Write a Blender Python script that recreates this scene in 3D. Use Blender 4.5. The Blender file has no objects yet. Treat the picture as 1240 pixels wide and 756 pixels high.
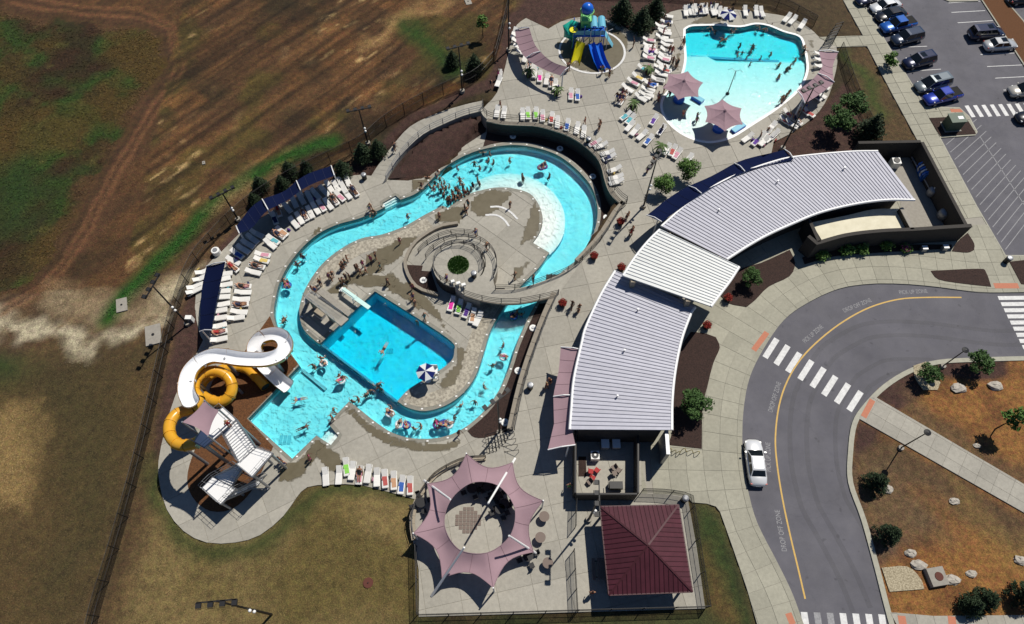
import bpy, math, random
import numpy as np
from mathutils import Vector, Matrix
from mathutils.geometry import delaunay_2d_cdt
random.seed(7); rng = np.random.default_rng(7)
scene = bpy.context.scene
R = math.radians
# ---------------------------------------------------------------- camera, sky, sun, exposure
CAM_H, FPX = 68.0, 827.0
TH = math.atan(437 / FPX)                       # tilt away from straight down
cam = bpy.data.objects.new('camera', bpy.data.cameras.new('camera'))
scene.collection.objects.link(cam); scene.camera = cam
cam.location = (0, 0, CAM_H); cam.rotation_euler = (TH, 0, 0)
cam.data.sensor_width = 36; cam.data.lens = FPX / 1240 * 36
cam.data.clip_start = 1; cam.data.clip_end = 5000
SUN_EL, SHADOW_AZ = R(57), R(-139)              # shadows fall towards SHADOW_AZ (clockwise from +Y)
sd = Vector((math.sin(SHADOW_AZ) * math.cos(SUN_EL), math.cos(SHADOW_AZ) * math.cos(SUN_EL), -math.sin(SUN_EL)))
world = bpy.data.worlds.new('World'); scene.world = world; world.use_nodes = True
wn = world.node_tree.nodes; wl = world.node_tree.links
sky = wn.new('ShaderNodeTexSky'); sky.sky_type = 'NISHITA'; sky.sun_disc = False
sky.ozone_density = 8.0; sky.air_density = 1.0; sky.dust_density = .3
sky.sun_elevation = SUN_EL; sky.sun_rotation = SHADOW_AZ + math.pi
wn['Background'].inputs[1].default_value = 0.05
wl.new(sky.outputs[0], wn['Background'].inputs[0])
sun = bpy.data.objects.new('sun', bpy.data.lights.new('sun', 'SUN'))
scene.collection.objects.link(sun); sun.data.energy = 4.6; sun.data.angle = R(0.5); sun.data.color = (1, .945, .85)
sun.rotation_euler = sd.to_track_quat('-Z', 'Y').to_euler(); sun.location = (30, 40, 90)
scene.view_settings.view_transform = 'Standard'; scene.view_settings.look = 'None'
scene.view_settings.exposure = 0.0; scene.view_settings.gamma = 1
scene.view_settings.use_curve_mapping = False
scene.render.engine = 'CYCLES'
scene.cycles.use_denoising = True
scene.cycles.max_bounces = 8; scene.cycles.transparent_max_bounces = 12
scene.cycles.caustics_reflective = False; scene.cycles.caustics_refractive = False
C = scene.collection
U, L, RD = 0.0, -2.0, -0.12                     # plaza level, pool level, road level

# ---------------------------------------------------------------- helpers
_c, _s = math.cos(TH), math.sin(TH)
def g(px, py, z=0.0):
    """photo pixel -> point on the level z"""
    u = (px - 620) / FPX; v = (py - 378) / FPX
    t = (CAM_H - z) / (_c + v * _s)
    return Vector((u * t, (_s - v * _c) * t, z))
def topx(p):
    x, y, z = p[0], p[1], p[2] - CAM_H
    zc = y * _s - z * _c
    return 620 + FPX * x / zc, 378 - FPX * (y * _c + z * _s) / zc
def ZR(x0, y0, k):
    return lambda *pts: [(x0 + x / k, y0 + y / k) for x, y in pts]
r2 = ZR(300, 0, 3.0); r3 = ZR(590, 0, 4.448); r4 = ZR(780, 0, 3.78); r5 = ZR(930, 0, 3.0)
r6 = ZR(180, 180, 3.15); r7 = ZR(440, 150, 3.025); r8 = ZR(680, 160, 3.15); s1 = ZR(930, 160, 3.148)
s2 = ZR(0, 380, 2.01); s3 = ZR(180, 390, 3.15); s4 = ZR(340, 330, 2.8); s5 = ZR(480, 540, 3.263)
s6 = ZR(630, 380, 3.148); s7 = ZR(860, 340, 2.908); s8 = ZR(840, 520, 3.1)
za = ZR(220, 280, 5.4); zb = ZR(330, 190, 7.56); zc_ = ZR(740, 60, 4.725); zd = ZR(190, 380, 6.3)
ze = ZR(190, 480, 4.2); zf = ZR(670, 0, 7.56); zh = ZR(490, 540, 3.98); zn = ZR(590, 110, 5.04); zk = ZR(1030, 0, 5.4); zq = ZR(480, 250, 5.04)
def G(pts, z=0.0): return [g(x, y, z) for x, y in pts]
def G2(pts, z=0.0): return [(p.x, p.y) for p in G(pts, z)]

def smooth(pts, closed=True, n=4, corner=48):
    """Catmull-Rom through the points, sharp corners kept"""
    P = [Vector(p[:2]) for p in pts]; N = len(P); out = []
    def sharp(i):
        if not closed and i in (0, N - 1): return True
        a = P[i] - P[i - 1]; b = P[(i + 1) % N] - P[i]
        return a.length < 1e-6 or b.length < 1e-6 or math.degrees(a.angle(b)) > corner
    for i in range(N if closed else N - 1):
        p1, p2 = P[i], P[(i + 1) % N]
        p0 = p1 * 2 - p2 if sharp(i) else P[i - 1]
        p3 = p2 * 2 - p1 if sharp((i + 1) % N) else P[(i + 2) % N]
        for k in range(n):
            t = k / n
            q = .5 * ((2 * p1) + (p2 - p0) * t + (2 * p0 - 5 * p1 + 4 * p2 - p3) * t * t + (3 * p1 - p0 - 3 * p2 + p3) * t ** 3)
            out.append((q.x, q.y))
    if not closed: out.append(tuple(P[-1]))
    return out
def area(p): return .5 * sum(p[i - 1][0] * p[i][1] - p[i][0] * p[i - 1][1] for i in range(len(p)))
def resample(pts, n=None, step=None):
    A = np.array([list(p) for p in pts], float); d = np.r_[0, np.cumsum(np.linalg.norm(np.diff(A, axis=0), axis=1))]
    if n is None: n = max(2, int(round(d[-1] / step)) + 1)
    t = np.linspace(0, d[-1], n)
    return [tuple(np.interp(x, d, A[:, k]) for k in range(A.shape[1])) for x in t]
def offset(pts, d, closed=True):
    """polyline moved sideways by d (left of its direction)"""
    N = len(pts); out = []
    for i in range(N):
        a = Vector(pts[i - 1][:2]) if (closed or i > 0) else Vector(pts[0][:2])
        b = Vector(pts[(i + 1) % N][:2]) if (closed or i < N - 1) else Vector(pts[-1][:2])
        t = (b - a)
        if t.length < 1e-9: t = Vector((1, 0))
        t.normalize(); out.append((pts[i][0] - t.y * d, pts[i][1] + t.x * d))
    return out
def inside(poly, X, Y):
    P = np.array([p[:2] for p in poly]); r = np.zeros(np.shape(X), bool)
    for (x0, y0), (x1, y1) in zip(P, np.roll(P, -1, 0)):
        if y0 == y1: continue
        c = (y0 > Y) != (y1 > Y)
        r ^= c & (X < (x1 - x0) * (Y - y0) / (y1 - y0) + x0)
    return r
def dist_line(poly, X, Y, closed=True):
    P = np.array([p[:2] for p in poly]); d = np.full(np.shape(X), 1e9)
    for (x0, y0), (x1, y1) in (zip(P, np.roll(P, -1, 0)) if closed else zip(P[:-1], P[1:])):
        vx, vy = x1 - x0, y1 - y0; q = vx * vx + vy * vy + 1e-12
        t = np.clip(((X - x0) * vx + (Y - y0) * vy) / q, 0, 1)
        d = np.minimum(d, np.hypot(X - x0 - t * vx, Y - y0 - t * vy))
    return d
def cdt(loops, cells=None):
    """triangles of polygon loops[0] minus loops[1:], grouped by cell"""
    V = []; F = []
    for lp in list(loops) + list(cells or []):
        lp = list(lp) if area(lp) > 0 else list(lp)[::-1]
        F.append(list(range(len(V), len(V) + len(lp)))); V += [Vector(p[:2]) for p in lp]
    vo, eo, fo, ov, oe, of = delaunay_2d_cdt(V, [], F, 1, 1e-4)
    nh = len(loops); res = {}
    for f, ids in zip(fo, of):
        if 0 not in ids or any(0 < i < nh for i in ids): continue
        k = [i - nh for i in ids if i >= nh]
        if cells is not None and not k: continue
        res.setdefault(k[0] if k else -1, []).append([tuple(vo[i]) for i in f])
    return res

class MB:
    def __init__(s): s.v = []; s.f = []; s.m = []
    def add(s, vs, fs, mi=0, M=None):
        n = len(s.v)
        s.v += [tuple(M @ Vector(v)) for v in vs] if M is not None else [tuple(v) for v in vs]
        s.f += [tuple(i + n for i in f) for f in fs]; s.m += [mi] * len(fs); return s
    def box(s, c, d, rz=0, mi=0, top=1.0, M=None):
        x, y, z = d[0] / 2, d[1] / 2, d[2] / 2; t = top
        vs = [(-x, -y, -z), (x, -y, -z), (x, y, -z), (-x, y, -z), (-x * t, -y * t, z), (x * t, -y * t, z), (x * t, y * t, z), (-x * t, y * t, z)]
        K = Matrix.Translation(c) @ Matrix.Rotation(rz, 4, 'Z')
        if M is not None: K = M @ K
        return s.add(vs, [(3, 2, 1, 0), (4, 5, 6, 7), (0, 1, 5, 4), (1, 2, 6, 5), (2, 3, 7, 6), (3, 0, 4, 7)], mi, K)
    def beam(s, p0, p1, w, h, mi=0):
        p0, p1 = Vector(p0), Vector(p1); d = p1 - p0; q = d.to_track_quat('X', 'Z').to_matrix().to_4x4()
        return s.box((0, 0, 0), (d.length, w, h), 0, mi, M=Matrix.Translation((p0 + p1) / 2) @ q)
    def tube(s, pts, r, n=6, mi=0, closed=False, caps=True, arc=None, rr=None):
        P = [Vector(p) for p in pts]; N = len(P); vs = []; m = n
        for i in range(N):
            a = P[i - 1] if (closed or i > 0) else P[0]; b = P[(i + 1) % N] if (closed or i < N - 1) else P[-1]
            t = (b - a).normalized(); side = t.cross(Vector((0, 0, 1)))
            if side.length < 1e-3: side = Vector((1, 0, 0))
            side.normalize(); up = side.cross(t)
            ra = r[i] if isinstance(r, (list, tuple)) else r
            if arc is None: an = [2 * math.pi * k / n for k in range(n)]
            else: an = [arc[0] + (arc[1] - arc[0]) * k / (n - 1) for k in range(n)]
            vs += [P[i] + side * math.cos(x) * ra + up * math.sin(x) * ra for x in an]
        fs = []
        for i in range(N if closed else N - 1):
            j = (i + 1) % N
            for k in range(n if arc is None else n - 1):
                l = (k + 1) % n; fs.append((i * n + k, i * n + l, j * n + l, j * n + k))
        if caps and not closed and arc is None: fs += [tuple(range(n - 1, -1, -1)), tuple((N - 1) * n + k for k in range(n))]
        return s.add(vs, fs, mi)
    def cyl(s, p0, p1, r0, r1=None, n=8, mi=0): return s.tube([p0, p1], [r0, r0 if r1 is None else r1], n, mi)
    def lathe(s, c, prof, n=10, mi=0):
        vs = []; fs = []
        for r, z in prof:
            vs += [(c[0] + r * math.cos(2 * math.pi * k / n), c[1] + r * math.sin(2 * math.pi * k / n), c[2] + z) for k in range(n)]
        for i in range(len(prof) - 1):
            for k in range(n):
                l = (k + 1) % n; fs.append((i * n + k, i * n + l, (i + 1) * n + l, (i + 1) * n + k))
        fs += [tuple(range(n - 1, -1, -1)), tuple((len(prof) - 1) * n + k for k in range(n))]
        return s.add(vs, fs, mi)
    def sph(s, c, r, n=8, m=5, mi=0, sq=1.0):
        return s.lathe(c, [(max(r * math.sin(math.pi * i / m), .002), -r * sq * math.cos(math.pi * i / m)) for i in range(m + 1)], n, mi)
    def tris(s, T, z, mi=0, skirt=None, zf=None):
        """flat triangles at z (or height zf(x,y)) with an optional skirt down to z-skirt"""
        idx = {}; vs = []; fs = []; ed = {}
        def vi(p):
            k = (round(p[0], 4), round(p[1], 4))
            if k not in idx: idx[k] = len(vs); vs.append((p[0], p[1], zf(p[0], p[1]) if zf else z))
            return idx[k]
        for t in T:
            f = [vi(p) for p in t]
            if len(set(f)) < 3: continue
            a = area([vs[i] for i in f])
            if a < 0: f.reverse()
            fs.append(f)
            for i in range(len(f)): ed[(f[i - 1], f[i])] = 1
        if skirt:
            n0 = len(vs); vs += [(v[0], v[1], v[2] - skirt) for v in vs[:n0]]
            for (a, b) in list(ed):
                if (b, a) not in ed: fs.append((b, a, a + n0, b + n0))
        return s.add(vs, fs, mi)
    def wall(s, pts, z0, z1, mi=0, closed=True, flip=False):
        N = len(pts); vs = [(p[0], p[1], z0) for p in pts] + [(p[0], p[1], z1) for p in pts]
        fs = [(i, (i + 1) % N, N + (i + 1) % N, N + i) for i in range(N if closed else N - 1)]
        return s.add(vs, [f[::-1] for f in fs] if flip else fs, mi)
    def strip(s, A, B, mi=0):
        N = len(A); vs = list(A) + list(B)
        return s.add(vs, [(i, i + 1, N + i + 1, N + i) for i in range(N - 1)], mi)
    def build(s, name, mats, parent=None, smooth=False, kind=None):
        me = bpy.data.meshes.new(name)
        o = None
        if parent is not None:
            o = Vector(); q = parent
            while q is not None: o = o + q.location; q = q.parent
        vs = [(x - o.x, y - o.y, z - o.z) for x, y, z in s.v] if o is not None else s.v
        me.from_pydata(vs, [], s.f)
        mats = mats if isinstance(mats, (list, tuple)) else [mats]
        for m in mats: me.materials.append(M[m])
        if len(mats) > 1: me.polygons.foreach_set('material_index', s.m)
        if smooth: me.polygons.foreach_set('use_smooth', [True] * len(me.polygons))
        me.update()
        ob = bpy.data.objects.new(name, me); C.objects.link(ob)
        if parent is not None: ob.parent = parent
        if kind: ob['kind'] = kind
        return ob
def tag(o, label, cat, group=None):
    o['label'] = label; o['category'] = cat
    if group: o['group'] = group
    return o
def thing(name, label, cat, loc=(0, 0, 0), rz=0, group=None):
    o = bpy.data.objects.new(name, None); C.objects.link(o); o.empty_display_size = .2
    o.location = loc; o.rotation_euler = (0, 0, rz); return tag(o, label, cat, group)
def dup(root, loc, rz=0, sc=1, label=None, group=None, cat=None):
    r = root.copy(); C.objects.link(r); r.location = loc; r.rotation_euler = (0, 0, rz)
    r.scale = (sc, sc, sc) if not isinstance(sc, (tuple, list)) else sc
    if label: r['label'] = label
    if group: r['group'] = group
    if cat: r['category'] = cat
    for ch in root.children:
        c = ch.copy(); C.objects.link(c); c.parent = r
        for h in ch.children:
            d = h.copy(); C.objects.link(d); d.parent = c
    return r
def purge(root):
    for ch in list(root.children_recursive): bpy.data.objects.remove(ch)
    bpy.data.objects.remove(root)
def zhead(a, b, z=0):
    """heading (angle in the ground plane) of the pixel direction a->b"""
    d = g(*b, z) - g(*a, z); return math.atan2(d.y, d.x)

# ---------------------------------------------------------------- materials
M = {}
def mat(name, col, rough=.7, col2=None, scale=3.0, bump=0.0, bscale=None, metal=0, detail=4, spec=.4, spread=.25, coat=0, tr=0):
    m = bpy.data.materials.new(name); m.use_nodes = True; nt = m.node_tree; N = nt.nodes; K = nt.links
    b = N['Principled BSDF']; b.inputs['Roughness'].default_value = rough; b.inputs['Metallic'].default_value = metal
    b.inputs['Specular IOR Level'].default_value = spec; b.inputs['Coat Weight'].default_value = coat
    b.inputs['Base Color'].default_value = (*col, 1)
    geo = N.new('ShaderNodeNewGeometry')
    if col2 is not None:
        n = N.new('ShaderNodeTexNoise'); n.inputs['Scale'].default_value = scale; n.inputs['Detail'].default_value = detail; n.inputs['Roughness'].default_value = .62
        K.new(geo.outputs['Position'], n.inputs['Vector'])
        r = N.new('ShaderNodeValToRGB'); r.color_ramp.elements[0].position = .5 - spread; r.color_ramp.elements[1].position = .5 + spread
        r.color_ramp.elements[0].color = (*col, 1); r.color_ramp.elements[1].color = (*col2, 1)
        K.new(n.outputs['Fac'], r.inputs['Fac']); K.new(r.outputs['Color'], b.inputs['Base Color'])
    if bump:
        n2 = N.new('ShaderNodeTexNoise'); n2.inputs['Scale'].default_value = bscale or scale * 4; n2.inputs['Detail'].default_value = 3
        K.new(geo.outputs['Position'], n2.inputs['Vector'])
        bp = N.new('ShaderNodeBump'); bp.inputs['Strength'].default_value = bump; bp.inputs['Distance'].default_value = .05
        K.new(n2.outputs['Fac'], bp.inputs['Height']); K.new(bp.outputs['Normal'], b.inputs['Normal'])
    if tr:
        b.inputs['Transmission Weight'].default_value = tr
    M[name] = m; return m
def concrete(name, col, wet=0.0, stain=(.55, .5, .42), rot=0):
    """broom finished concrete: mottling, stains, slab-to-slab tone"""
    m = mat(name, col, .85, tuple(c * .78 for c in col), .35, .25, 9, spread=.35)
    nt = m.node_tree; N = nt.nodes; K = nt.links; b = N['Principled BSDF']
    src = b.inputs['Base Color'].links[0].from_socket
    oi = N.new('ShaderNodeObjectInfo'); mp = N.new('ShaderNodeMapRange'); mp.inputs[3].default_value = .9; mp.inputs[4].default_value = 1.06
    K.new(oi.outputs['Random'], mp.inputs[0])
    geo = [n for n in N if n.type == 'NEW_GEOMETRY'][0]
    n = N.new('ShaderNodeTexNoise'); n.inputs['Scale'].default_value = 2.6; n.inputs['Detail'].default_value = 6; n.inputs['Roughness'].default_value = .7
    K.new(geo.outputs['Position'], n.inputs['Vector'])
    m2 = N.new('ShaderNodeMapRange'); m2.inputs[1].default_value = .3; m2.inputs[2].default_value = .7; m2.inputs[3].default_value = .86; m2.inputs[4].default_value = 1.1
    K.new(n.outputs['Fac'], m2.inputs[0])
    mu = N.new('ShaderNodeMath'); mu.operation = 'MULTIPLY'; K.new(mp.outputs[0], mu.inputs[0]); K.new(m2.outputs[0], mu.inputs[1])
    mx = N.new('ShaderNodeVectorMath'); mx.operation = 'SCALE'; K.new(src, mx.inputs[0]); K.new(mu.outputs[0], mx.inputs['Scale'])
    K.new(mx.outputs[0], b.inputs['Base Color']); return m
concrete('deck', (.385, .365, .315)); concrete('walk', (.375, .362, .29)); concrete('kerb', (.40, .39, .32))
mat('grout', (.30, .285, .245), .9, (.34, .32, .275), 2)
mat('coping', (.17, .165, .14), .6, (.25, .24, .2), 2.5, .2)
mat('stone_paving', (.42, .385, .31), .85, (.26, .235, .19), 3.2, .8, 5, detail=2, spread=.1)
mat('asphalt', (.106, .104, .122), .9, (.130, .127, .143), .5, .6, 30)
def asphalt():
    m = M['asphalt']; nt = m.node_tree; N = nt.nodes; K = nt.links; b = N['Principled BSDF']; src = b.inputs['Base Color'].links[0].from_socket; geo = [n for n in N if n.type == 'NEW_GEOMETRY'][0]
    v = N.new('ShaderNodeTexVoronoi'); v.feature = 'DISTANCE_TO_EDGE'; v.inputs['Scale'].default_value = .11; nz = N.new('ShaderNodeTexNoise'); nz.inputs['Scale'].default_value = .6; nz.inputs['Detail'].default_value = 5
    ad = N.new('ShaderNodeVectorMath'); ad.operation = 'MULTIPLY_ADD'; ad.inputs[1].default_value = (2.4, 2.4, 0); K.new(geo.outputs['Position'], nz.inputs['Vector']); K.new(nz.outputs['Color'], ad.inputs[0]); K.new(geo.outputs['Position'], ad.inputs[2]); K.new(ad.outputs[0], v.inputs['Vector'])
    cr = N.new('ShaderNodeMapRange'); cr.inputs[1].default_value = .0; cr.inputs[2].default_value = .006; cr.inputs[3].default_value = .92; cr.inputs[4].default_value = 1.0; K.new(v.outputs['Distance'], cr.inputs[0])
    st = N.new('ShaderNodeTexNoise'); st.inputs['Scale'].default_value = .22; st.inputs['Detail'].default_value = 7; st.inputs['Roughness'].default_value = .65; K.new(geo.outputs['Position'], st.inputs['Vector'])
    sr = N.new('ShaderNodeMapRange'); sr.inputs[1].default_value = .3; sr.inputs[2].default_value = .7; sr.inputs[3].default_value = .84; sr.inputs[4].default_value = 1.14; K.new(st.outputs['Fac'], sr.inputs[0])
    oil = N.new('ShaderNodeTexNoise'); oil.inputs['Scale'].default_value = 1.1; oil.inputs['Detail'].default_value = 2; K.new(geo.outputs['Position'], oil.inputs['Vector']); orr = N.new('ShaderNodeMapRange'); orr.inputs[1].default_value = .68; orr.inputs[2].default_value = .76; orr.inputs[3].default_value = 1.0; orr.inputs[4].default_value = .72; K.new(oil.outputs['Fac'], orr.inputs[0])
    a = N.new('ShaderNodeMath'); a.operation = 'MULTIPLY'; K.new(cr.outputs[0], a.inputs[0]); K.new(sr.outputs[0], a.inputs[1]); a2 = N.new('ShaderNodeMath'); a2.operation = 'MULTIPLY'; K.new(a.outputs[0], a2.inputs[0]); K.new(orr.outputs[0], a2.inputs[1])
    x = N.new('ShaderNodeVectorMath'); x.operation = 'SCALE'; K.new(src, x.inputs[0]); K.new(a2.outputs[0], x.inputs['Scale']); K.new(x.outputs[0], b.inputs['Base Color'])
asphalt()
mat('paint_white', (.76, .76, .75), .7, (.50, .50, .50), 4, detail=8, spread=.22); mat('paint_faded', (.36, .36, .37), .8, (.18, .18, .19), 7)
mat('paint_yellow', (.62, .40, .10), .7, (.48, .31, .09), 4)
mat('tactile', (.50, .19, .11), .8, (.42, .16, .10), 5)
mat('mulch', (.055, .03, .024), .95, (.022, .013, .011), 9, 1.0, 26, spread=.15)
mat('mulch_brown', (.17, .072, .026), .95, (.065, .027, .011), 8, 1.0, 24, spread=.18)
mat('gravel', (.46, .40, .28), .9, (.24, .2, .13), 7, 1.0, 12, spread=.12)
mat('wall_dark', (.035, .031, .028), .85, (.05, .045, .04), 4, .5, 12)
mat('wall_block', (.30, .265, .21), .85, (.22, .195, .16), 3, .4, 12)
mat('wall_tan', (.34, .29, .22), .8, (.28, .24, .18), 2, .2)
mat('pool_plaster', (.92, .94, .93), .6, (.66, .78, .83), .8, detail=8, spread=.17)  # plaster base colour; its light-dark mottling imitates the water's rippled highlights
mat('pool_tile', (.06, .30, .46), .4); mat('pool_white', (.88, .88, .86), .6, (.80, .82, .82), 1.5)
mat('roof_metal', (.42, .425, .50), .5, (.38, .385, .455), .6, metal=.0, spec=.4); mat('roof_white', (.62, .64, .63), .45, (.56, .58, .58), .8, metal=0)
mat('roof_rib', (.30, .305, .37), .5); mat('trim_white', (.8, .8, .8), .5); mat('rib_white', (.44, .47, .49), .5)
mat('roof_maroon', (.062, .013, .021), .55, (.078, .017, .027), .8)
mat('rib_maroon', (.052, .011, .016), .5); mat('membrane', (.74, .70, .55), .8, (.6, .56, .42), 1.2)
mat('steel_black', (.012, .012, .014), .5); mat('steel_grey', (.30, .31, .33), .45, metal=.5); mat('steel_white', (.78, .78, .78), .4)
mat('fabric_white', (.75, .74, .71), .8, (.68, .67, .64), 5); mat('plastic_white', (.78, .78, .76), .5)
mat('rubber', (.012, .012, .012), .9); mat('glass_dark', (.008, .011, .014), .08, spec=.6); mat('rim', (.45, .45, .47), .3, metal=.8)
mat('lamp_white', (.8, .8, .78), .3); mat('lamp_red', (.35, .01, .01), .3); mat('flood', (.018, .018, .02), .5)
mat('bark', (.07, .05, .035), .9, (.04, .03, .02), 8, .5)
mat('leaf_dark', (.013, .028, .010), .8, (.026, .048, .016), 1.6); mat('leaf_mid', (.03, .075, .016), .75, (.06, .12, .026), 1.6)
mat('leaf_bright', (.07, .16, .025), .7, (.11, .20, .04), 1.8); mat('leaf_palm', (.05, .10, .02), .7, (.08, .13, .03), 2)
mat('flower_red', (.30, .022, .012), .8, (.17, .01, .01), 14); mat('pot', (.05, .03, .025), .7)
mat('boulder', (.50, .46, .40), .9, (.32, .29, .25), 3, .6); mat('slide_yellow', (.70, .36, .025), .3, (.62, .30, .02), 1.5, coat=.3)
mat('slide_white', (.80, .81, .83), .25, coat=.3); mat('toy_blue', (.012, .13, .62), .3, coat=.3); mat('toy_yellow', (.75, .68, .02), .3, coat=.3)
mat('toy_green', (.22, .62, .20), .35); mat('toy_teal', (.02, .40, .30), .3, coat=.3); mat('toy_cyan', (.15, .45, .60), .35)
mat('grate', (.42, .43, .44), .6, metal=.2); mat('transformer', (.05, .085, .055), .5); mat('sign_blue', (.02, .10, .35), .4)
mat('concrete_pad', (.33, .31, .27), .9, (.25, .23, .2), 3); mat('iron_red', (.10, .03, .02), .8); mat('table_brown', (.16, .12, .10), .6)
def fabric(name, col, through=.25):
    m = mat(name, col, .95, tuple(c * .88 for c in col), .7, .15, 60, spec=.08); nt = m.node_tree; N = nt.nodes; K = nt.links; b = N['Principled BSDF']
    t = N.new('ShaderNodeBsdfTranslucent'); t.inputs[0].default_value = (*col, 1); x = N.new('ShaderNodeMixShader'); x.inputs[0].default_value = through
    K.new(b.outputs[0], x.inputs[1]); K.new(t.outputs[0], x.inputs[2]); K.new(x.outputs[0], N['Material Output'].inputs[0])
fabric('sail_pink', (.37, .25, .285), .12); fabric('sail_navy', (.005, .010, .045), .04)
fabric('umbrella_navy', (.012, .02, .12), .05); fabric('umbrella_white', (.75, .75, .75), .15)
def meshmat(name, col, open_):
    m = mat(name, col, .6); nt = m.node_tree; N = nt.nodes; K = nt.links
    t = N.new('ShaderNodeBsdfTransparent'); x = N.new('ShaderNodeMixShader'); x.inputs[0].default_value = open_
    K.new(N['Principled BSDF'].outputs[0], x.inputs[1]); K.new(t.outputs[0], x.inputs[2]); K.new(x.outputs[0], N['Material Output'].inputs[0])
meshmat('tyre_mark', (.06, .06, .065), .88); meshmat('chain_link', (.012, .012, .012), .55); meshmat('grate_open', (.70, .71, .72), .12)
def vary(name, lo, hi, streak=.0):
    m = M[name]; nt = m.node_tree; N = nt.nodes; K = nt.links; b = N['Principled BSDF']; src = b.inputs['Base Color'].links[0].from_socket
    oi = N.new('ShaderNodeObjectInfo'); mp = N.new('ShaderNodeMapRange'); mp.inputs[3].default_value = lo; mp.inputs[4].default_value = hi; K.new(oi.outputs['Random'], mp.inputs[0])
    geo = [n for n in N if n.type == 'NEW_GEOMETRY'][0]; n = N.new('ShaderNodeTexNoise'); n.inputs['Scale'].default_value = 1.6; n.inputs['Detail'].default_value = 7; n.inputs['Roughness'].default_value = .7; K.new(geo.outputs['Position'], n.inputs['Vector'])
    m2 = N.new('ShaderNodeMapRange'); m2.inputs[1].default_value = .3; m2.inputs[2].default_value = .7; m2.inputs[3].default_value = 1 - streak; m2.inputs[4].default_value = 1 + streak * .5; K.new(n.outputs['Fac'], m2.inputs[0])
    a = N.new('ShaderNodeMath'); a.operation = 'MULTIPLY'; K.new(mp.outputs[0], a.inputs[0]); K.new(m2.outputs[0], a.inputs[1]); x = N.new('ShaderNodeVectorMath'); x.operation = 'SCALE'; K.new(src, x.inputs[0]); K.new(a.outputs[0], x.inputs['Scale']); K.new(x.outputs[0], b.inputs['Base Color'])
vary('roof_metal', .93, 1.05, .1); vary('roof_white', .94, 1.04, .1); vary('roof_maroon', .88, 1.1, .14); vary('fabric_white', .9, 1.05, .06)
mat('sail_seam', (.25, .165, .19), .9); mat('sail_seam_navy', (.012, .018, .06), .9)
def wetmat():
    """damp concrete: ragged edge from the sheet's own fade and noise"""
    m = mat('wet', (.115, .096, .058), .35, (.16, .138, .09), 1.2); nt = m.node_tree; N = nt.nodes; K = nt.links
    geo = N.new('ShaderNodeNewGeometry'); n = N.new('ShaderNodeTexNoise'); n.inputs['Scale'].default_value = .9; n.inputs['Detail'].default_value = 6; n.inputs['Distortion'].default_value = .8
    K.new(geo.outputs['Position'], n.inputs['Vector']); at = N.new('ShaderNodeAttribute'); at.attribute_name = 'fade'
    ad = N.new('ShaderNodeMath'); ad.operation = 'MULTIPLY_ADD'; ad.inputs[1].default_value = 1.5; K.new(n.outputs['Fac'], ad.inputs[0]); K.new(at.outputs['Fac'], ad.inputs[2])
    r = N.new('ShaderNodeMapRange'); r.inputs[1].default_value = .95; r.inputs[2].default_value = 1.25; r.inputs[3].default_value = 1; r.inputs[4].default_value = .08; K.new(ad.outputs[0], r.inputs[0])
    t = N.new('ShaderNodeBsdfTransparent'); x = N.new('ShaderNodeMixShader')
    K.new(r.outputs[0], x.inputs[0]); K.new(N['Principled BSDF'].outputs[0], x.inputs[1]); K.new(t.outputs[0], x.inputs[2]); K.new(x.outputs[0], N['Material Output'].inputs[0])
wetmat()
def watermat(name, col, dens, ripple=1.0, scale=1.4):
    m = bpy.data.materials.new(name); m.use_nodes = True; nt = m.node_tree; N = nt.nodes; K = nt.links; N.remove(N['Principled BSDF'])
    t = N.new('ShaderNodeBsdfTransparent'); gl = N.new('ShaderNodeBsdfGlossy'); gl.inputs['Roughness'].default_value = .06
    fr = N.new('ShaderNodeFresnel'); fr.inputs[0].default_value = 1.33; x = N.new('ShaderNodeMixShader')
    geo = N.new('ShaderNodeNewGeometry'); n = N.new('ShaderNodeTexNoise'); n.inputs['Scale'].default_value = scale; n.inputs['Detail'].default_value = 4; n.inputs['Distortion'].default_value = 1.0
    K.new(geo.outputs['Position'], n.inputs['Vector'])
    bp = N.new('ShaderNodeBump'); bp.inputs['Strength'].default_value = .5 * ripple; bp.inputs['Distance'].default_value = .15
    K.new(n.outputs['Fac'], bp.inputs['Height'])
    for d in (gl, fr): K.new(bp.outputs['Normal'], d.inputs['Normal'])
    K.new(fr.outputs[0], x.inputs[0]); K.new(t.outputs[0], x.inputs[1]); K.new(gl.outputs[0], x.inputs[2]); K.new(x.outputs[0], N['Material Output'].inputs[0])
    v = N.new('ShaderNodeVolumeAbsorption'); v.inputs['Color'].default_value = (*col, 1); v.inputs['Density'].default_value = dens
    K.new(v.outputs[0], N['Material Output'].inputs['Volume']); M[name] = m
watermat('water', (.30, .93, .982), 1.0, 2.2, 1.9); watermat('water_deep', (.05, .92, .982), 1.0, 2.2, 1.5)
watermat('water_kids', (.22, .93, .98), 2.0, 1.4, 1.7)
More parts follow.
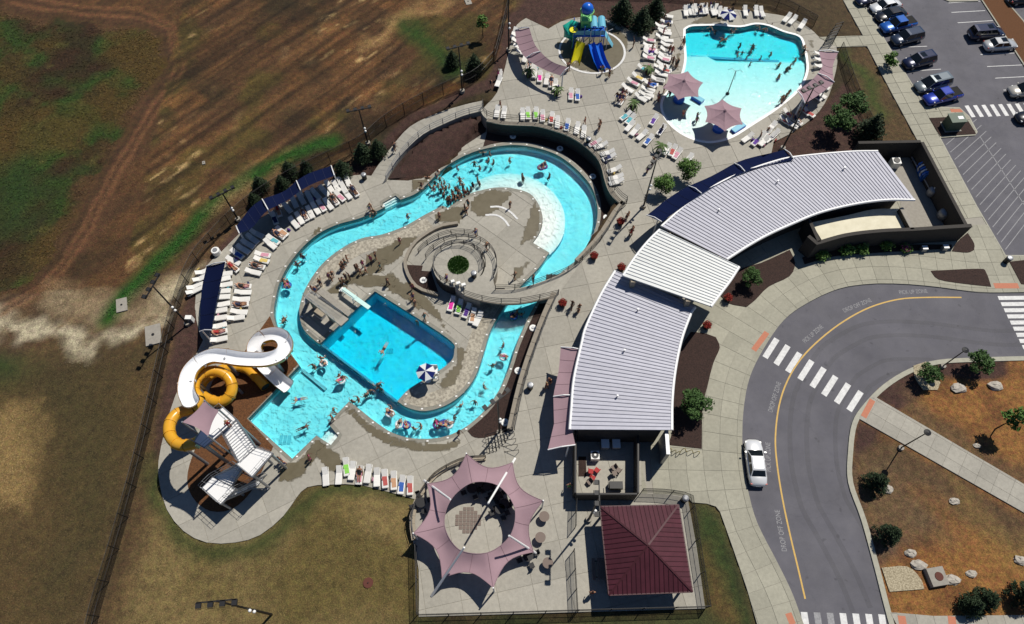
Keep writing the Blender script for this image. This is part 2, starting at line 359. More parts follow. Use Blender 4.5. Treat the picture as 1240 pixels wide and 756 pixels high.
# pool floors: the rippling light on them is painted as mottling in the plaster colour
# ---------------------------------------------------------------- outlines read off the photograph (pixels)
RIVER_OUT = [(466, 251), (463, 246), (479, 237), (485, 242), (506, 233), (531, 209.5), (549, 196), (572, 184.7), (599, 178), (625, 175.8), (652, 179.8), (678, 189.7), (701, 208), (717.5, 229), (723.6, 252.5), (721, 275.6), (712.7, 295.5), (698, 315), (683, 327), (663, 345), (650, 366), (640, 384), (626, 416), (617, 444), (604, 473), (586, 498), (561, 519), (533, 530), (501, 531), (476, 524.6), (454, 510.4), (436, 496), (423, 486), (397, 513), (409.6, 528), (400.7, 539), (383, 527.5), (354, 555.5), (300.6, 507.5), (335.6, 471), (362.5, 442.4), (348, 421.7), (338.7, 406), (333.5, 390), (331.7, 377), (334, 361), (338.7, 342), (350, 320), (367, 299), (386, 283), (408.6, 272), (434, 265), (456, 256)]
ISLAND = [(412, 302), (437, 289), (463, 284), (490, 274), (513, 261), (536, 249), (542, 252), (566, 236), (585, 230), (605, 227), (625, 229), (642, 235), (653, 249), (657, 266), (653, 282), (645, 294), (665, 306), (652, 325), (632, 345), (613, 368), (595, 398), (586, 426), (576, 455), (561, 476), (540, 491), (515, 498), (494, 494), (481, 486), (497, 470), (533, 448), (547, 436), (550, 425), (547, 414), (511, 389), (454, 353), (388, 416), (383, 414), (367, 398), (362.5, 378), (365, 362), (374, 342), (390, 320)]
LOWER = [(450, 213), (470, 218), (520, 214), (560, 172), (583, 146), (620, 150), (650, 152), (670, 156), (690, 163), (710, 175), (727, 190), (735, 207), (740, 229), (757, 247), (748, 257), (727, 289), (700, 318), (690, 332), (673, 357), (660, 384), (648, 415), (637, 448), (628, 480), (624, 524), (632, 545), (606, 568), (562, 572), (536, 586), (514, 604), (500, 604), (440, 588), (400, 587), (372, 590), (358, 604), (343, 625), (315, 648), (285, 657), (250, 657), (222, 643), (202, 617), (193, 585), (192, 558), (200, 520), (212, 480), (232, 440), (246, 412), (241, 402), (236, 372), (240, 345), (250, 322), (268, 305), (290, 283), (318, 263), (350, 243), (385, 226), (420, 213)]
PLAZA = [(637, 22), (664, 35), (680, 26), (698, 21.4), (718, 20.7), (736, 23.6), (752, 30), (763, 37), (781, 38), (789, 41.6), (798, 30), (806, 18), (822, 12), (859, 9), (894, 12), (928, 16), (952, 20), (971, 28), (986, 39), (992, 45), (1013, 57), (1014, 75), (1010, 95), (1004, 115), (992, 135), (975, 150), (955, 163), (937, 172), (934, 186), (950, 205), (900, 245), (850, 290), (800, 350), (770, 420), (755, 480), (750, 530), (776, 533), (777, 598), (832, 600), (843, 660), (854, 737), (680, 742), (507, 747), (507, 690), (500, 655), (497, 630), (503, 607), (515, 587), (530, 571), (560, 556), (600, 548), (620, 522), (628, 480), (637, 448), (648, 415), (660, 384), (673, 357), (690, 332), (700, 318), (727, 289), (748, 257), (757, 247), (748.7, 241), (741, 231), (736, 217), (732, 201), (725, 189), (709, 174.5), (689, 162.6), (669, 155.6), (649.5, 150.7), (629.7, 149.7), (610, 148.7), (590, 145), (582, 135), (590, 126), (602, 112), (612, 80), (620, 45), (626, 30)]
KERB_OUT = [(1420, 352), (1330, 353), (1240, 354), (1187, 354), (1135, 347.6), (1094, 344), (1053, 344), (1015, 350), (977, 367.5), (949, 388), (925, 422), (908, 457), (900.6, 495), (899, 532), (900.5, 562), (906, 594), (917, 633), (940, 678), (959, 717), (974, 757), (1003, 830)]
KERB_IN = [(1420, 429), (1330, 430), (1240, 431.5), (1187, 433), (1135, 436), (1101, 446.6), (1070, 465.5), (1046, 489.6), (1032, 512), (1027, 546), (1027, 584), (1043, 630), (1059, 688), (1072, 739), (1097, 830)]
PARK = [(1028, -30), (1043, 0), (1048, 7), (1073, 50), (1110, 110), (1121, 129), (1162, 130), (1174, 141), (1184, 160), (1181, 164), (1139, 167), (1183, 249), (1218, 309), (1330, 309), (1480, 200), (1400, -30)]
WALKW = [(1010, -30), (1021, 0), (1045, 43), (990, 45), (1013, 57), (1050, 56), (1080, 113), (1112, 172), (1120, 190), (1060, 200), (960, 230), (900, 245), (850, 290), (800, 350), (770, 420), (755, 480), (750, 530), (776, 533), (777, 598), (832, 600), (838, 608.5), (856, 610), (867, 613.5), (872, 620), (888, 665), (904.5, 713), (917, 756), (940, 830)]
river_w = G2(smooth(RIVER_OUT), L); island_w = G2(smooth(ISLAND), L); lower_w = G2(smooth(LOWER, n=2), L)
plaza_w = G2(smooth(PLAZA, n=2), U); kerbo = G2(smooth(KERB_OUT, False, 4), U); kerbi = G2(smooth(KERB_IN, False, 4), U)
park_w = G2(PARK, U); walk_w = G2(WALKW, U)[::1] + kerbo[::-1] + [(p[0], p[1]) for p in G2([(1420, 309), (1218, 309), (1183, 249), (1139, 167), (1181, 164), (1184, 160), (1174, 141), (1162, 130), (1121, 129), (1110, 110), (1073, 50), (1048, 7), (1043, 0), (1028, -30)], U)]
road_w = kerbo + kerbi[::-1]
KIDS = r4((190, 135), (215, 122), (260, 119), (340, 118), (440, 125), (510, 112), (570, 120), (640, 148), (700, 165), (722, 190), (738, 260), (740, 330), (700, 410), (600, 495), (500, 560), (400, 622), (320, 645), (250, 640), (170, 605), (110, 550), (85, 490), (100, 440), (150, 390), (180, 340), (195, 270), (190, 200))
kids_w = G2(smooth(KIDS), U)
RAMP_A = [(449, 214), (458, 200), (475, 177), (497, 153), (530, 137), (562, 127), (584, 122)]     # field side
RAMP_B = [(468, 219), (477, 202), (492, 182), (512, 163), (538, 150), (562, 140), (585, 134)]      # bed side
def ramp_pts(P):
    q = smooth(P, False, 3); n = len(q); return [g(x, y, L + (U - L) * i / (n - 1)) for i, (x, y) in enumerate(q)]
rampA, rampB = ramp_pts(RAMP_A), ramp_pts(RAMP_B)

# ---------------------------------------------------------------- ground: one sheet to the horizon
far = [110, 140, 190, 280, 450, 800]
xs = np.array([-v for v in far[::-1]] + list(np.arange(-92, 92.1, .42)) + far)
ys = np.array([-v for v in [700, 400, 220, 120, 60, 30, 14]] + list(np.arange(-6, 104, .42)) + [115, 135, 170, 240, 400, 800])
X, Y = np.meshgrid(xs, ys)
up_poly = plaza_w
dU = np.where(inside(plaza_w, X, Y) | inside(walk_w, X, Y) | inside(road_w, X, Y) | inside(park_w, X, Y), 0, dist_line(plaza_w, X, Y))
right_side = X > np.interp(Y, [0, 16, 30, 60, 80, 100], [-4, -9, 4, 14, 2, -2]); dU = np.where(right_side, 0, dU)
sm = lambda t: np.clip(t, 0, 1) ** 2 * (3 - 2 * np.clip(t, 0, 1))
Zt = L * sm(dU / 22)
dL = np.where(inside(lower_w, X, Y), 0, dist_line(lower_w, X, Y))
dR = np.full(X.shape, 1e9); zr = np.zeros(X.shape)
for a, b in zip(rampA, rampB):
    for q in (a, b, (a + b) / 2):
        d = np.hypot(X - q.x, Y - q.y); zr = np.where(d < dR, q.z, zr); dR = np.minimum(d, dR)
Zt = np.where(right_side & (Y > 20), Zt, np.minimum(Zt, L + .42 * dL)) 
w = sm(1 - (dR - 1.0) / 7); Zt = Zt * (1 - w) + (zr - .12) * w
Zt = Zt - .09
def fbm(X, Y, s, seed, oct=4):
    o = np.zeros(X.shape); r = np.random.default_rng(seed); a = 1
    for k in range(oct):
        n = 64; gr = r.random((n, n)); u = X / s * 2 ** k + 100; v = Y / s * 2 ** k + 100
        i, j = np.floor(u).astype(int), np.floor(v).astype(int); fu, fv = u - i, v - j; fu, fv = fu * fu * (3 - 2 * fu), fv * fv * (3 - 2 * fv)
        A = lambda di, dj: gr[(i + di) % n, (j + dj) % n]
        o += a * ((A(0, 0) * (1 - fu) + A(1, 0) * fu) * (1 - fv) + (A(0, 1) * (1 - fu) + A(1, 1) * fu) * fv - .5); a *= .5
    return o
cover = np.zeros(X.shape, bool)
for P in (lower_w, plaza_w, walk_w, road_w, park_w): cover |= inside(P, X, Y)
cover |= dR < 1.0
er = cover.copy()
for _ in range(2):
    e2 = er.copy(); e2[1:] &= er[:-1]; e2[:-1] &= er[1:]; e2[:, 1:] &= er[:, :-1]; e2[:, :-1] &= er[:, 1:]; er = e2
Zt = Zt + np.where(cover, 0, np.clip(np.minimum(dL, dU), 0, 4) / 4 * fbm(X, Y, 3, 5, 3) * .18)
Zt = np.where(cover, Zt - .14, Zt); Zt = np.where(er, -6.5, Zt)
COL = np.zeros(X.shape + (3,)); COL[:] = (.068, .042, .022)
wx, wy = X + 2.2 * fbm(X, Y, 4, 11), Y + 2.2 * fbm(X, Y, 4, 12)
def patch(px, z, col, soft=.8, a=1.0, width=None, warp=1.0, mod=None):
    P = G2(px, z); wX, wY = X + (wx - X) * warp, Y + (wy - Y) * warp
    d = dist_line(P, wX, wY, width is None)
    d = d - width if width is not None else np.where(inside(P, wX, wY), -d, d)
    k = np.clip(.5 - d / (2 * soft), 0, 1) * a
    if mod is not None: k = k * mod
    COL[:] = COL * (1 - k[..., None]) + np.array(col) * k[..., None]
n1, n2, n3 = fbm(X, Y, 9, 21), fbm(X, Y, 2.2, 22), fbm(X * .35 + Y * .8, Y * .35 - X * .8, 5, 23)
def blend(col, mask): COL[:] = COL * (1 - mask[..., None]) + np.array(col) * mask[..., None]
# streaks along the slope of the graded field: rows run up-right in the photograph
st = fbm((X * .66 + Y * .75) * .22, (X * -.75 + Y * .66) * 1.9, 3, 31)
blend((.105, .062, .030), np.clip(st * 1.8 + .25, 0, .85)); blend((.026, .022, .010), np.clip(n1 * 2.0 + .05, 0, .85))
blend((.14, .10, .055), np.clip(n2 * 2.2 - .75, 0, .7))
weed = [(-160, 0), (-20, 5), (20, 18), (47, 25), (100, 33), (173, 35), (195, 47), (197, 77), (180, 107), (147, 160), (117, 207), (93, 252), (62, 308), (30, 345), (-10, 362), (-160, 380)]
patch([(-160, -60), (0, -20), (90, 5), (190, 20), (222, 45), (220, 90), (200, 128), (168, 182), (136, 240), (100, 300), (60, 345), (0, 385), (-160, 400)], L, (.095, .055, .032), 1.2, .85)
for o_ in (6, 10, 15, 20, 25):
    q_ = [(20 - o_ * .3, 18 - o_), (47, 25 - o_), (100, 33 - o_), (170, 35 - o_), (197 + o_ * .5, 42 - o_ * .5), (199 + o_, 77), (182 + o_, 109), (149 + o_, 162), (119 + o_, 209), (95 + o_, 254), (64 + o_, 310), (32 + o_, 348), (-10, 364 + o_)]
    patch(q_, L, (.24, .135, .075) if o_ % 2 else (.035, .022, .013), .3, .55, .22, .25)
patch(weed, L, (.040, .033, .008), 1.6)
wk = inside(G2(weed, L), wx, wy) * 1.0
wn2 = fbm(X, Y, 3.4, 51); blend((.020, .060, .008), wk * np.clip(wn2 * 2.8 + .25, 0, .9)); blend((.070, .050, .013), wk * np.clip(n1 * 2.5 + .05, 0, .75)); blend((.026, .011, .006), wk * np.clip(-n1 * 2.6 - .05, 0, .75)); blend((.075, .078, .022), wk * np.clip(n2 * 3 - 1.0, 0, .6))
patch([(-10, 200), (30, 190), (55, 225), (30, 280), (-10, 290)], L, (.016, .048, .008), 2, .8)
patch([(-40, 395), (60, 398), (120, 412), (160, 400), (200, 372), (235, 338)], L, (.42, .37, .26), .9, .95, 1.15, 1.4, np.clip(n2 * 2.2 + 1.05, 0, 1))
patch([(60, 360), (110, 370), (170, 372), (215, 345)], L, (.34, .27, .17), 1.4, .6, 1.0, 1.6)
patch([(-20, 425), (20, 430), (45, 450), (20, 480), (-20, 490)], L, (.012, .038, .006), 1.2, .9)
low = [(-60, 480), (60, 440), (150, 430), (205, 440), (190, 530), (140, 680), (112, 800), (-60, 800)]
patch(low, L, (.070, .048, .019), 3, .85); patch([(-20, 505), (45, 490), (52, 540), (25, 620), (-20, 600)], L, (.22, .15, .065), 1, .8, None, 1.2)
patch([(60, 460), (100, 520), (120, 600), (80, 720)], L, (.036, .032, .012), 3, .6, 2.5, 1.5)
lawn = [(205, 560), (190, 620), (150, 740), (130, 830), (520, 830), (507, 600), (440, 585), (372, 588), (250, 660)]
patch(lawn, L, (.150, .112, .048), 1.5, .95, None, .6); blend((.085, .066, .020), inside(G2(lawn, L), X, Y) * np.clip(n1 * 2 + .05, 0, .6))
patch([(190, 560), (195, 600), (210, 640), (245, 664), (285, 666), (325, 650), (352, 620), (372, 595), (420, 592), (498, 606)], L, (.028, .045, .010), .9, .9, .75)
patch([(840, 610), (872, 622), (890, 668), (918, 760), (940, 830), (860, 830), (853, 735)], U, (.028, .045, .012), .8, .95, None, .5); patch([(862, 660), (880, 700), (892, 756), (860, 740)], U, (.13, .07, .03), 1.2, .7)
patch([(500, 748), (680, 744), (856, 739), (862, 830), (480, 830)], U, (.040, .048, .016), .8, .9, None, .4)
tl = inside(G2([(240, -80), (640, -80), (620, 40), (590, 110), (480, 160), (300, 230), (200, 330), (150, 330)], L), X, Y)
blend((.055, .055, .014), tl * np.clip(fbm(X, Y, 6, 44) * 2.2 - .1, 0, .6)); blend((.15, .085, .04), tl * np.clip(fbm(X, Y, 5, 45) * 2.4 - .35, 0, .7))
fm = (inside(G2([(-300, -200), (640, -200), (620, 40), (590, 110), (480, 160), (300, 230), (200, 330), (150, 345), (-300, 380)], L), X, Y) * 1.0)[..., None]; COL[:] *= 1 - fm * (1 - np.array([.84, .72, .64]))
fl = np.clip(fbm((X * .66 + Y * .75) * .5, (X * -.75 + Y * .66) * 1.6, 1.3, 71, 4) * 3.2 - .95, 0, 1) * np.clip(fbm(X, Y, 12, 72, 2) * 3 + .35, 0, 1); blend((.36, .25, .12), tl * fl * .85)
s2 = fbm((X * .66 + Y * .75) * .10, (X * -.75 + Y * .66) * 2.6, 2.2, 73, 3); COL[:] *= (1 + np.where(tl, np.clip(s2 * 1.3, -.42, .6), 0))[..., None]
patch([(128, 385), (150, 355), (185, 322), (225, 280), (262, 244), (300, 215), (345, 188), (385, 172), (405, 172)], L, (.014, .056, .006), .7, 1.0, 1.0, .25)
patch([(490, 30), (520, 55), (545, 80), (560, 95)], L, (.014, .050, .006), 1.5, .9, 1.3)
patch([(470, 217), (479, 200), (494, 181), (514, 162), (539, 149), (562, 140), (585, 134), (592, 150), (560, 180), (520, 208)], -1.2, (.05, .027, .022), .3, 1, None, .1)
patch([(450, 45), (490, 25), (520, 12), (545, 5)], L, (.32, .20, .09), 1.4, .75, .9, 1.5); patch([(265, 255), (300, 225), (340, 200)], L, (.26, .17, .08), 1.0, .45, .8, 1.5)
bed = (.052, .028, .023)
for P in ([(212, 395), (238, 335), (262, 300), (300, 262), (350, 233), (410, 203), (450, 196), (470, 165), (500, 142), (545, 124), (590, 108), (606, 70), (616, 30), (634, 24), (628, 50), (618, 90), (604, 120), (560, 130), (500, 155), (452, 216), (420, 216), (350, 247), (290, 287), (250, 325), (238, 370), (246, 410), (215, 480), (198, 530), (190, 560), (186, 545), (198, 470)],):
    patch(P, L, bed, .35, .95, None, .15)
for P in ([(620, 20), (640, -8), (850, -8), (845, 10), (800, 22), (792, 45), (760, 38), (720, 15), (690, 18), (664, 34)],
          [(930, 190), (936, 172), (975, 152), (1005, 118), (1020, 100), (1050, 120), (1066, 165), (1060, 188)]):
    patch(P, U, bed, .4, .95, None, .15)
patch([(960, -20), (1015, -20), (1046, 42), (995, 44), (975, 22), (880, 5)], U, (.058, .040, .020), .8, .9)
patch([(1020, 58), (1050, 58), (1110, 172), (1062, 176), (1030, 110)], U, (.075, .050, .024), .8, .9); patch([(1020, 62), (1035, 80), (1055, 110), (1070, 140)], U, (.035, .060, .012), .8, .8, .9)
rm = G2([(1050, 480), (1070, 465), (1101, 447), (1135, 436), (1420, 428), (1420, 830), (1090, 830), (1030, 590), (1027, 546), (1035, 510)], U)
k = inside(rm, X, Y) * 1.0
blend((.215, .108, .042), k); blend((.13, .062, .027), k * np.clip(n2 * 2.2 + .2, 0, .8))
patch([(1040, 512), (1240, 622), (1330, 675), (1330, 720), (1240, 668), (1180, 640), (1120, 598), (1064, 572), (1036, 550)], U, (.085, .055, .030), .7, .92, None, .6); patch([(1057, 478), (1240, 585), (1330, 638), (1330, 600), (1240, 562), (1170, 528), (1105, 478), (1085, 470)], U, (.10, .062, .034), .8, .85, None, .7)
patch(s7((522, 490), (600, 530), (580, 575), (520, 610), (500, 600)), U, bed, .4, .95, None, .2); patch(s8((605, 60), (640, 200), (660, 330), (700, 500), (690, 520), (640, 340), (590, 180)), U, bed, .4, .9, None, .3); patch([(1042, 545), (1085, 560), (1115, 600), (1150, 640), (1060, 660), (1045, 610)], U, (.10, .070, .040), 1.5, .85)
patch(s7((575, 408), (615, 365), (700, 312), (790, 282), (1045, 270), (1050, 340), (1010, 352), (900, 350), (800, 335), (760, 390), (720, 420), (690, 440), (660, 460)), U, bed, .3, .97, None, .15); patch(s7((660, 460), (720, 420), (800, 470), (900, 560), (1110, 690), (1110, 720), (900, 600)), U, (.10, .062, .032), .9, .85, None, .6)
patch([(1090, 497), (1150, 545), (1245, 612), (1245, 585), (1160, 530), (1105, 480)], U, (.13, .080, .040), 1.2, .8); patch([(1150, 590), (1210, 640), (1245, 650), (1230, 690), (1180, 650)], U, (.20, .13, .05), 1.5, .7)
patch([(1058, 640), (1095, 650), (1092, 685), (1066, 690)], U, (.085, .058, .042), .8, .9)
gm = mat('ground', (.1, .1, .1), .95); nt = gm.node_tree; N = nt.nodes; K = nt.links
at = N.new('ShaderNodeVertexColor'); at.layer_name = 'tone'; geo = N.new('ShaderNodeNewGeometry')
def ns(scale, lo, hi, det=5):
    n = N.new('ShaderNodeTexNoise'); n.inputs['Scale'].default_value = scale; n.inputs['Detail'].default_value = det; n.inputs['Roughness'].default_value = .7
    K.new(geo.outputs['Position'], n.inputs['Vector']); r = N.new('ShaderNodeMapRange'); r.inputs[1].default_value = .28; r.inputs[2].default_value = .72; r.inputs[3].default_value = lo; r.inputs[4].default_value = hi
    K.new(n.outputs['Fac'], r.inputs[0]); return n, r
na, ra = ns(1.3, .55, 1.5); nb, rb = ns(7.5, .42, 1.6)
mu = N.new('ShaderNodeMath'); mu.operation = 'MULTIPLY'; K.new(ra.outputs[0], mu.inputs[0]); K.new(rb.outputs[0], mu.inputs[1])
vm = N.new('ShaderNodeVectorMath'); vm.operation = 'SCALE'; K.new(at.outputs[0], vm.inputs[0]); K.new(mu.outputs[0], vm.inputs['Scale'])
hs = N.new('ShaderNodeHueSaturation'); hs.inputs['Saturation'].default_value = 1.08; nh, rh = ns(2.3, .475, .525); K.new(rh.outputs[0], hs.inputs['Hue']); K.new(vm.outputs[0], hs.inputs['Color'])
K.new(hs.outputs[0], N['Principled BSDF'].inputs['Base Color'])
bp = N.new('ShaderNodeBump'); bp.inputs['Strength'].default_value = .9; bp.inputs['Distance'].default_value = .12; K.new(nb.outputs['Fac'], bp.inputs['Height']); K.new(bp.outputs[0], N['Principled BSDF'].inputs['Normal'])
ny, nx = X.shape
me = bpy.data.meshes.new('ground'); ii = np.arange(nx * ny).reshape(ny, nx)
quads = np.stack([ii[:-1, :-1], ii[:-1, 1:], ii[1:, 1:], ii[1:, :-1]], -1).reshape(-1, 4)
me.from_pydata(np.stack([X, Y, Zt], -1).reshape(-1, 3).tolist(), [], quads.tolist())
ca = me.color_attributes.new('tone', 'FLOAT_COLOR', 'POINT'); ca.data.foreach_set('color', np.concatenate([np.clip(COL, .003, 1), np.ones(COL.shape[:2] + (1,))], -1).reshape(-1).astype(np.float32))
me.materials.append(gm); ground = bpy.data.objects.new('ground', me); C.objects.link(ground); ground['kind'] = 'structure'
me.polygons.foreach_set('use_smooth', [True] * len(me.polygons))
_ix = lambda x: np.clip(np.searchsorted(xs, x), 1, nx - 1); _iy = lambda y: np.clip(np.searchsorted(ys, y), 1, ny - 1)
def ground_z(x, y):
    i, j = int(_ix(x)), int(_iy(y)); q = Zt[j - 1:j + 1, i - 1:i + 1]
    u = (x - xs[i - 1]) / (xs[i] - xs[i - 1]); v = (y - ys[j - 1]) / (ys[j] - ys[j - 1])
    return float(q[0, 0] * (1 - u) * (1 - v) + q[0, 1] * u * (1 - v) + q[1, 0] * (1 - u) * v + q[1, 1] * u * v)
def on_ground(px, py):
    z = L
    for _ in range(12): p = g(px, py, z); z = ground_z(p.x, p.y); z = z if z > -4 else L
    return g(px, py, z)

# ---------------------------------------------------------------- paved surfaces
def grid_cells(poly, size, ang, gap=.03, size2=None):
    P = np.array(poly); c, s = math.cos(ang), math.sin(ang); A = P @ np.array([[c, -s], [s, c]]); s2 = size2 or size
    out = []
    for i in range(int(math.floor(A[:, 0].min() / size)), int(math.ceil(A[:, 0].max() / size))):
        for j in range(int(math.floor(A[:, 1].min() / s2)), int(math.ceil(A[:, 1].max() / s2))):
            q = np.array([(i * size + gap, j * s2 + gap), ((i + 1) * size - gap, j * s2 + gap), ((i + 1) * size - gap, (j + 1) * s2 - gap), (i * size + gap, (j + 1) * s2 - gap)]) @ np.array([[c, s], [-s, c]])
            if inside(poly, q[:, 0], q[:, 1]).any() or inside([tuple(v) for v in q], P[:, 0], P[:, 1]).any(): out.append([tuple(v) for v in q])
    return out
def pave(name, loops, z, cells, m, skirt=.6, piece='paving_slab', cap=300, base='grout'):
    mb = MB(); mb.tris(cdt(loops)[-1], z - .035, 0, skirt); o = mb.build(name, base, kind='structure')
    groups = cdt(loops, cells); rest = MB(); n = 0
    def ar(T): return sum(abs(area(t)) for t in T)
    for k, T in sorted(groups.items(), key=lambda kv: -ar(kv[1])):
        if ar(T) < .03: continue
        n += 1
        if n <= cap: MB().tris(T, z, 0, .04).build(piece, m, o)
        else: rest.tris(T, z, 0, .04)
    if rest.f: rest.build(piece, m, o, kind='stuff')
    return o
deck = pave('pool_deck', [lower_w, river_w], L, grid_cells(lower_w, 3.0, R(28)), 'deck')
island = pave('island_deck', [island_w], L, grid_cells(island_w, 3.2, R(-40)), 'deck', .5)
plaza = pave('plaza', [plaza_w, kids_w], U, grid_cells(plaza_w, 3.35, R(12)), 'deck', 2.4)
# pavement along the drop-off road: kerb course, then rows of slabs that follow the curve
kr = resample(kerbo, step=1.75); walk_cells = []
rows = [0, .55, 2.3, 4.05, 5.8, 7.6, 9.4]
for a, b in zip(rows[:-1], rows[1:]):
    A, B = offset(kr, -a - .015, False), offset(kr, -b + .015, False)
    for i in range(len(kr) - 1):
        ta = (Vector(A[i + 1]) - Vector(A[i])); tb = (Vector(B[i + 1]) - Vector(B[i])); ea, eb = ta.normalized() * .015, tb.normalized() * .015
        if ta.length < .2 or tb.length < .2: continue
        walk_cells.append([tuple(Vector(A[i]) + ea), tuple(Vector(A[i + 1]) - ea), tuple(Vector(B[i + 1]) - eb), tuple(Vector(B[i]) + eb)])
farpoly = [tuple(p) for p in offset(kr, -9.4, False)] + [tuple(p) for p in kr[::-1]]
rot = zhead((1045, 43), (1112, 172))
for q in grid_cells(walk_w, 1.9, rot):
    c = np.mean(np.array(q), 0)
    if dist_line(kr, np.array([c[0]]), np.array([c[1]]), False)[0] > 10.6 and not inside(farpoly, np.array([c[0]]), np.array([c[1]]))[0]: walk_cells.append(q)
walk = pave('pavement', [walk_w], U, walk_cells, 'walk', .5, cap=300)
road = MB().tris(cdt([road_w])[-1], RD, 0, .3).build('road', 'asphalt', kind='structure')
park = MB().tris(cdt([park_w])[-1], RD, 0, .3).build('parking_lot', 'asphalt', kind='structure')
def strip_path(name, line, w, z, m, closed=False, skirt=.1, parent=None, kind='structure'):
    """a band of width w to the left of the line"""
    B = offset(line, w, closed); T = []
    n = len(line)
    for i in range(n if closed else n - 1):
        j = (i + 1) % n; T += [[line[i], line[j], B[j]], [line[i], B[j], B[i]]]
    return MB().tris(T, z, 0, skirt).build(name, m, parent, kind=kind)
strip_path('kerb', kerbi, .5, .012, 'kerb', skirt=.3)
for P in ([(1043, 0), (1048, 7), (1073, 50), (1110, 110), (1121, 129), (1162, 130), (1174, 141), (1184, 160), (1181, 164), (1139, 167), (1183, 249), (1218, 309), (1330, 309)],):
    strip_path('kerb', G2(P), -.18, .006, 'kerb', skirt=.3)
# diagonal path and the path at the foot of the picture
dp = G2([(1040, 507), (1057.5, 479.5), (1240, 586.5), (1330, 640), (1330, 675), (1240, 621)]); pave('garden_path', [dp], .03, grid_cells(dp, 1.6, zhead((1057, 480), (1240, 587)), .012), 'deck', .3)
bp_ = G2([(1078, 742), (1085, 742), (1130, 746), (1240, 745), (1400, 744), (1400, 780), (1097, 778)]); pave('garden_path', [bp_], .03, grid_cells(bp_, 1.6, 0, .012), 'deck', .3)
# ramp from the pool deck up to the plaza, laid in bays
ramp = MB().strip([(p.x, p.y, p.z - .02) for p in rampA], [(p.x, p.y, p.z - .02) for p in rampB])
for e in (rampA, rampB): ramp.strip([(p.x, p.y, p.z - .02) for p in e], [(p.x, p.y, p.z - .9) for p in e])
ramp = ramp.build('ramp', 'grout', kind='structure')
for i in range(len(rampA) - 1):
    a0, a1, b0, b1 = rampA[i], rampA[i + 1], rampB[i], rampB[i + 1]; e = .02
    q = [a0.lerp(a1, e), a0.lerp(a1, 1 - e), b0.lerp(b1, 1 - e), b0.lerp(b1, e)]
    mb = MB(); mb.add(q + [v - Vector((0, 0, .02)) for v in q], [(3, 2, 1, 0), (0, 1, 5, 4), (1, 2, 6, 5), (2, 3, 7, 6), (3, 0, 4, 7)]); mb.build('paving_slab', 'deck', ramp)
# painted marks
def paint(name, quads, z, m, parent): MB().tris([[tuple(q[0]), tuple(q[1]), tuple(q[2])] for q in quads] + [[tuple(q[0]), tuple(q[2]), tuple(q[3])] for q in quads], z).build(name, m, parent)
def stripe(px0, px1, w, z, m, parent, name='crossing_stripe'):
    a, b = G(px0 and [px0, px1], z); d = (b - a).normalized() * (w / 2); n = Vector((-d.y, d.x, 0))
    paint(name, [[(a + n)[:2], (a - n)[:2], (b - n)[:2], (b + n)[:2]]], z, m, parent)
PZ = RD + .006
for x, y in [(214, 238), (253, 262), (294, 288), (337, 315), (380, 341), (421, 370), (466, 397), (510, 424)]:
    stripe(*s7((x - 21, y + 33), (x + 21, y - 33)), .62, PZ, 'paint_white', road)
for i in range(9):
    x, y = s1((878 + i * 11.6, 633 + i * 23.4))[0]; stripe((x, y), (x + 45, y - .5), .5, PZ, 'paint_white', road)
for i in range(9):
    x = 721 + i * 30.5; stripe(*r5((x, 384 - i * 1.2), (x + 26, 426 - i * 1.2)), .55, PZ, 'paint_white', park)
for i, m in enumerate(['paint_white', 'paint_faded', 'paint_faded', 'paint_white', 'paint_white', 'paint_white', 'paint_white']):
    stripe(*s8((414 + i * 48.5, 686 + i * 1.5), (427 + i * 48.5, 770 + i * 1.5)), .6, PZ, m, road)
yl = G2(smooth([(1164, 359.6), (1121, 359.6), (1087, 362), (1053, 371.6), (1022, 388), (994, 409), (970, 433), (953, 460), (942.5, 491), (938, 529), (940, 562), (946.5, 604), (956, 649), (966, 691), (974, 725.5)], False, 4), RD)
strip_path('lane_line', yl, .16, PZ, 'paint_yellow', skirt=None, parent=road)
for a, b in [((660, 82), (880, 70)), ((700, 150), (930, 135)), ((850, 357), (1080, 347)), ((893, 436), (1130, 425)), ((945, 512), (1174, 500)), ((1000, 590), (1200, 580)), ((280, 312), (500, 303)), ((370, 467), (590, 453)), ((150, 50), (330, 35)), ((230, 170), (415, 163)), ((640, 20), (850, 8))]:
    stripe(*zk(a, b), .1, PZ, 'paint_white', park, 'bay_line')
for i in range(15):
    t = (i + .6) / 15; x, y = 1141 + t * 77, 170 + t * 136; n = 38 + t * 12
    stripe((x + 1.5, y), (x + n, y - n * (.78 + .5 * t)), .09, PZ, 'paint_faded', park, 'hatch_line')
stripe((1187, 166), (1300, 340), .1, PZ, 'paint_faded', park, 'hatch_line')
for o_, w_ in ((4.6, .5), (6.3, .5), (9.2, .45), (10.8, .45)):
    tl_ = [p for p in offset(kerbo, o_, False) if topx((p[0], p[1], 0))[1] < 900]; strip_path('tyre_track', tl_[4:-4], w_, RD + .003, 'tyre_mark', skirt=None, parent=road)
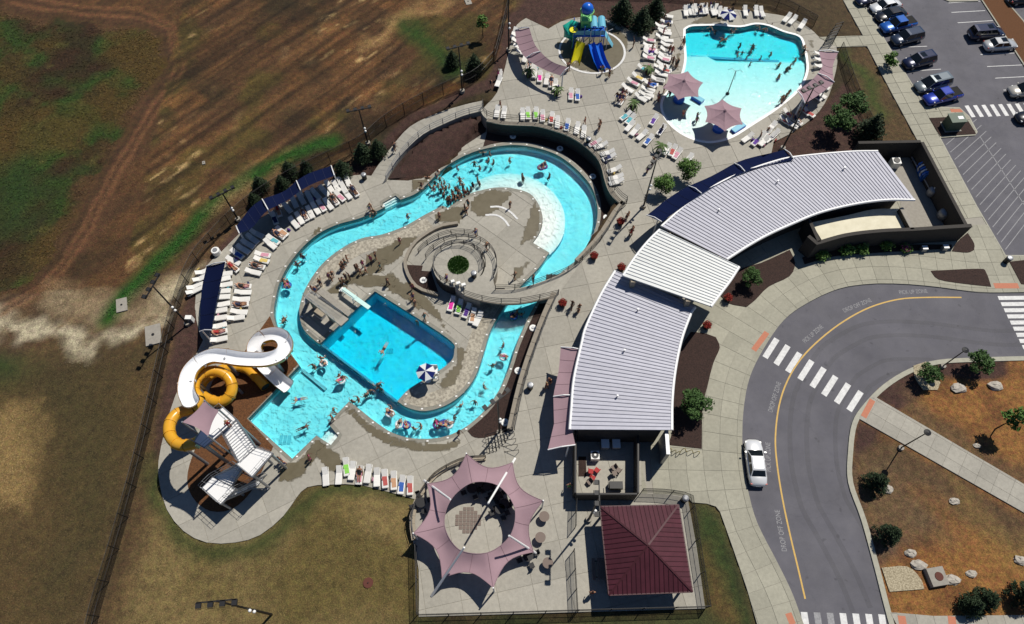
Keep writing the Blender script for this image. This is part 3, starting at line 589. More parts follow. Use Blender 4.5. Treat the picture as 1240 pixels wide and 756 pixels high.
def ground_text(txt, a, b, z, m, parent, h=.5):
    cu = bpy.data.curves.new('txt', 'FONT'); cu.body = txt; cu.align_x = 'CENTER'; cu.align_y = 'CENTER'; cu.size = h / .7
    o = bpy.data.objects.new('txt', cu); C.objects.link(o); dg = bpy.context.evaluated_depsgraph_get()
    me = bpy.data.meshes.new_from_object(o.evaluated_get(dg)); bpy.data.objects.remove(o)
    A, B = g(*a, z), g(*b, z); wid = max(v.co.x for v in me.vertices) - min(v.co.x for v in me.vertices); k = (B - A).length / wid
    T = Matrix.Translation((A + B) / 2) @ Matrix.Rotation(math.atan2((B - A).y, (B - A).x), 4, 'Z') @ Matrix.Diagonal((k, 1, 1, 1))
    me.transform(T); me.materials.clear(); me.materials.append(M[m]); ob = bpy.data.objects.new('lettering', me); C.objects.link(ob); ob.parent = parent
for t, a, b in [('PICK UP ZONE', s7((666, 42))[0], s7((764, 37))[0]), ('DROP OFF ZONE', s7((470, 107))[0], s7((566, 68))[0]), ('PICK UP ZONE', s7((330, 216))[0], s7((394, 160))[0]), ('DROP OFF ZONE', s7((212, 462))[0], s7((243, 358))[0]), ('PICK UP ZONE', s7((206, 672))[0], s7((204, 570))[0]), ('DROP OFF ZONE', s8((342, 458))[0], s8((314, 303))[0])]:
    ground_text(t, a, b, PZ, 'paint_faded', road)
# red warning pads in the pavement
for a, b, w in [(s7((153, 245))[0], s7((200, 182))[0], .6), (s7((540, 480))[0], s7((572, 420))[0], .6), (s1((862, 586))[0], s1((955, 586))[0], .7), (s8((355, 690))[0], s8((372, 732))[0], .6), (r5((663, 402))[0], r5((706, 402))[0], .6)]:
    stripe(a, b, w, .036 if a[0] > 1040 and a[1] > 400 else .004, 'tactile', walk, 'warning_pad')
stripe(s8((780, 700))[0], s8((786, 735))[0], .7, .036, 'tactile', walk, 'warning_pad'); stripe(s8((968, 702))[0], s8((972, 735))[0], .7, .036, 'tactile', walk, 'warning_pad')

# ---------------------------------------------------------------- pools
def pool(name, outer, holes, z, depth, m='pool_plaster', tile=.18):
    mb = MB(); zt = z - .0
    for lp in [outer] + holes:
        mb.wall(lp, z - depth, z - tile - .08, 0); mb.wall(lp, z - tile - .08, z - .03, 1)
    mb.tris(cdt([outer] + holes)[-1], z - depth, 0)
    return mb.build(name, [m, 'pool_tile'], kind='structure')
def water(name, loops, z, depth, m):
    """closed body of water under the surface loops[0] minus loops[1:]"""
    import bmesh
    t = MB().tris(cdt(loops)[-1], z, 0, depth); n = len(t.v) // 2; top = [f for f in t.f if max(f) < n]
    t.f += [tuple(i + n for i in f)[::-1] for f in top]; t.m = [0] * len(t.f)
    ob = t.build(name, m, kind='structure'); bm = bmesh.new(); bm.from_mesh(ob.data); bmesh.ops.recalc_face_normals(bm, faces=bm.faces); bm.to_mesh(ob.data); bm.free(); return ob
ro = offset(river_w, .10 if area(river_w) < 0 else -.10); io = offset(island_w, -.10 if area(island_w) < 0 else .10)
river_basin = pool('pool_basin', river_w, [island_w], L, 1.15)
# diving well: deeper floor under the plaster of the river
DIV = [(388, 416), (454, 353), (511, 389), (547, 414), (550, 425), (547, 436), (533, 448), (497, 470), (481, 486)]
dv = G2(DIV, L)
river_basin.data.clear_geometry()
mb = MB()
for lp in (river_w, island_w): mb.wall(lp, L - 1.15, L - .24, 0); mb.wall(lp, L - .24, L - .03, 1)
sgn = -1 if area(dv) > 0 else 1; water('pool_water', [ro, io, offset(dv, sgn * .13)], L - .10, 5.2, 'water'); water('diving_water', [offset(dv, sgn * .11)], L - .10, 5.2, 'water_deep')
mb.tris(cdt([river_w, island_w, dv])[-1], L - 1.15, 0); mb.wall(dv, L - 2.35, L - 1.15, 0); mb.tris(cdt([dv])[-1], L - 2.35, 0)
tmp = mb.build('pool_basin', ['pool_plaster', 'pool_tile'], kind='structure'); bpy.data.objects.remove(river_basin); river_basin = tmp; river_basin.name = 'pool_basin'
# low submerged wall between the diving well and the river
a, b = g(388, 416, L), g(481, 486, L); MB().beam((a.x, a.y, L - .86), (b.x, b.y, L - .86), .4, .7).build('dividing_wall', 'pool_tile', river_basin)
a, b = g(363, 444, L), g(392, 468, L); mat('drain', (.36, .55, .62), .6); MB().beam((a.x, a.y, L - 1.0), (b.x, b.y, L - 1.0), .35, .35).build('dividing_wall', 'drain', river_basin)
for px, w_ in (((345, 533), 1.3), ((470, 420), .8), ((430, 395), .8)):
    p = g(*px, L - 1.1); dz = L - 1.14 if px[0] < 400 else L - 2.34
    for i in (-1, 0, 1): MB().box((p.x + i * w_ * .34, p.y, dz + .02), (w_ * .28, w_ * .8, .03), R(-40) * 0).build('drain_grate', 'drain', river_basin)
# beach entry: white shelf that slopes down into the river
sh_in = G2(smooth([(560, 239), (585, 229), (605, 226), (625, 228), (642, 234.5), (653, 248.5), (657.5, 266), (653.5, 282), (645, 294.5)], False), L)
sh_out = G2(smooth([(572, 220), (579, 214), (599, 207.5), (625, 207), (652, 216), (671, 231), (683, 252.5), (684, 275.6), (678, 292), (666, 306.5)], False), L)
n_ = 40; dp_ = lambda i: max(0, 1 - i / n_ / .75); A_ = [(x, y, L - .14 - .28 * dp_(i)) for i, (x, y) in enumerate(resample(sh_in, n_))]; B_ = [(x, y, L - .42 - .35 * dp_(i)) for i, (x, y) in enumerate(resample(sh_out, n_))]
mid = [tuple((np.array(p) * .45 + np.array(q) * .55) + np.array([0, 0, .09])) for p, q in zip(A_, B_)]
MB().strip(A_, mid).strip(mid, B_).strip(B_, [(x, y, L - 1.15) for x, y, z in B_], 1).build('beach_shelf', ['pool_white', 'pool_tile'], river_basin, True)
MB().add([A_[0], B_[0], (B_[0][0], B_[0][1], L - 1.15), (A_[0][0], A_[0][1], L - 1.15)], [(0, 1, 2, 3)]).add([A_[-1], B_[-1], (B_[-1][0], B_[-1][1], L - 1.15), (A_[-1][0], A_[-1][1], L - 1.15)], [(0, 1, 2, 3)]).build('shelf_end', 'pool_white', river_basin)
# entry steps into the river
for P in ([(466, 251), (463, 246), (479, 237), (485, 242)], [(397, 513), (409.6, 528), (400.7, 539), (383, 527.5)]):
    q = [Vector(p) for p in G2(P, L)]
    for i in range(3):
        t0, t1 = i / 3 * .8, (i + 1) / 3 * .8
        if P[0][0] > 450: a, b, c, d = q[1].lerp(q[0], t0), q[2].lerp(q[3], t0), q[2].lerp(q[3], t1), q[1].lerp(q[0], t1)
        else: a, b, c, d = q[2].lerp(q[3], t0), q[1].lerp(q[0], t0), q[1].lerp(q[0], t1), q[2].lerp(q[3], t1)
        MB().tris([[tuple(a), tuple(b), tuple(c)], [tuple(a), tuple(c), tuple(d)]], L - .2 - .2 * i, 0, .9).build('pool_step', 'pool_white', river_basin)
strip_path('coping', river_w, -.42 if area(river_w) > 0 else .42, L + .012, 'coping', True, .1, deck)
strip_path('coping', island_w, .42 if area(island_w) > 0 else -.42, L + .012, 'coping', True, .1, island)
# band of stone paving round the island
band = G2(smooth([(374, 342), (390, 320), (412, 302), (437, 289), (463, 284), (490, 274), (513, 261)], False), L)
strip_path('stone_band', offset(band, -.43, False), -1.7, L + .014, 'stone_paving', skirt=.03, parent=island)
band = G2(smooth([(609, 371), (595, 398), (586, 426), (576, 455), (561, 476), (540, 491), (515, 498), (494, 494), (486, 490)], False), L)
strip_path('stone_band', offset(band, -.43, False), -1.6, L + .014, 'stone_paving', skirt=.03, parent=island)
# wading pool on the plaza: floor slopes from nothing to the deep end
kc = np.array(kids_w); import itertools
T = cdt([kids_w], grid_cells(kids_w, 1.2, R(0), 0))
yA, yB = g(850, 168).y, g(880, 72).y; yL = [g(832, 65), g(945, 71)]
def kz(x, y):
    t = (y - yA - .12 * (x - g(850, 168).x) * 0) / (yB - yA)
    line = np.interp(x, [yL[0].x, yL[1].x], [yL[0].y, yL[1].y])
    return -.12 - .27 * min(max(t, 0), 1) ** 1.3 if y < line else -.85
kb = MB()
for P in T.values(): kb.tris(P, 0, 0, None, kz)
kb.wall(kids_w, -1.2, -.2, 0); kb.wall(kids_w, -.2, -.02, 1)
kids_basin = kb.build('wading_pool_basin', ['pool_white', 'pool_tile'], kind='structure')
a, b = yL; MB().beam((a.x + .6, a.y, -.66), (b.x, b.y, -.66), .4, .34).build('tile_line', 'pool_tile', kids_basin)
water('wading_pool_water', [offset(kids_w, -.06 if area(kids_w) > 0 else .06)], U - .09, 2.0, 'water_kids')
strip_path('pool_rim', kids_w, .35 if area(kids_w) < 0 else -.35, .014, 'pool_white', True, .1, plaza)

# ---------------------------------------------------------------- planting beds and wet patches
def bedmesh(name, px, z, m, h=.05, sm_=True, zf=None, kind='structure'):
    lp = G2(smooth(px, n=3) if sm_ else px, z); T = cdt([lp])[-1]
    return MB().tris(T, z + h, 0, h + .05, zf).build(name, m, kind=kind)
def mulch(px, z=U, m='mulch', **k): return bedmesh('mulch_bed', px, z, m, **k)
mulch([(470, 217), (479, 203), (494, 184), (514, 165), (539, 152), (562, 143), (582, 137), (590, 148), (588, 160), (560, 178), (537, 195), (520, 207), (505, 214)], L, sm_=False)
wallT = [(590, 145), (610, 148.7), (629.7, 149.7), (649.5, 150.7), (669, 155.6), (689, 162.6), (709, 174.5), (725, 189), (732, 201), (736, 217), (741, 231), (748.7, 241), (756.7, 247), (748, 256), (727, 289), (700, 318)]
ww = G2(smooth(wallT, False, 3), U); rw = G2(smooth([(585, 178), (599, 174), (625, 171.5), (653, 175.5), (680, 185.5), (704, 204), (721.5, 227), (728, 252), (725, 277), (717, 298), (703, 315)], False, 3), L)
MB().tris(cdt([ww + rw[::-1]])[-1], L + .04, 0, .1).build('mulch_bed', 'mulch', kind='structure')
wallB = [(673.5, 356), (661.6, 382), (649, 415), (638, 447), (629, 480), (620, 521)]
wb = G2(smooth(wallB, False, 3), U); rb_ = G2(smooth([(653, 368), (644, 386), (630, 418), (621, 446), (609, 475), (590, 501), (566, 522), (575, 530), (597, 530)], False, 3), L)
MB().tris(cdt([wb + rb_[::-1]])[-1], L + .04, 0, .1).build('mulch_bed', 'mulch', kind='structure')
mulch([(327, 383), (334, 400), (348, 424), (361, 441), (335, 470), (299, 507), (318, 527), (331, 541), (320, 565), (303, 597), (280, 617), (255, 619), (237, 607), (228, 590), (228, 570), (236, 545), (250, 510), (252, 480), (262, 455), (285, 440), (297, 425)], L, 'mulch_brown')
mulch(zq((60, 358), (205, 365), (215, 410), (262, 545), (140, 515), (80, 455)), L)
for P in (r8((690, 520), (760, 500), (870, 450), (890, 500), (870, 550), (790, 590), (740, 640), (705, 668), (640, 655), (605, 625), (640, 560)), s6((650, 70), (700, 75), (745, 90), (760, 130), (735, 190), (715, 270), (695, 360), (692, 515), (562, 500), (580, 440), (590, 250), (615, 130)),
          s1((140, 505), (250, 475), (400, 462), (600, 450), (700, 445), (700, 430), (500, 430), (250, 440), (130, 480)), s1((700, 455), (720, 420), (760, 385), (785, 425), (785, 450), (760, 460)), s1((620, 530), (800, 522), (830, 535), (850, 590), (740, 578), (650, 562))): mulch(P)
mulch(r5((585, 430), (705, 428), (745, 470), (755, 488), (625, 495)))
mulch(s1((920, 495), (1060, 480), (1060, 590), (965, 580)))
mulch(s1((0, 440), (60, 425), (100, 510), (0, 590)), sm_=False) if False else None
for P, m in ((s7((715, 300), (760, 285), (785, 320), (810, 360), (800, 385), (750, 385), (720, 340)), 'gravel'), (s8((705, 520), (800, 515), (850, 560), (865, 600), (735, 610)), 'gravel')): bedmesh('gravel_patch', P, U - .02, m)
isl = G2(r5((735, -40), (775, 0), (930, 238), (1080, 470), (1160, 440), (930, 75), (860, -5), (830, -40)), U); MB().tris(cdt([isl])[-1], .0, 0, .3).build('parking_island', 'mulch_brown', kind='structure'); strip_path('kerb', isl, .2 if area(isl) > 0 else -.2, .012, 'kerb', True, .3)
isl = G2(r5((590, -40), (640, -2), (660, 6), (765, 4), (745, -25)), U); MB().tris(cdt([isl])[-1], .0, 0, .3).build('parking_island', 'kerb', kind='structure')
_wet = [0]
def wetpatch(px, z, parent, up=.018):
    _wet[0] += 1; up += .0015 * (_wet[0] % 9)
    P = G2(smooth(px, n=3), z); A = np.array(P); gx, gy = np.arange(A[:, 0].min(), A[:, 0].max() + .4, .4), np.arange(A[:, 1].min(), A[:, 1].max() + .4, .4); x, y = np.meshgrid(gx, gy)
    f = np.where(inside(P, x, y), np.clip(dist_line(P, x, y) / 1.0, 0, 1), 0); host = (inside(island_w, x, y) if parent is island else inside(lower_w, x, y) & ~inside(river_w, x, y) if parent is deck else inside(plaza_w, x, y) & ~inside(kids_w, x, y))
    ny_, nx_ = x.shape; ids = np.arange(nx_ * ny_).reshape(ny_, nx_); ok = (inside(P, x, y) & host); fs = [tuple(int(v) for v in (ids[b, a], ids[b, a + 1], ids[b + 1, a + 1], ids[b + 1, a])) for b in range(ny_ - 1) for a in range(nx_ - 1) if ok[b, a] and ok[b, a + 1] and ok[b + 1, a + 1] and ok[b + 1, a]]
    ob = MB().add(np.stack([x, y, np.full(x.shape, z + up)], -1).reshape(-1, 3).tolist(), fs).build('wet_patch', 'wet', parent); at_ = ob.data.attributes.new('fade', 'FLOAT', 'POINT'); at_.data.foreach_set('value', f.reshape(-1).astype(np.float32))
for P in (r7((400, 265), (470, 235), (560, 245), (500, 320), (420, 350), (380, 320)), r7((250, 330), (330, 300), (400, 300), (360, 370), (260, 370)), r7((120, 420), (230, 400), (160, 470), (110, 520), (0, 560), (0, 480)), r7((20, 590), (110, 530), (190, 620), (250, 660), (210, 700), (100, 620)),
          s4((330, 60), (440, 20), (530, 110), (590, 220), (640, 260), (620, 330), (600, 390), (545, 410), (520, 380), (590, 300), (560, 210), (450, 110)), s4((200, 0), (310, 0), (430, 10), (330, 60), (230, 50)), r6((640, 560), (720, 500), (860, 430), (914, 410), (914, 480), (800, 500), (740, 560)), r7((620, 270), (660, 300), (650, 420), (600, 440), (540, 480), (560, 520), (640, 470), (600, 540), (560, 600), (540, 530))):
    wetpatch(P, L, island)
for P in (s4((235, 440), (330, 520), (430, 560), (560, 570), (640, 545), (600, 600), (500, 620), (380, 600), (300, 560), (220, 480), (180, 520), (160, 510)), s4((60, 620), (120, 560), (200, 600), (240, 700), (150, 690), (120, 640)), r7((165, 200), (230, 185), (290, 195), (220, 235), (150, 270), (170, 230)), s3((560, 520), (640, 430), (690, 470), (620, 560), (560, 620), (480, 620), (490, 540)), r6((560, 500), (480, 600), (470, 570), (540, 470)), r6((640, 290), (700, 310), (660, 330), (600, 350))):
    wetpatch(P, L, deck)
for P in (zf((360, 200), (480, 190), (590, 250), (690, 330), (700, 450), (640, 590), (520, 720), (430, 690), (380, 680), (200, 640), (60, 560), (10, 400), (80, 320), (200, 380), (300, 260)), r4((120, 330), (190, 120), (300, 60), (420, 70), (340, 110), (200, 115), (180, 200), (170, 330)), r4((640, 520), (740, 400), (770, 260), (730, 170), (780, 180), (790, 330), (700, 480))):
    wetpatch(P, U, plaza)
# ---------------------------------------------------------------- walls, railings, bridge
def rail_run(name, pts, label, cat='railing', h=1.07, step=1.8, bars=3, r=.032, m='steel_black', group=None, infill=None, post=.045):
    """posts at equal steps along 3-D points, rails between"""
    P = resample([tuple(p) for p in pts], step=step)
    t = thing(name, label, cat, P[0], 0, group)
    pm = None
    for p in P:
        if pm is None:
            pm = MB().cyl((0, 0, 0), (0, 0, h), post, post, 6); q = pm.build('post', m); q.parent = t; base = q; q.location = (0, 0, 0)
        else:
            q = base.copy(); C.objects.link(q); q.parent = t; q.location = Vector(p) - Vector(P[0])
    fine = resample([tuple(p) for p in pts], step=step / 3)
    for k in range(bars):
        zz = h if k == 0 else h * (1 - k / bars); MB().tube([(x, y, z + zz) for x, y, z in fine], r, 5).build('rail', m, t)
    if infill: MB().strip([(x, y, z + .05) for x, y, z in fine], [(x, y, z + h - .03) for x, y, z in fine]).build('wire_mesh', infill, t)
    return t
def ret_wall(name, line, th, z0, z1, label, m='wall_dark', cap='wall_block', ch=.14, cw=.1, side=1):
    a = offset(line, -th * side, False); T = []
    t = thing(name, label, 'wall', (line[0][0], line[0][1], z0))
    def band(A, B, za, zb, nm, mm):
        mb = MB(); N = len(A); v = [(p[0], p[1], zb) for p in A] + [(p[0], p[1], zb) for p in B] + [(p[0], p[1], za) for p in A] + [(p[0], p[1], za) for p in B]; f = []
        for i in range(N - 1): f += [(i, i + 1, N + i + 1, N + i), (2 * N + i, 2 * N + i + 1, i + 1, i), (N + i, N + i + 1, 3 * N + i + 1, 3 * N + i)]
        f += [(0, N, 3 * N, 2 * N), (N - 1, 2 * N - 1, 4 * N - 1, 3 * N - 1)]
        mb.add(v, f); mb.build(nm, mm, t)
    band(line, a, z0, z1 - ch, 'face', m)
    n = max(2, int(len(line) / 3)); lo = offset(line, cw * side, False); ai = offset(a, -.04 * side, False)
    ra, rb2 = resample(lo, n * 2 + 1), resample(ai, n * 2 + 1)
    for i in range(len(ra) - 1):
        A, B = [Vector(x) for x in ra[i:i + 2]], [Vector(x) for x in rb2[i:i + 2]]; e = .012
        band([tuple(A[0].lerp(A[1], e)), tuple(A[1].lerp(A[0], e))], [tuple(B[0].lerp(B[1], e)), tuple(B[1].lerp(B[0], e))], z1 - ch, z1, 'cap_stone', cap)
    return t
wn_ = G2(smooth(wallT[:13], False, 4), U)
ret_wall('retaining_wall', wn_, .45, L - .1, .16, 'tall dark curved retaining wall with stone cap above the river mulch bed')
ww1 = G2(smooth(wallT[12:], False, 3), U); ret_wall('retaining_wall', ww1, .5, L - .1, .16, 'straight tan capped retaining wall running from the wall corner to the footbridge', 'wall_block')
ww2 = G2(smooth(wallB, False, 3), U); ret_wall('retaining_wall', ww2, .5, L - .1, .16, 'curved tan capped retaining wall running from the footbridge to the stairs', 'wall_block')
rail_run('railing', [(x, y, .16) for x, y in offset([(p[0], p[1]) for p in G2(smooth([(583, 128), (582, 135)] + wallT[:13], False, 4), U)], .25, False)], 'black metal railing along the top of the tall curved retaining wall', step=2.2)
rail_run('railing', [(x, y, .16) for x, y in offset(ww1, .2, False)], 'black metal railing between the wall corner and the footbridge', step=2.2)
rail_run('railing', [(x, y, .16) for x, y in offset(ww2, .25, False)], 'black metal railing from the footbridge down to the stairs', step=2.2)
rail_run('railing', rampB, 'grey metal handrail along the inner edge of the ramp', m='steel_grey', step=2.0); 
# footbridge, round overlook, ramp that winds down round it
cz = U; cc = g(555, 321, U); Rp = 2.95; Ri, Ro = 3.1, 4.55
br_up = G2(smooth([(705, 316), (685, 330), (655, 342), (639, 347), (622, 350.6), (600, 351)], False, 3), U)
br_dn = G2(smooth([(676, 357), (650.5, 363), (626.7, 367), (603, 367), (580.6, 363), (562, 357)], False, 3), U)
bridge = thing('footbridge', 'curved concrete footbridge crossing the river to the round overlook', 'bridge', (br_up[6][0], br_up[6][1], L))
nb = 9; ua, da = resample(br_up, nb + 1), resample(br_dn, nb + 1)
for i in range(nb):
    q = [Vector(v) for v in (ua[i], ua[i + 1], da[i + 1], da[i])]; e = .006
    q = [q[0].lerp(q[1], e), q[1].lerp(q[0], e), q[2].lerp(q[3], e), q[3].lerp(q[2], e)]
    MB().tris([[tuple(q[0]), tuple(q[1]), tuple(q[2])], [tuple(q[0]), tuple(q[2]), tuple(q[3])]], .02, 0, .3).build('deck_slab', 'deck', bridge)
for edge in (br_up, br_dn): MB().tube([(x, y, -.18) for x, y in edge], .17, 6).build('edge_beam', 'wall_block', bridge)
for px in ((600, 360), (672, 344)):
    p = g(*px, L); MB().box((p.x, p.y, (L - .02) / 2 - .1), (2.2, .5, -L - .2)).build('abutment', 'wall_dark', bridge)
rail_run('railing', [(x, y, .02) for x, y in br_up], 'black railing on the upstream side of the footbridge', step=2.4)
rail_run('railing', [(x, y, .02) for x, y in br_dn], 'black railing on the pool side of the footbridge', step=2.4)
ov = thing('round_overlook', 'round raised concrete overlook with a green planting bed in its middle', 'platform', (cc.x, cc.y, L))
nseg = 16
for k in range(nseg):
    a0, a1 = 2 * math.pi * k / nseg + .004, 2 * math.pi * (k + 1) / nseg - .004; ri = 1.28
    mb = MB(); ar_ = [a0 + (a1 - a0) * i / 3 for i in range(4)]
    T = [(cc.x + ri * math.cos(a), cc.y + ri * math.sin(a)) for a in ar_] + [(cc.x + Rp * math.cos(a), cc.y + Rp * math.sin(a)) for a in ar_[::-1]]
    mb.tris(cdt([T])[-1], U, 0, .25).build('deck_slab', 'deck', ov)
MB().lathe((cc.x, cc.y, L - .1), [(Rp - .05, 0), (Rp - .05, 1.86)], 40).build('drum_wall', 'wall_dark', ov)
shb = MB().lathe((cc.x, cc.y, U - .1), [(1.27, 0), (1.27, .14), (.6, .2)], 24).build('planting_bed', 'leaf_mid', ov)
gr = MB()
for _ in range(900):
    a, r_ = random.random() * 6.28, 1.22 * math.sqrt(random.random()); x, y = cc.x + r_ * math.cos(a), cc.y + r_ * math.sin(a); h = random.uniform(.15, .4) * (1.2 if r_ < .7 else .8)
    dx, dy = random.uniform(-.12, .12), random.uniform(-.12, .12); gr.add([(x - .05, y, .05), (x + .05, y + .03, .05), (x + dx, y + dy, .1 + h)], [(0, 1, 2)])
gr.build('foliage', 'leaf_bright', shb)
def arcpts(r, a0, a1, z0, z1, n=40): return [(cc.x + r * math.cos(R(a0 + (a1 - a0) * i / n)), cc.y + r * math.sin(R(a0 + (a1 - a0) * i / n)), z0 + (z1 - z0) * i / n) for i in range(n + 1)]
def circ(n=48, r=Rp - .1, a0=-10, a1=255): return arcpts(r, a0, a1, U, U, n)
rail_run('railing', circ(), 'black railing round the edge of the raised round overlook', step=1.5)
sp = thing('spiral_ramp', 'concrete ramp winding down round the raised overlook', 'ramp', (cc.x, cc.y + Ri, L))
# ramp: from the bridge end (angle about -28 deg) anticlockwise over the top down to the left side
A0, A1 = -26, 175; nst = 18
inn, out = arcpts(Ri, A0, A1, U, L + .05, nst * 2), arcpts(Ro, A0, A1, U, L + .05, nst * 2)
for i in range(nst):
    a, b = inn[2 * i:2 * i + 3], out[2 * i:2 * i + 3]; mb = MB(); mb.strip([(x, y, z - .0) for x, y, z in a], b)
    mb.strip([(x, y, z) for x, y, z in b], [(x, y, z - .2) for x, y, z in b]); mb.build('ramp_slab', 'deck', sp)
MB().strip([(x, y, z - .2) for x, y, z in out], [(x, y, L - .05) for x, y, z in out]).build('outer_wall', 'wall_block', sp)
# landing that joins the bridge and the ramp
lp_ = [(cc.x + Rp * math.cos(R(a)), cc.y + Rp * math.sin(R(a))) for a in range(-95, -20, 8)] + [(out[0][0], out[0][1])] + [tuple(p) for p in (br_up[-1], br_dn[-1])]
lp_ = [(cc.x + (Rp + .0) * math.cos(R(a)), cc.y + (Rp + .0) * math.sin(R(a))) for a in range(-96, -24, 8)] + [(inn[0][0], inn[0][1]), (out[0][0], out[0][1]), br_up[-1], br_dn[-4], br_dn[-2], br_dn[-1]]
MB().tris(cdt([lp_])[-1], .012, 0, 2.0).build('landing', 'deck', sp)
rail_run('railing', arcpts(Ro - .06, A0 + 4, A1 - 20, U, L + .3), 'black railing on the outer edge of the winding ramp', step=1.5)
rail_run('railing', arcpts(Ri + .08, A0 + 25, A1 - 5, U - .2, L + .1), 'black railing on the inner edge of the winding ramp', step=1.5)
rail_run('railing', arcpts(Ro + 1.3, 150, 70, L, L), 'black handrail on the lower curved walk outside the winding ramp', step=1.6, h=.9)
lowc = G2(smooth(zq((375, 103), (270, 122), (180, 168), (100, 233), (55, 312), (45, 370), (80, 460), (140, 520), (255, 555)), False, 4), L)
lw = thing('seat_wall', 'low pale curved seat wall round the foot of the winding ramp', 'wall', (lowc[8][0], lowc[8][1], L))
rl = resample(lowc, 17); rl2 = resample(offset(lowc, .38, False), 17)
for i in range(16):
    q = [rl[i], rl[i + 1], rl2[i + 1], rl2[i]]; MB().tris([[q[0], q[1], q[2]], [q[0], q[2], q[3]]], L + .45, 0, .5).build('wall_block', 'wall_block', lw)
# white arcs painted on the splash pad
for P in (r7((465, 308), (500, 308), (535, 325), (562, 352)), r7((447, 338), (485, 338), (512, 353), (530, 377))): strip_path('painted_arc', G2(smooth(P, False, 5), L), .26, L + .034, 'paint_white', skirt=None, parent=island)
# stairs from the plaza down to the pool deck
st_ = thing('stairs', 'concrete stairs with black handrails from the plaza down to the pool deck', 'stairs', g(607, 540, L))
sa, sb, sc_, sd_ = g(621, 521, U), g(628, 548, U), g(590, 553, L), g(588, 530, L)
nst = 9
for i in range(nst):
    t0, t1 = i / nst, (i + 1) / nst; q = [sa.lerp(sd_, t0), sb.lerp(sc_, t0), sb.lerp(sc_, t1), sa.lerp(sd_, t1)]; z = U + (L - U) * (i + 1) / nst + .06
    MB().tris([[q[0][:2], q[1][:2], q[2][:2]], [q[0][:2], q[2][:2], q[3][:2]]], z, 0, .6).build('step', 'deck', st_)
for t in (0, .25, .5, .75, 1):
    a, b = sa.lerp(sb, t), sd_.lerp(sc_, t); mb = MB(); mb.tube([a + Vector((0, 0, .9)), b + Vector((0, 0, .9))], .03, 5)
    for k in range(4): p = a.lerp(b, k / 3); mb.cyl(p, p + Vector((0, 0, .9)), .03, .03, 5)
    mb.build('handrail', 'steel_black', st_)
hexw = G2(smooth([(588, 553), (560, 556), (530, 571), (515, 587), (503, 607), (497, 630), (500, 655)], False, 4), U)
ret_wall('retaining_wall', hexw, .4, L - .3, .3, 'curved block wall round the shaded dining plaza', 'wall_block', 'wall_tan', side=-1)
rail_run('railing', [(x, y, .3) for x, y in offset(hexw, .2, False)], 'black railing on the block wall round the dining plaza', h=.9, step=2)

# ---------------------------------------------------------------- fences
def fence(px, label, h=1.8, z=None, step=3.0):
    pts = [on_ground(*p) if z is None else g(*p, z) for p in smooth(px, False, 3, 30)]
    return rail_run('chain_link_fence', [tuple(p) for p in pts], label, 'fence', h, step, 2, .025, 'steel_black', infill='chain_link')
fence([(622, -25), (614, 20), (600, 75), (575, 100), (545, 112), (500, 134), (465, 156), (440, 178), (405, 195), (350, 222), (300, 255), (262, 292), (238, 322), (222, 362), (208, 410), (192, 480), (178, 540), (160, 610), (140, 680), (122, 740), (112, 790)], 'long black chain link fence between the field and the pool deck', 2.2)
fence([(622, -25), (700, -6), (800, -2), (850, 2), (930, 6), (985, 32)], 'black chain link fence behind the wading pool', 1.8)
fence([(1016, 62), (1030, 105), (1045, 140), (1062, 178)], 'black chain link fence between the mulch slope and the grass strip', 1.6)
fence([(505, 662), (506, 700), (507, 746), (680, 741), (855, 736)], 'black chain link fence at the edge of the dining plaza lawn', 1.8, U)
fence([(855, 736), (846, 680), (834, 603), (805, 598), (776, 597)], 'black chain link fence round the maroon pavilion', 1.8, U)
fence([(697, 603), (696, 640)], 'short black chain link fence panel behind the service yard', 1.8, U, 1.5); fence([(694, 668), (698, 740)], 'short black chain link fence panel beside the pavilion path', 1.8, U, 1.8)

# ---------------------------------------------------------------- bathhouse
def rib_roof(t, A, B, zA, zB, n, m, rib, name='roof_panel', trim='trim_white', th=.18):
    """standing seam panels between edge A (pool side) and edge B"""
    a, b = resample(A, n + 1), resample(B, n + 1)
    for i in range(n):
        p = [Vector((*a[i], zA)), Vector((*a[i + 1], zA)), Vector((*b[i + 1], zB)), Vector((*b[i], zB))]
        mb = MB(); mb.add(p + [v - Vector((0, 0, th)) for v in p], [(3, 2, 1, 0), (4, 5, 6, 7), (0, 1, 5, 4), (2, 3, 7, 6)] + ([(3, 0, 4, 7)] if i == 0 else []) + ([(1, 2, 6, 5)] if i == n - 1 else []))
        pan = mb.build(name, m, t)
        MB().beam(p[0] + Vector((0, 0, .035)), p[3] + Vector((0, 0, .025)), .07, .07).build('seam', rib, pan)
    for E, z, nm in ((a, zA, 'fascia'), (b, zB, 'gutter')):
        MB().tube([(x, y, z - .06) for x, y in E], .16, 6).build(nm, trim, t)
def wall_ring(t, loop, z0, z1, m, name='wall', openings=None): MB().tris(cdt([loop])[-1], z1, 0, z1 - z0).build(name, m, t)
bh = thing('bathhouse', 'long curved bathhouse with ribbed metal roofs and dark brick walls', 'building', g(800, 400, 0))
ZRF = 4.0
topR = G2(smooth([(801, 274), (832, 247), (870.5, 222), (902, 207.6), (934, 196.5), (962.5, 190), (1025, 184), (1063, 183)], False, 6), ZRF)
botR = G2(smooth([(880, 314), (905, 298), (930, 284), (962, 269.6), (993.5, 257), (1035, 247), (1073, 242), (1108, 242)], False, 6), ZRF)
rib_roof(bh, topR, botR, ZRF, ZRF, 64, 'roof_metal', 'roof_rib')
topL = G2(smooth([(745, 328), (727.6, 357), (710, 395), (704.6, 415), (695, 459), (692, 494), (690, 520)], False, 6), ZRF)
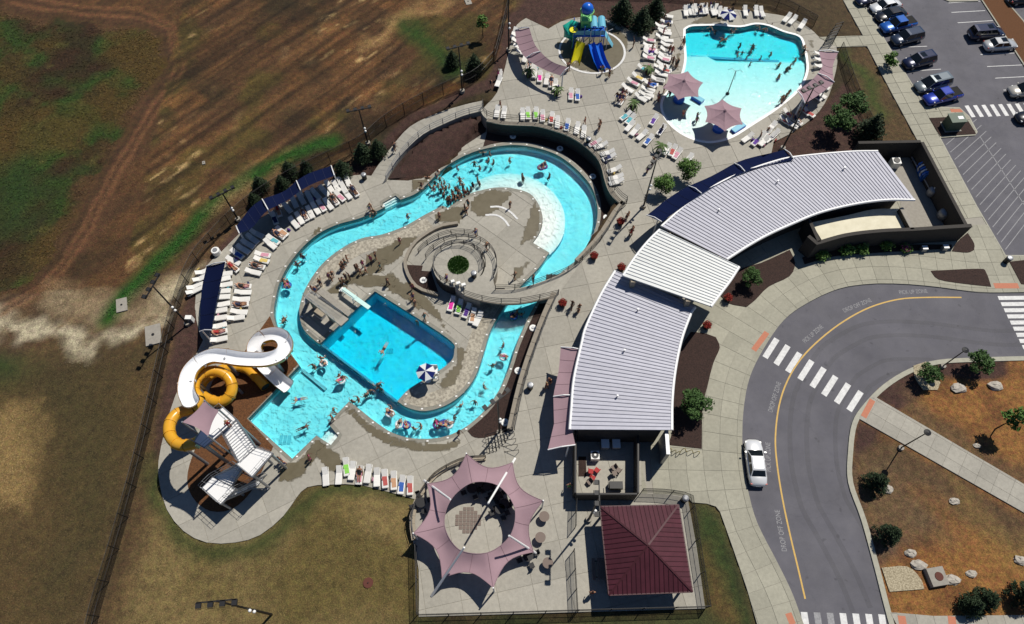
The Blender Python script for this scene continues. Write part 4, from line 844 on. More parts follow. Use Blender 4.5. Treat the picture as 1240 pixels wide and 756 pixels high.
botL = G2(smooth([(842, 372), (836.5, 380), (825, 412), (817.4, 450), (814, 485), (813.6, 520.7)], False, 6), ZRF)
rib_roof(bh, topL, botL, ZRF, ZRF, 42, 'roof_metal', 'roof_rib')
topC = G2(smooth([(799, 278), (784, 293), (768, 313), (754.6, 334)], False, 4), 5.4); botC = G2(smooth([(895, 323), (884, 340), (872, 356), (861, 371)], False, 4), 5.4)
rib_roof(bh, topC, botC, 5.4, 5.4, 17, 'roof_white', 'rib_white', 'canopy_panel')
# walls: inset footprints
def lerp_loop(A, B, fa, fb, s0=0.0, s1=1.0, n=24):
    a, b = [Vector(p) for p in resample(A, n)], [Vector(p) for p in resample(B, n)]; i0, i1 = int(s0 * (n - 1)), int(round(s1 * (n - 1)))
    return [tuple(a[i].lerp(b[i], fa)) for i in range(i0, i1 + 1)] + [tuple(a[i].lerp(b[i], 1 - fb)) for i in range(i1, i0 - 1, -1)]
def down(px_loop_z, z): return px_loop_z
for A, B, f0_, f1_ in ((topR, botR, .03, .97), (topL, botL, .06, .985)):
    wall_ring(bh, lerp_loop(A, B, .10, .10, f0_, f1_), 0, ZRF - .25, 'wall_dark')
q = lerp_loop(topC, botC, .12, .25); 
for x, y in (q[0], q[len(q) // 2 - 1], q[len(q) // 2], q[-1]): MB().box((x, y, 2.6), (.5, .5, 5.2)).build('column', 'wall_tan', bh)
MB().tris(cdt([lerp_loop(topC, botC, .3, .35, .1, .9)])[-1], 5.1, 0, 1.3).build('clerestory', 'wall_tan', bh)
# doors and high windows along the outer face
for A, B, fr, lst, nm in ((topR, botR, .905, (.12, .2, .3, .42, .55), 'window'), (topL, botL, .905, (.25, .38, .5, .62, .75), 'window'), (topL, botL, .095, (.3, .45, .6, .75), 'serving_window')):
    a, b = resample(A, 101), resample(B, 101)
    for s in lst:
        i = int(s * 100); p = Vector(a[i]).lerp(Vector(b[i]), fr); p2 = Vector(a[i + 1]).lerp(Vector(b[i + 1]), fr); an = math.atan2((p2 - p).y, (p2 - p).x)
        w = MB().box((p.x, p.y, 2.3), (1.6, .14, 1.1), an).build(nm, 'glass_dark', bh); MB().box((p.x, p.y, 1.7), (1.8, .22, .1), an).build('sill', 'wall_tan', w)
for s in (.2, .5, .8):   # roof vents
    a, b = resample(topL, 101), resample(botL, 101); p = Vector(a[int(s * 100)]).lerp(Vector(b[int(s * 100)]), .45); MB().lathe((p.x, p.y, ZRF), [(.06, 0), (.06, .35), (.11, .36), (.11, .46)], 8).build('vent_pipe', 'steel_grey', bh)
    a, b = resample(topR, 101), resample(botR, 101); p = Vector(a[int(s * 100)]).lerp(Vector(b[int(s * 100)]), .35); MB().lathe((p.x, p.y, ZRF), [(.06, 0), (.06, .35), (.11, .36), (.11, .46)], 8).build('vent_pipe', 'steel_grey', bh)
# end panel wall at the south end, white
p0, p1 = g(806, 523, 3.0), g(808, 552, 3.0); MB().beam((p0.x, p0.y, 1.75), (p1.x, p1.y, 1.75), .35, 3.5).build('end_wall', 'steel_grey', bh)
# low annex with cream membrane roof
an_ = thing('annex', 'low annex with a cream flat roof between dark parapets', 'building', g(1040, 285, 0))
ZA = 2.2
fl = G2(smooth(s1((165, 345), (300, 318), (400, 295), (500, 292), (530, 370), (430, 372), (300, 390), (205, 412)), False, 3), ZA)
MB().tris(cdt([fl])[-1], ZA, 0, ZA).build('flat_roof', 'membrane', an_)
ow = G2(smooth(s1((150, 400), (185, 430), (300, 398), (430, 382), (560, 376), (680, 368), (778, 362)), False, 4), 2.9)
def thick_wall(t, line, th, z0, z1, m, name='wall', cap=None):
    b = offset(line, th, False); T = []
    for i in range(len(line) - 1): T += [[line[i], line[i + 1], b[i + 1]], [line[i], b[i + 1], b[i]]]
    w = MB().tris(T, z1, 0, z1 - z0).build(name, m, t)
    if cap:
        l2, b2 = offset(line, -.05, False), offset(line, th + .05, False); T = []
        for i in range(len(line) - 1): T += [[l2[i], l2[i + 1], b2[i + 1]], [l2[i], b2[i + 1], b2[i]]]
        MB().tris(T, z1 + .07, 0, .08).build('coping', cap, w)
thick_wall(an_, ow, .35, 0, 2.9, 'wall_dark', 'parapet', 'wall_dark')
lft = G2(s1((150, 330), (190, 420)), 2.9); thick_wall(an_, lft, .3, 0, 2.9, 'wall_dark', 'parapet', 'wall_dark')
rgt = G2(s1((502, 290), (545, 372)), 2.9); thick_wall(an_, rgt, .35, 0, 2.9, 'wall_dark', 'parapet', 'concrete_pad')
yard = thing('yard_wall', 'dark brick wall enclosing the pump yard beside the pavement', 'wall', g(1140, 230, 0))
thick_wall(yard, G2(s1((345, 45), (583, 40)), 2.8), .3, 0, 2.8, 'wall_dark', 'wall', 'wall_dark'); thick_wall(yard, G2(s1((583, 40), (752, 360)), 2.8), .3, 0, 2.8, 'wall_dark', 'wall', 'wall_dark')
MB().tris(cdt([G2(s1((400, 60), (570, 60), (745, 370), (520, 375), (480, 110)), U)])[-1], .02).build('yard_floor', 'concrete_pad', yard)
eq = thing('pump_unit', 'blue and white coiled pump unit standing in the yard', 'equipment', g(*s1((590, 165))[0], 0)); e0 = eq.location
for k in range(5): MB().tube([(e0.x + .9 * math.cos(a), e0.y - .8 + k * .4, .95 + .85 * math.sin(a)) for a in np.linspace(0, 6.28, 14)[:-1]], .1, 6, closed=True).build('coil', 'steel_white' if k % 2 else 'toy_blue', eq)
MB().box((e0.x, e0.y, .55), (1.3, 2.1, 1.1)).build('body', 'sign_blue', eq); MB().cyl((e0.x, e0.y - 1.1, 1), (e0.x, e0.y + 1.1, 1), .75, .75, 12).build('drum', 'sign_blue', eq)
for px, lab, k in ((s1((615, 240))[0], 'small grey filter tank beside the coiled pump unit', 1), (s1((660, 325))[0], 'grey filter tank in the corner of the pump yard', 2), (s1((690, 318))[0], 'grey filter tank against the pump yard wall', 2)):
    p = g(*px, 0); t = thing('filter_tank', lab, 'tank', p, 0, 'filter tanks in the pump yard'); r_ = .45 + .12 * k
    MB().lathe(p, [(r_ * .9, .15), (r_, .3), (r_, .9), (r_ * .85, 1.15), (r_ * .4, 1.3)], 14).build('tank', 'steel_grey', t, True); MB().lathe(p, [(.14, 1.28), (.14, 1.5)], 8).build('valve', 'steel_white', t)
    for a in (0, 2.1, 4.2): MB().cyl(p + Vector((r_ * .7 * math.cos(a), r_ * .7 * math.sin(a), 0)), p + Vector((r_ * .7 * math.cos(a), r_ * .7 * math.sin(a), .25)), .06, .06, 6).build('leg', 'steel_black', t)
pp = thing('pipe_run', 'grey pipes running along the pump yard wall', 'pipe', g(*s1((560, 110))[0], 0))
a, b = g(*s1((548, 95))[0], .6), g(*s1((690, 345))[0], .6); MB().tube([a, b], .09, 8).build('main_pipe', 'steel_grey', pp)
for k in range(5): q = a.lerp(b, k / 4 * .92 + .04); MB().tube([(q.x, q.y, 0), (q.x, q.y, .6)], .05, 6).build('support', 'steel_grey', pp)
for k in range(4): q = a.lerp(b, k / 4 + .1); MB().tube([q, q + Vector((1.1, .75, .0)), q + Vector((1.1, .75, 1.2))], .045, 6).build('branch_pipe', 'steel_white', pp)
ac = thing('condenser', 'pale condenser unit beside the bathhouse roof end', 'equipment', g(*s1((475, 130))[0], 0)); p = ac.location
MB().box(p + Vector((0, 0, .55)), (1.0, 1.0, 1.1)).build('cabinet', 'plastic_white', ac); MB().lathe(p + Vector((0, 0, 1.1)), [(.4, 0), (.4, .08)], 12).build('fan_grille', 'steel_black', ac)
# south service yard
sy = thing('service_yard', 'dark walled service yard at the south end of the bathhouse', 'wall', g(735, 560, 0))
for P in (s6((215, 445), (214, 683)), s6((214, 683), (445, 683)), s6((445, 683), (445, 445))): thick_wall(sy, G2(P, 2.2), -.22, 0, 2.2, 'wall_dark', 'wall', 'steel_black')
mulch(s6((222, 545), (250, 545), (252, 620), (222, 620)), sm_=False)
for px, lab in ((s6((282, 548))[0], 'white condenser unit with round fan inside the service yard'),):
    p = g(*px, 0); t = thing('condenser', lab, 'equipment', p); MB().box(p + Vector((0, 0, .45)), (.85, .85, .9)).build('cabinet', 'plastic_white', t); MB().lathe(p + Vector((0, 0, .9)), [(.36, 0), (.36, .05)], 14).build('fan_grille', 'steel_black', t); MB().lathe(p + Vector((0, 0, .95)), [(.12, 0), (.12, .02)], 10).build('hub', 'plastic_white', t)
for px in ((320, 500), (362, 500)):
    p = g(*s6(px)[0], 0); t = thing('freezer_chest', 'pale chest unit standing in the shade of the bathhouse eave', 'equipment', p, 0, 'chest units in the service yard'); MB().box(p + Vector((0, 0, .4)), (.75, 1.1, .8)).build('cabinet', 'steel_grey', t); MB().box(p + Vector((0, 0, .84)), (.8, 1.15, .07)).build('lid', 'steel_white', t)
p = g(*s6((362, 660))[0], 0); t = thing('dark_cart', 'black handled cart against the service yard wall', 'cart', p); MB().box(p + Vector((0, 0, .5)), (1.3, .7, .6)).build('bin', 'steel_black', t); MB().beam(p + Vector((-.8, .3, .9)), p + Vector((-.8, -.3, .9)), .05, .05).build('handle', 'steel_black', t)
for dx in (-.45, .45):
    for dy in (-.3, .3): MB().cyl(p + Vector((dx, dy - .03, .14)), p + Vector((dx, dy + .03, .14)), .14, .14, 10).build('wheel', 'rubber', t)

# ---------------------------------------------------------------- maroon pavilion
pv = thing('pavilion', 'square open pavilion with a maroon hipped metal roof', 'pavilion', g(782, 664, 0))
cor = G([(726.7, 613.5), (821.7, 611.4), (838.6, 716.8), (737.4, 720.8)], 2.9); apex = g(785, 660.4, 4.9)
for i in range(4):
    a, b = cor[i], cor[(i + 1) % 4]; n = 18; d = b - a
    foot = a + d * ((apex - a).dot(d) / d.dot(d)); run = (apex - foot)
    def on(s):   # top point of the panel line that starts at fraction s of the eave
        p = a + d * s; fs = (foot - a).length / d.length
        k = s / fs if s < fs else (1 - s) / (1 - fs); return p, p + run * k
    for k in range(n):
        p0, q0 = on(k / n); p1, q1 = on((k + 1) / n); fs = (foot - a).length / d.length
        vs = [p0, p1, q1, q0]
        if k / n < fs < (k + 1) / n: vs = [p0, p1, q1, apex, q0]
        mb = MB(); mb.add(vs, [tuple(range(len(vs)))[::-1]]); pan = mb.build('roof_panel', 'roof_maroon', pv)
        if k: MB().beam(p0 + Vector((0, 0, .02)), q0 + Vector((0, 0, .02)), .05, .06).build('seam', 'rib_maroon', pan)
    MB().beam(a, apex, .16, .1).build('hip_cap', 'rib_maroon', pv); MB().beam(a - Vector((0, 0, .08)), b - Vector((0, 0, .08)), .12, .2).build('fascia', 'rib_maroon', pv)
ctr = sum(cor, Vector()) / 4
for c in cor: p = c.lerp(ctr, .1); MB().cyl((p.x, p.y, 0), (p.x, p.y, 2.95), .12, .12, 8).build('post', 'steel_black', pv)
def picnic(px, z, lab, rz=0):
    p = g(*px, z); t = thing('picnic_table', lab, 'table', p, 0, 'picnic tables'); Q = Matrix.Translation(p) @ Matrix.Rotation(rz, 4, 'Z')
    for k in range(4): MB().box((0, -.33 + k * .22, .74), (1.9, .2, .05), M=Q).build('top_slat', 'table_brown', t)
    for s in (-1, 1):
        MB().box((0, s * .75, .45), (1.9, .28, .05), M=Q).build('bench', 'table_brown', t)
        MB().box((s * .7, 0, .37), (.08, 1.5, .08), M=Q).box((s * .7, .3, .37), (.08, .08, .74), M=Q).box((s * .7, -.3, .37), (.08, .08, .74), M=Q).build('leg', 'steel_black', t)
picnic((728, 690), 0, 'picnic table in the shade at the open side of the maroon pavilion', 1.57); picnic((760, 660), 0, 'picnic table under the middle of the maroon pavilion', 1.57); picnic((800, 690), 0, 'picnic table under the far corner of the maroon pavilion', 1.57)

# ---------------------------------------------------------------- shade sails
def sail(name, label, back, front, m, zb, zf, bays=1, sag=.35, posts=(), n=8, cat='shade sail', base=0.0, arms=True, group=None):
    """fabric between two edges (pixel polylines); posts are (edge, fraction)"""
    b, f = G2(back, 0), None
    B = resample([tuple(g(x, y, zb)) for x, y in back], bays * n + 1); F = resample([tuple(g(x, y, zf)) for x, y in front], bays * n + 1)
    t = thing(name, label, cat, (B[0][0], B[0][1], base), 0, group); rowsN = 5; V = []
    for i in range(bays * n + 1):
        u = (i % n) / n if i % n or i in (0,) else 0; s_ = math.sin(math.pi * u)
        for j in range(rowsN + 1):
            v = j / rowsN; p = Vector(B[i]).lerp(Vector(F[i]), v); p.z -= sag * s_ * (.5 + .5 * math.sin(math.pi * v)) ; V.append(p)
    fs = [(i * (rowsN + 1) + j, (i + 1) * (rowsN + 1) + j, (i + 1) * (rowsN + 1) + j + 1, i * (rowsN + 1) + j + 1) for i in range(bays * n) for j in range(rowsN)]
    MB().add(V, fs).build('canopy', m, t, True)
    for i in range(2, bays * n, 2): MB().tube([V[i * (rowsN + 1) + j] + Vector((0, 0, .015)) for j in range(rowsN + 1)], .022, 4).build('seam', 'sail_seam' if m == 'sail_pink' else 'sail_seam_navy', t)
    for k in range(bays + 1):
        bb, ff = Vector(B[k * n]), Vector(F[k * n])
        MB().tube([bb + Vector((0, 0, .06)), (bb + ff) / 2 + Vector((0, 0, .28)), ff + Vector((0, 0, .06))], .07, 6).build('arm', 'steel_white', t)
        foot = bb.lerp(ff, .25)
        MB().cyl((foot.x, foot.y, base), (foot.x, foot.y, foot.z + .12), .1, .08, 8).build('mast', 'steel_white', t)
    return t
sail('shade_sail', 'long curved navy shade sail over the sun loungers by the field', smooth([(401, 201), (372, 210), (345, 230), (323, 239), (304, 250), (286, 274)], False, 4), smooth([(405, 213), (378, 222), (349, 241), (321, 257), (305, 275), (290, 283)], False, 4), 'sail_navy', L + 2.3, L + 4.0, 3, .3, base=L)
sail('shade_sail', 'short navy shade sail over the left loungers beside the white slide', smooth([(250, 323), (243.5, 351), (242, 383), (242, 402)], False, 4), smooth([(273, 317.5), (266, 345), (259.4, 377), (256, 400)], False, 4), 'sail_navy', L + 2.4, L + 3.8, 1, .3, base=L)
sail('shade_sail', 'curved pink shade sail beside the play tower plaza', smooth([(623.7, 37), (626, 51.7), (636, 69.7), (657, 83), (679, 92)], False, 4), smooth([(641, 34), (649, 56), (667, 73.5), (689, 82)], False, 4), 'sail_pink', 2.6, 3.4, 2, .12)
sail('shade_sail', 'curved pink shade sail at the far side of the wading pool', smooth([(1015, 63.5), (1009, 79.4), (1010, 100), (995, 112), (974.4, 125.7)], False, 4), smooth([(991.6, 62), (997, 79), (986, 94), (965, 110)], False, 4), 'sail_pink', 3.0, 3.6, 2, .3)
sail('shade_sail', 'long navy shade sail along the pool side of the bathhouse roof', smooth([(961, 193), (931, 199), (902, 208), (870.5, 222), (832, 246), (801, 269)], False, 4), smooth([(950, 181.5), (904, 191.7), (862.5, 212), (816.5, 234.6), (783, 261)], False, 4), 'sail_navy', 4.3, 3.6, 3, .35)
sail('shade_sail', 'pink shade sail along the pool side of the bathhouse end', [(708, 424.5), (698, 443.5), (695, 475), (690, 507), (696.7, 539)], [(679, 420.7), (677, 447), (670, 478.5), (671, 513), (663.4, 545)], 'sail_pink', 3.6, 3.2, 2, .25)
# ring sail over the dining plaza
rs = thing('ring_shade_sail', 'large pink ring shaped shade sail with eight points over the dining plaza', 'shade sail', g(578, 635, 0))
outp = zh((298, 38), (520, 80), (668, 265), (622, 512), (427, 685), (180, 638), (42, 422), (108, 182)); oz = [3.0, 1.9, 3.0, 1.9, 3.0, 1.9, 3.0, 1.9]
inp = zh((325, 178), (450, 192), (530, 300), (510, 430), (400, 515), (262, 500), (192, 385), (222, 262))
O_, I_ = [g(x, y, z) for (x, y), z in zip(outp, oz)], [g(x, y, z) for (x, y), z in zip(inp, [2.9, 2.7] * 4)]
V = []; ns_ = 8; nr = 5
ic = sum(I_, Vector()) / 8; oc = sum(O_, Vector()) / 8
for i in range(8):
    for k in range(ns_):
        u = k / ns_; s_ = 4 * u * (1 - u)
        po = O_[i].lerp(O_[(i + 1) % 8], u); po += (oc - po) * .16 * s_; po.z -= .15 * s_
        pi_ = I_[i].lerp(I_[(i + 1) % 8], u); pi_ += (pi_ - ic) * .07 * s_
        for j in range(nr + 1): p = po.lerp(pi_, j / nr); p.z -= .25 * math.sin(math.pi * j / nr) ; V.append(p)
nn = 8 * ns_
MB().add(V, [(i * (nr + 1) + j, ((i + 1) % nn) * (nr + 1) + j, ((i + 1) % nn) * (nr + 1) + j + 1, i * (nr + 1) + j + 1) for i in range(nn) for j in range(nr)]).build('canopy', 'sail_pink', rs, True)
for i in range(0, nn, 4): MB().tube([V[i * (nr + 1) + j] + Vector((0, 0, .015)) for j in range(nr + 1)], .024, 4).build('seam', 'sail_seam', rs)
for j in (0, nr): MB().tube([V[i * (nr + 1) + j] for i in range(nn)], .035, 5, closed=True).build('edge_cable', 'sail_seam', rs)
for (bx, tx) in (((130, 724), (287, 490)), ((532, 62), (402, 278)), ((95, 168), (220, 258)), ((640, 522), (503, 433))):
    b0, t0 = g(*zh(bx)[0], 0), g(*zh(tx)[0], 5.6); MB().tube([b0, t0], [.13, .09], 8).build('leaning_mast', 'steel_white', rs)
for i in (0, 2, 4, 6): p = O_[i]; MB().cyl((p.x, p.y, 0), (p.x, p.y, 3.15), .09, .07, 8).build('post', 'steel_white', rs)
# pink umbrellas in the wading pool
def hexbrella(px, lab, rot=0, r=2.75):
    p = g(*px, 3.4); b = Vector((p.x, p.y, -.6)); t = thing('pool_umbrella', lab, 'umbrella', b); V = []; n = 6; sub = 5
    for i in range(n):
        for k in range(sub):
            u = k / sub; a0, a1 = rot + math.tau * i / n, rot + math.tau * (i + 1) / n
            q = Vector((math.cos(a0), math.sin(a0), 0)).lerp(Vector((math.cos(a1), math.sin(a1), 0)), u) * r; q *= 1 - .13 * 4 * u * (1 - u)
            for j in range(5): f = .06 + .94 * j / 4; V.append(p + Vector((q.x * f, q.y * f, -.85 * f + .18 * math.sin(math.pi * f) * -1)))
    N_ = n * sub; MB().add(V, [(i * 5 + j, i * 5 + j + 1, ((i + 1) % N_) * 5 + j + 1, ((i + 1) % N_) * 5 + j) for i in range(N_) for j in range(4)]).build('canopy', 'sail_pink', t, False)
    MB().cyl(b, p, .1, .08, 8).build('pole', 'steel_white', t); MB().lathe(p - Vector((0, 0, .12)), [(.2, 0), (.2, .1), (.05, .25)], 10).build('finial', 'sail_pink', t)
    MB().lathe((b.x, b.y, b.z), [(.75, 0), (.75, .8), (.68, .88)], 16).build('base_pad', 'toy_blue', t)
    for i in range(n): a0 = rot + math.tau * i / n; MB().beam(p - Vector((0, 0, .5)), p + Vector((math.cos(a0) * r * .96, math.sin(a0) * r * .96, -1.0)), .05, .05).build('rib', 'steel_white', t)
hexbrella(r4((185, 368))[0], 'pink six sided umbrella at the beach corner of the wading pool', R(10)); hexbrella(r4((372, 505))[0], 'pink six sided umbrella over the shallow front of the wading pool', R(25))
for px0, px1, lab in (((222, 440), (268, 468), 'blue soft bench block beside the beach corner umbrella'), ((405, 605), (455, 572), 'blue soft bench block at the front rim of the wading pool')):
    a, b = g(*r4(px0)[0], 0), g(*r4(px1)[0], 0); c = (a + b) / 2; t = thing('pool_bench', lab, 'bench', (c.x, c.y, -.4), 0, 'blue pool benches'); MB().beam((a.x, a.y, -.1), (b.x, b.y, -.1), .8, .6).build('block', 'toy_blue', t); MB().beam((a.x, a.y, .23), (b.x, b.y, .23), .7, .08).build('cushion', 'toy_cyan', t)
b0 = g(880.5, 115, -.4); t = thing('spray_pole', 'slim dark spray pole with three arms standing in the wading pool', 'pole', b0); MB().cyl(b0, b0 + Vector((0, 0, 4.2)), .07, .05, 8).build('pole', 'steel_black', t)
for a in (0.3, 2.4, 4.5): MB().tube([b0 + Vector((0, 0, 4.1)), b0 + Vector((.6 * math.cos(a), .6 * math.sin(a), 4.2)), b0 + Vector((1.1 * math.cos(a), 1.1 * math.sin(a), 3.7))], .03, 5).build('arm', 'steel_grey', t)
MB().lathe(b0, [(.25, 0), (.25, .3), (.1, .4)], 10).build('base', 'steel_black', t)
# lifeguard umbrella, navy and white
p = g(515, 449, L + 2.7); b0 = Vector((p.x, p.y, L)); t = thing('lifeguard_umbrella', 'navy and white panelled umbrella on the diving pool corner', 'umbrella', b0)
for i in range(8):
    a0, a1 = math.tau * i / 8, math.tau * (i + 1) / 8; MB().add([p, p + Vector((1.05 * math.cos(a0), 1.05 * math.sin(a0), -.4)), p + Vector((1.05 * math.cos(a1), 1.05 * math.sin(a1), -.4))], [(0, 1, 2)]).build('panel', 'umbrella_navy' if i % 2 else 'umbrella_white', t)
MB().cyl(b0, p, .04, .03, 6).build('pole', 'steel_white', t); MB().lathe(b0, [(.35, 0), (.35, .1), (.08, .14)], 12).build('base', 'steel_white', t)
p = g(527, 455, L); t = thing('lifeguard_chair', 'tall white lifeguard chair beside the navy and white umbrella', 'chair', p)
for dx in (-.35, .35):
    for dy in (-.35, .35): MB().cyl(p + Vector((dx * 1.3, dy * 1.3, 0)), p + Vector((dx, dy, 1.4)), .04, .04, 6).build('leg', 'steel_white', t)
MB().box(p + Vector((0, 0, 1.42)), (.8, .75, .06)).build('seat', 'plastic_white', t); MB().box(p + Vector((0, .38, 1.8)), (.8, .06, .7)).build('backrest', 'plastic_white', t); MB().box(p + Vector((0, -.5, .6)), (.7, .25, .05)).build('footrest', 'plastic_white', t)
# ---------------------------------------------------------------- water slides and tower
def path3(pts, n=6):
    """Catmull-Rom through (px, py, z): pixels are read on each point's own height"""
    P = [g(x, y, z) for x, y, z in pts]; out = []
    for i in range(len(P) - 1):
        p0 = P[i - 1] if i else P[0] * 2 - P[1]; p1, p2 = P[i], P[i + 1]; p3 = P[i + 2] if i + 2 < len(P) else P[-1] * 2 - P[-2]
        for k in range(n): t = k / n; out.append(.5 * ((2 * p1) + (p2 - p0) * t + (2 * p0 - 5 * p1 + 4 * p2 - p3) * t * t + (3 * p1 - p0 - 3 * p2 + p3) * t ** 3))
    out.append(P[-1]); return out
def chunks(pts, k): return [pts[i:i + k + 1] for i in range(0, len(pts) - 1, k)]
HT = 7.6
wpx = zd((255, 665), (228, 600), (226, 530), (252, 440), (322, 365), (420, 322), (520, 325), (620, 342), (740, 350), (850, 345), (940, 310), (980, 245), (955, 180), (890, 155), (800, 178), (748, 240), (752, 305), (800, 370), (870, 445), (940, 510), (1000, 555))
zs = [L + HT - .4, L + HT - .8, L + HT - 1.1, L + HT - 1.5, L + HT - 1.9, L + HT - 2.3, L + HT - 2.7, L + HT - 3.1, L + HT - 3.5, L + HT - 3.8, L + HT - 4.1, L + HT - 4.4, L + HT - 4.7, L + HT - 5.0, L + HT - 5.3, L + HT - 5.6, L + HT - 5.9, L + 1.6, L + 1.15, L + .85, L + .7]
wp = path3([(x, y, z) for (x, y), z in zip(wpx, zs)])
sl = thing('water_slide', 'white open flume slide curling once before the plunge pool', 'water slide', (wp[0].x, wp[0].y, L))
for ch in chunks(wp, 12):
    seg = MB().tube(ch, .78, 13, arc=(math.pi * .94, math.pi * 2.06)).build('flume_section', 'slide_white', sl, True)
    MB().tube([p - Vector((0, 0, .02)) for p in ch], .84, 13, arc=(math.pi * .95, math.pi * 2.05)).build('shell', 'slide_yellow', seg, True)
    MB().tube(ch[:2], .88, 13, arc=(math.pi * .94, math.pi * 2.06)).build('flange', 'slide_white', seg)
for i in (14, 34, 56, 70, 92):
    p = wp[i]; q = Vector((p.x + .0, p.y - .0, L)); c = MB().cyl(q, p - Vector((0, 0, .8)), .2, .2, 10).build('support_column', 'steel_grey', sl)
def tubeslide(name, label, pts, m):
    P = path3(pts); t = thing(name, label, 'water slide', (P[0].x, P[0].y, L))
    for ch in chunks(P, 6):
        s = MB().tube(ch, .56, 14, caps=False).build('tube_section', m, t, True); MB().tube([ch[0], ch[0].lerp(ch[1], .25)], .62, 14).build('flange', m, s)
    MB().tube([P[-2], P[-1]], .5, 12).build('mouth', 'rubber', t)
    for i in range(10, len(P) - 4, 22): MB().cyl((P[i].x, P[i].y, L), P[i] - Vector((0, 0, .5)), .16, .16, 10).build('support_column', 'steel_grey', t)
    return t
ty = [(ze((205, 236))[0], 7.2), (ze((150, 250))[0], 7.0), (ze((100, 240))[0], 6.7), (ze((66, 195))[0], 6.4), (ze((68, 135))[0], 6.1), (ze((105, 88))[0], 5.8), (ze((175, 62))[0], 5.5), (zd((320, 655))[0], 5.2), (zd((285, 590))[0], 4.9), (zd((295, 510))[0], 4.6), (zd((355, 455))[0], 4.3), (zd((440, 436))[0], 4.0), (zd((525, 468))[0], 3.7), (zd((572, 540))[0], 3.4), (zd((560, 620))[0], 3.1), (zd((500, 670))[0], 2.8), (zd((425, 665))[0], 2.5), (zd((345, 620))[0], 2.0), (zd((330, 560))[0], 1.5), (zd((390, 480))[0], 1.2), (zd((520, 420))[0], 1.0), (zd((660, 410))[0], .85), (zd((760, 480))[0], .7), (zd((830, 560))[0], .6)]
tubeslide('tube_slide', 'yellow enclosed tube slide looping beside the slide tower', [(x, y, L + h) for (x, y), h in ty], 'slide_yellow')
tw = thing('slide_tower', 'tall white stair tower with three landings and a mauve sunshade for the water slides', 'tower', g(270, 575, L))
ZA_, ZB_, ZC_ = L + HT, L + HT * .68, L + HT * .36
def plate(px, z, nm='landing', m='steel_white', th=.12, rim=True):
    q = G(px, z); cells = None; lp = [(p.x, p.y) for p in q]; lp = lp if area(lp) > 0 else lp[::-1]
    o = MB().tris(cdt([lp])[-1], z, 0, th).build(nm, m, tw)
    for i in range(len(q)): MB().beam(q[i] - Vector((0, 0, .1)), q[(i + 1) % len(q)] - Vector((0, 0, .1)), .1, .26).build('edge_beam', 'steel_grey', o)
    return q
def handrail(pts):
    P = resample([tuple(p) for p in pts], step=.9); mb = MB()
    for p in P: mb.cyl(p, Vector(p) + Vector((0, 0, 1.05)), .022, .022, 5)
    for h in (1.05, .55): mb.tube([Vector(p) + Vector((0, 0, h)) for p in pts], .022, 5)
    mb.build('railing', 'steel_grey', tw)
A_q = plate(ze((188, 232), (240, 262), (335, 180), (405, 118), (335, 55), (255, 125)), ZA_); handrail([A_q[1], A_q[0]]); handrail([A_q[1], A_q[2]]); handrail([A_q[4], A_q[3]]); handrail([A_q[5], A_q[4]])
B_q = plate(ze((590, 290), (485, 410), (405, 345), (505, 262)), ZB_); handrail([B_q[3], B_q[0], B_q[1], B_q[2]])
C_q = plate(ze((285, 410), (230, 465), (325, 550), (402, 470)), ZC_); handrail([C_q[0], C_q[1], C_q[2], C_q[3]])
def flight(a0, a1, b0, b1, n):
    """a0-a1: top edge, b0-b1: bottom edge (3-D points)"""
    for i in range(n):
        t0, t1 = i / n, (i + .97) / n; q = [a0.lerp(b0, t0), a1.lerp(b1, t0), a1.lerp(b1, t1), a0.lerp(b0, t1)]; z = q[0].z - (a0.z - b0.z) / n
        for v in q: v.z = z
        mb = MB(); rise = (a0.z - b0.z) / n; mb.add(q + [v - Vector((0, 0, rise + .02)) for v in q], [(0, 1, 2, 3), (7, 6, 5, 4), (0, 4, 5, 1), (1, 5, 6, 2), (2, 6, 7, 3), (3, 7, 4, 0)]); mb.build('stair_tread', 'steel_white', tw)
    for p, q in ((a0, b0), (a1, b1)): MB().beam(p - Vector((0, 0, .15)), q - Vector((0, 0, .15)), .08, .34).build('stringer', 'steel_grey', tw); handrail([p, q])
flight(A_q[2], A_q[3], B_q[2].lerp(B_q[3], .12), B_q[3], 12)
flight(B_q[2], B_q[3].lerp(B_q[2], .15), C_q[0], C_q[3].lerp(C_q[0], .2), 12)
e0, e1 = g(*ze((560, 400))[0], L), g(*ze((520, 450))[0], L); flight(C_q[3].lerp(C_q[2], .1), C_q[2].lerp(C_q[3], .35), e0, e1, 12)
for q in A_q + B_q + C_q:
    c = q.lerp(sum(A_q if q in A_q else B_q if q in B_q else C_q, Vector()) / len(A_q if q in A_q else B_q if q in B_q else C_q), .12); MB().cyl((c.x, c.y, L), (c.x, c.y, c.z - .1), .13, .13, 8).build('column', 'steel_grey', tw)
for P, Q in ((A_q, B_q), (B_q, C_q)): MB().beam((P[1].x, P[1].y, L + .4), (Q[1].x, Q[1].y, Q[1].z - .3), .1, .1).build('brace', 'steel_grey', tw)
ts = G(ze((243, 22), (318, 70), (262, 205), (128, 132)), L + HT + 3); V = []
for i in range(7):
    for j in range(7):
        u, v = i / 6, j / 6; p = ts[0].lerp(ts[1], u).lerp(ts[3].lerp(ts[2], u), v); c = sum(ts, Vector()) / 4; k = max(0, 4 * u * (1 - u) * abs(2 * v - 1), 4 * v * (1 - v) * abs(2 * u - 1)); p = p.lerp(Vector((c.x, c.y, p.z)), .15 * k); p.z -= .5 * 16 * u * (1 - u) * v * (1 - v) * .5; V.append(p)
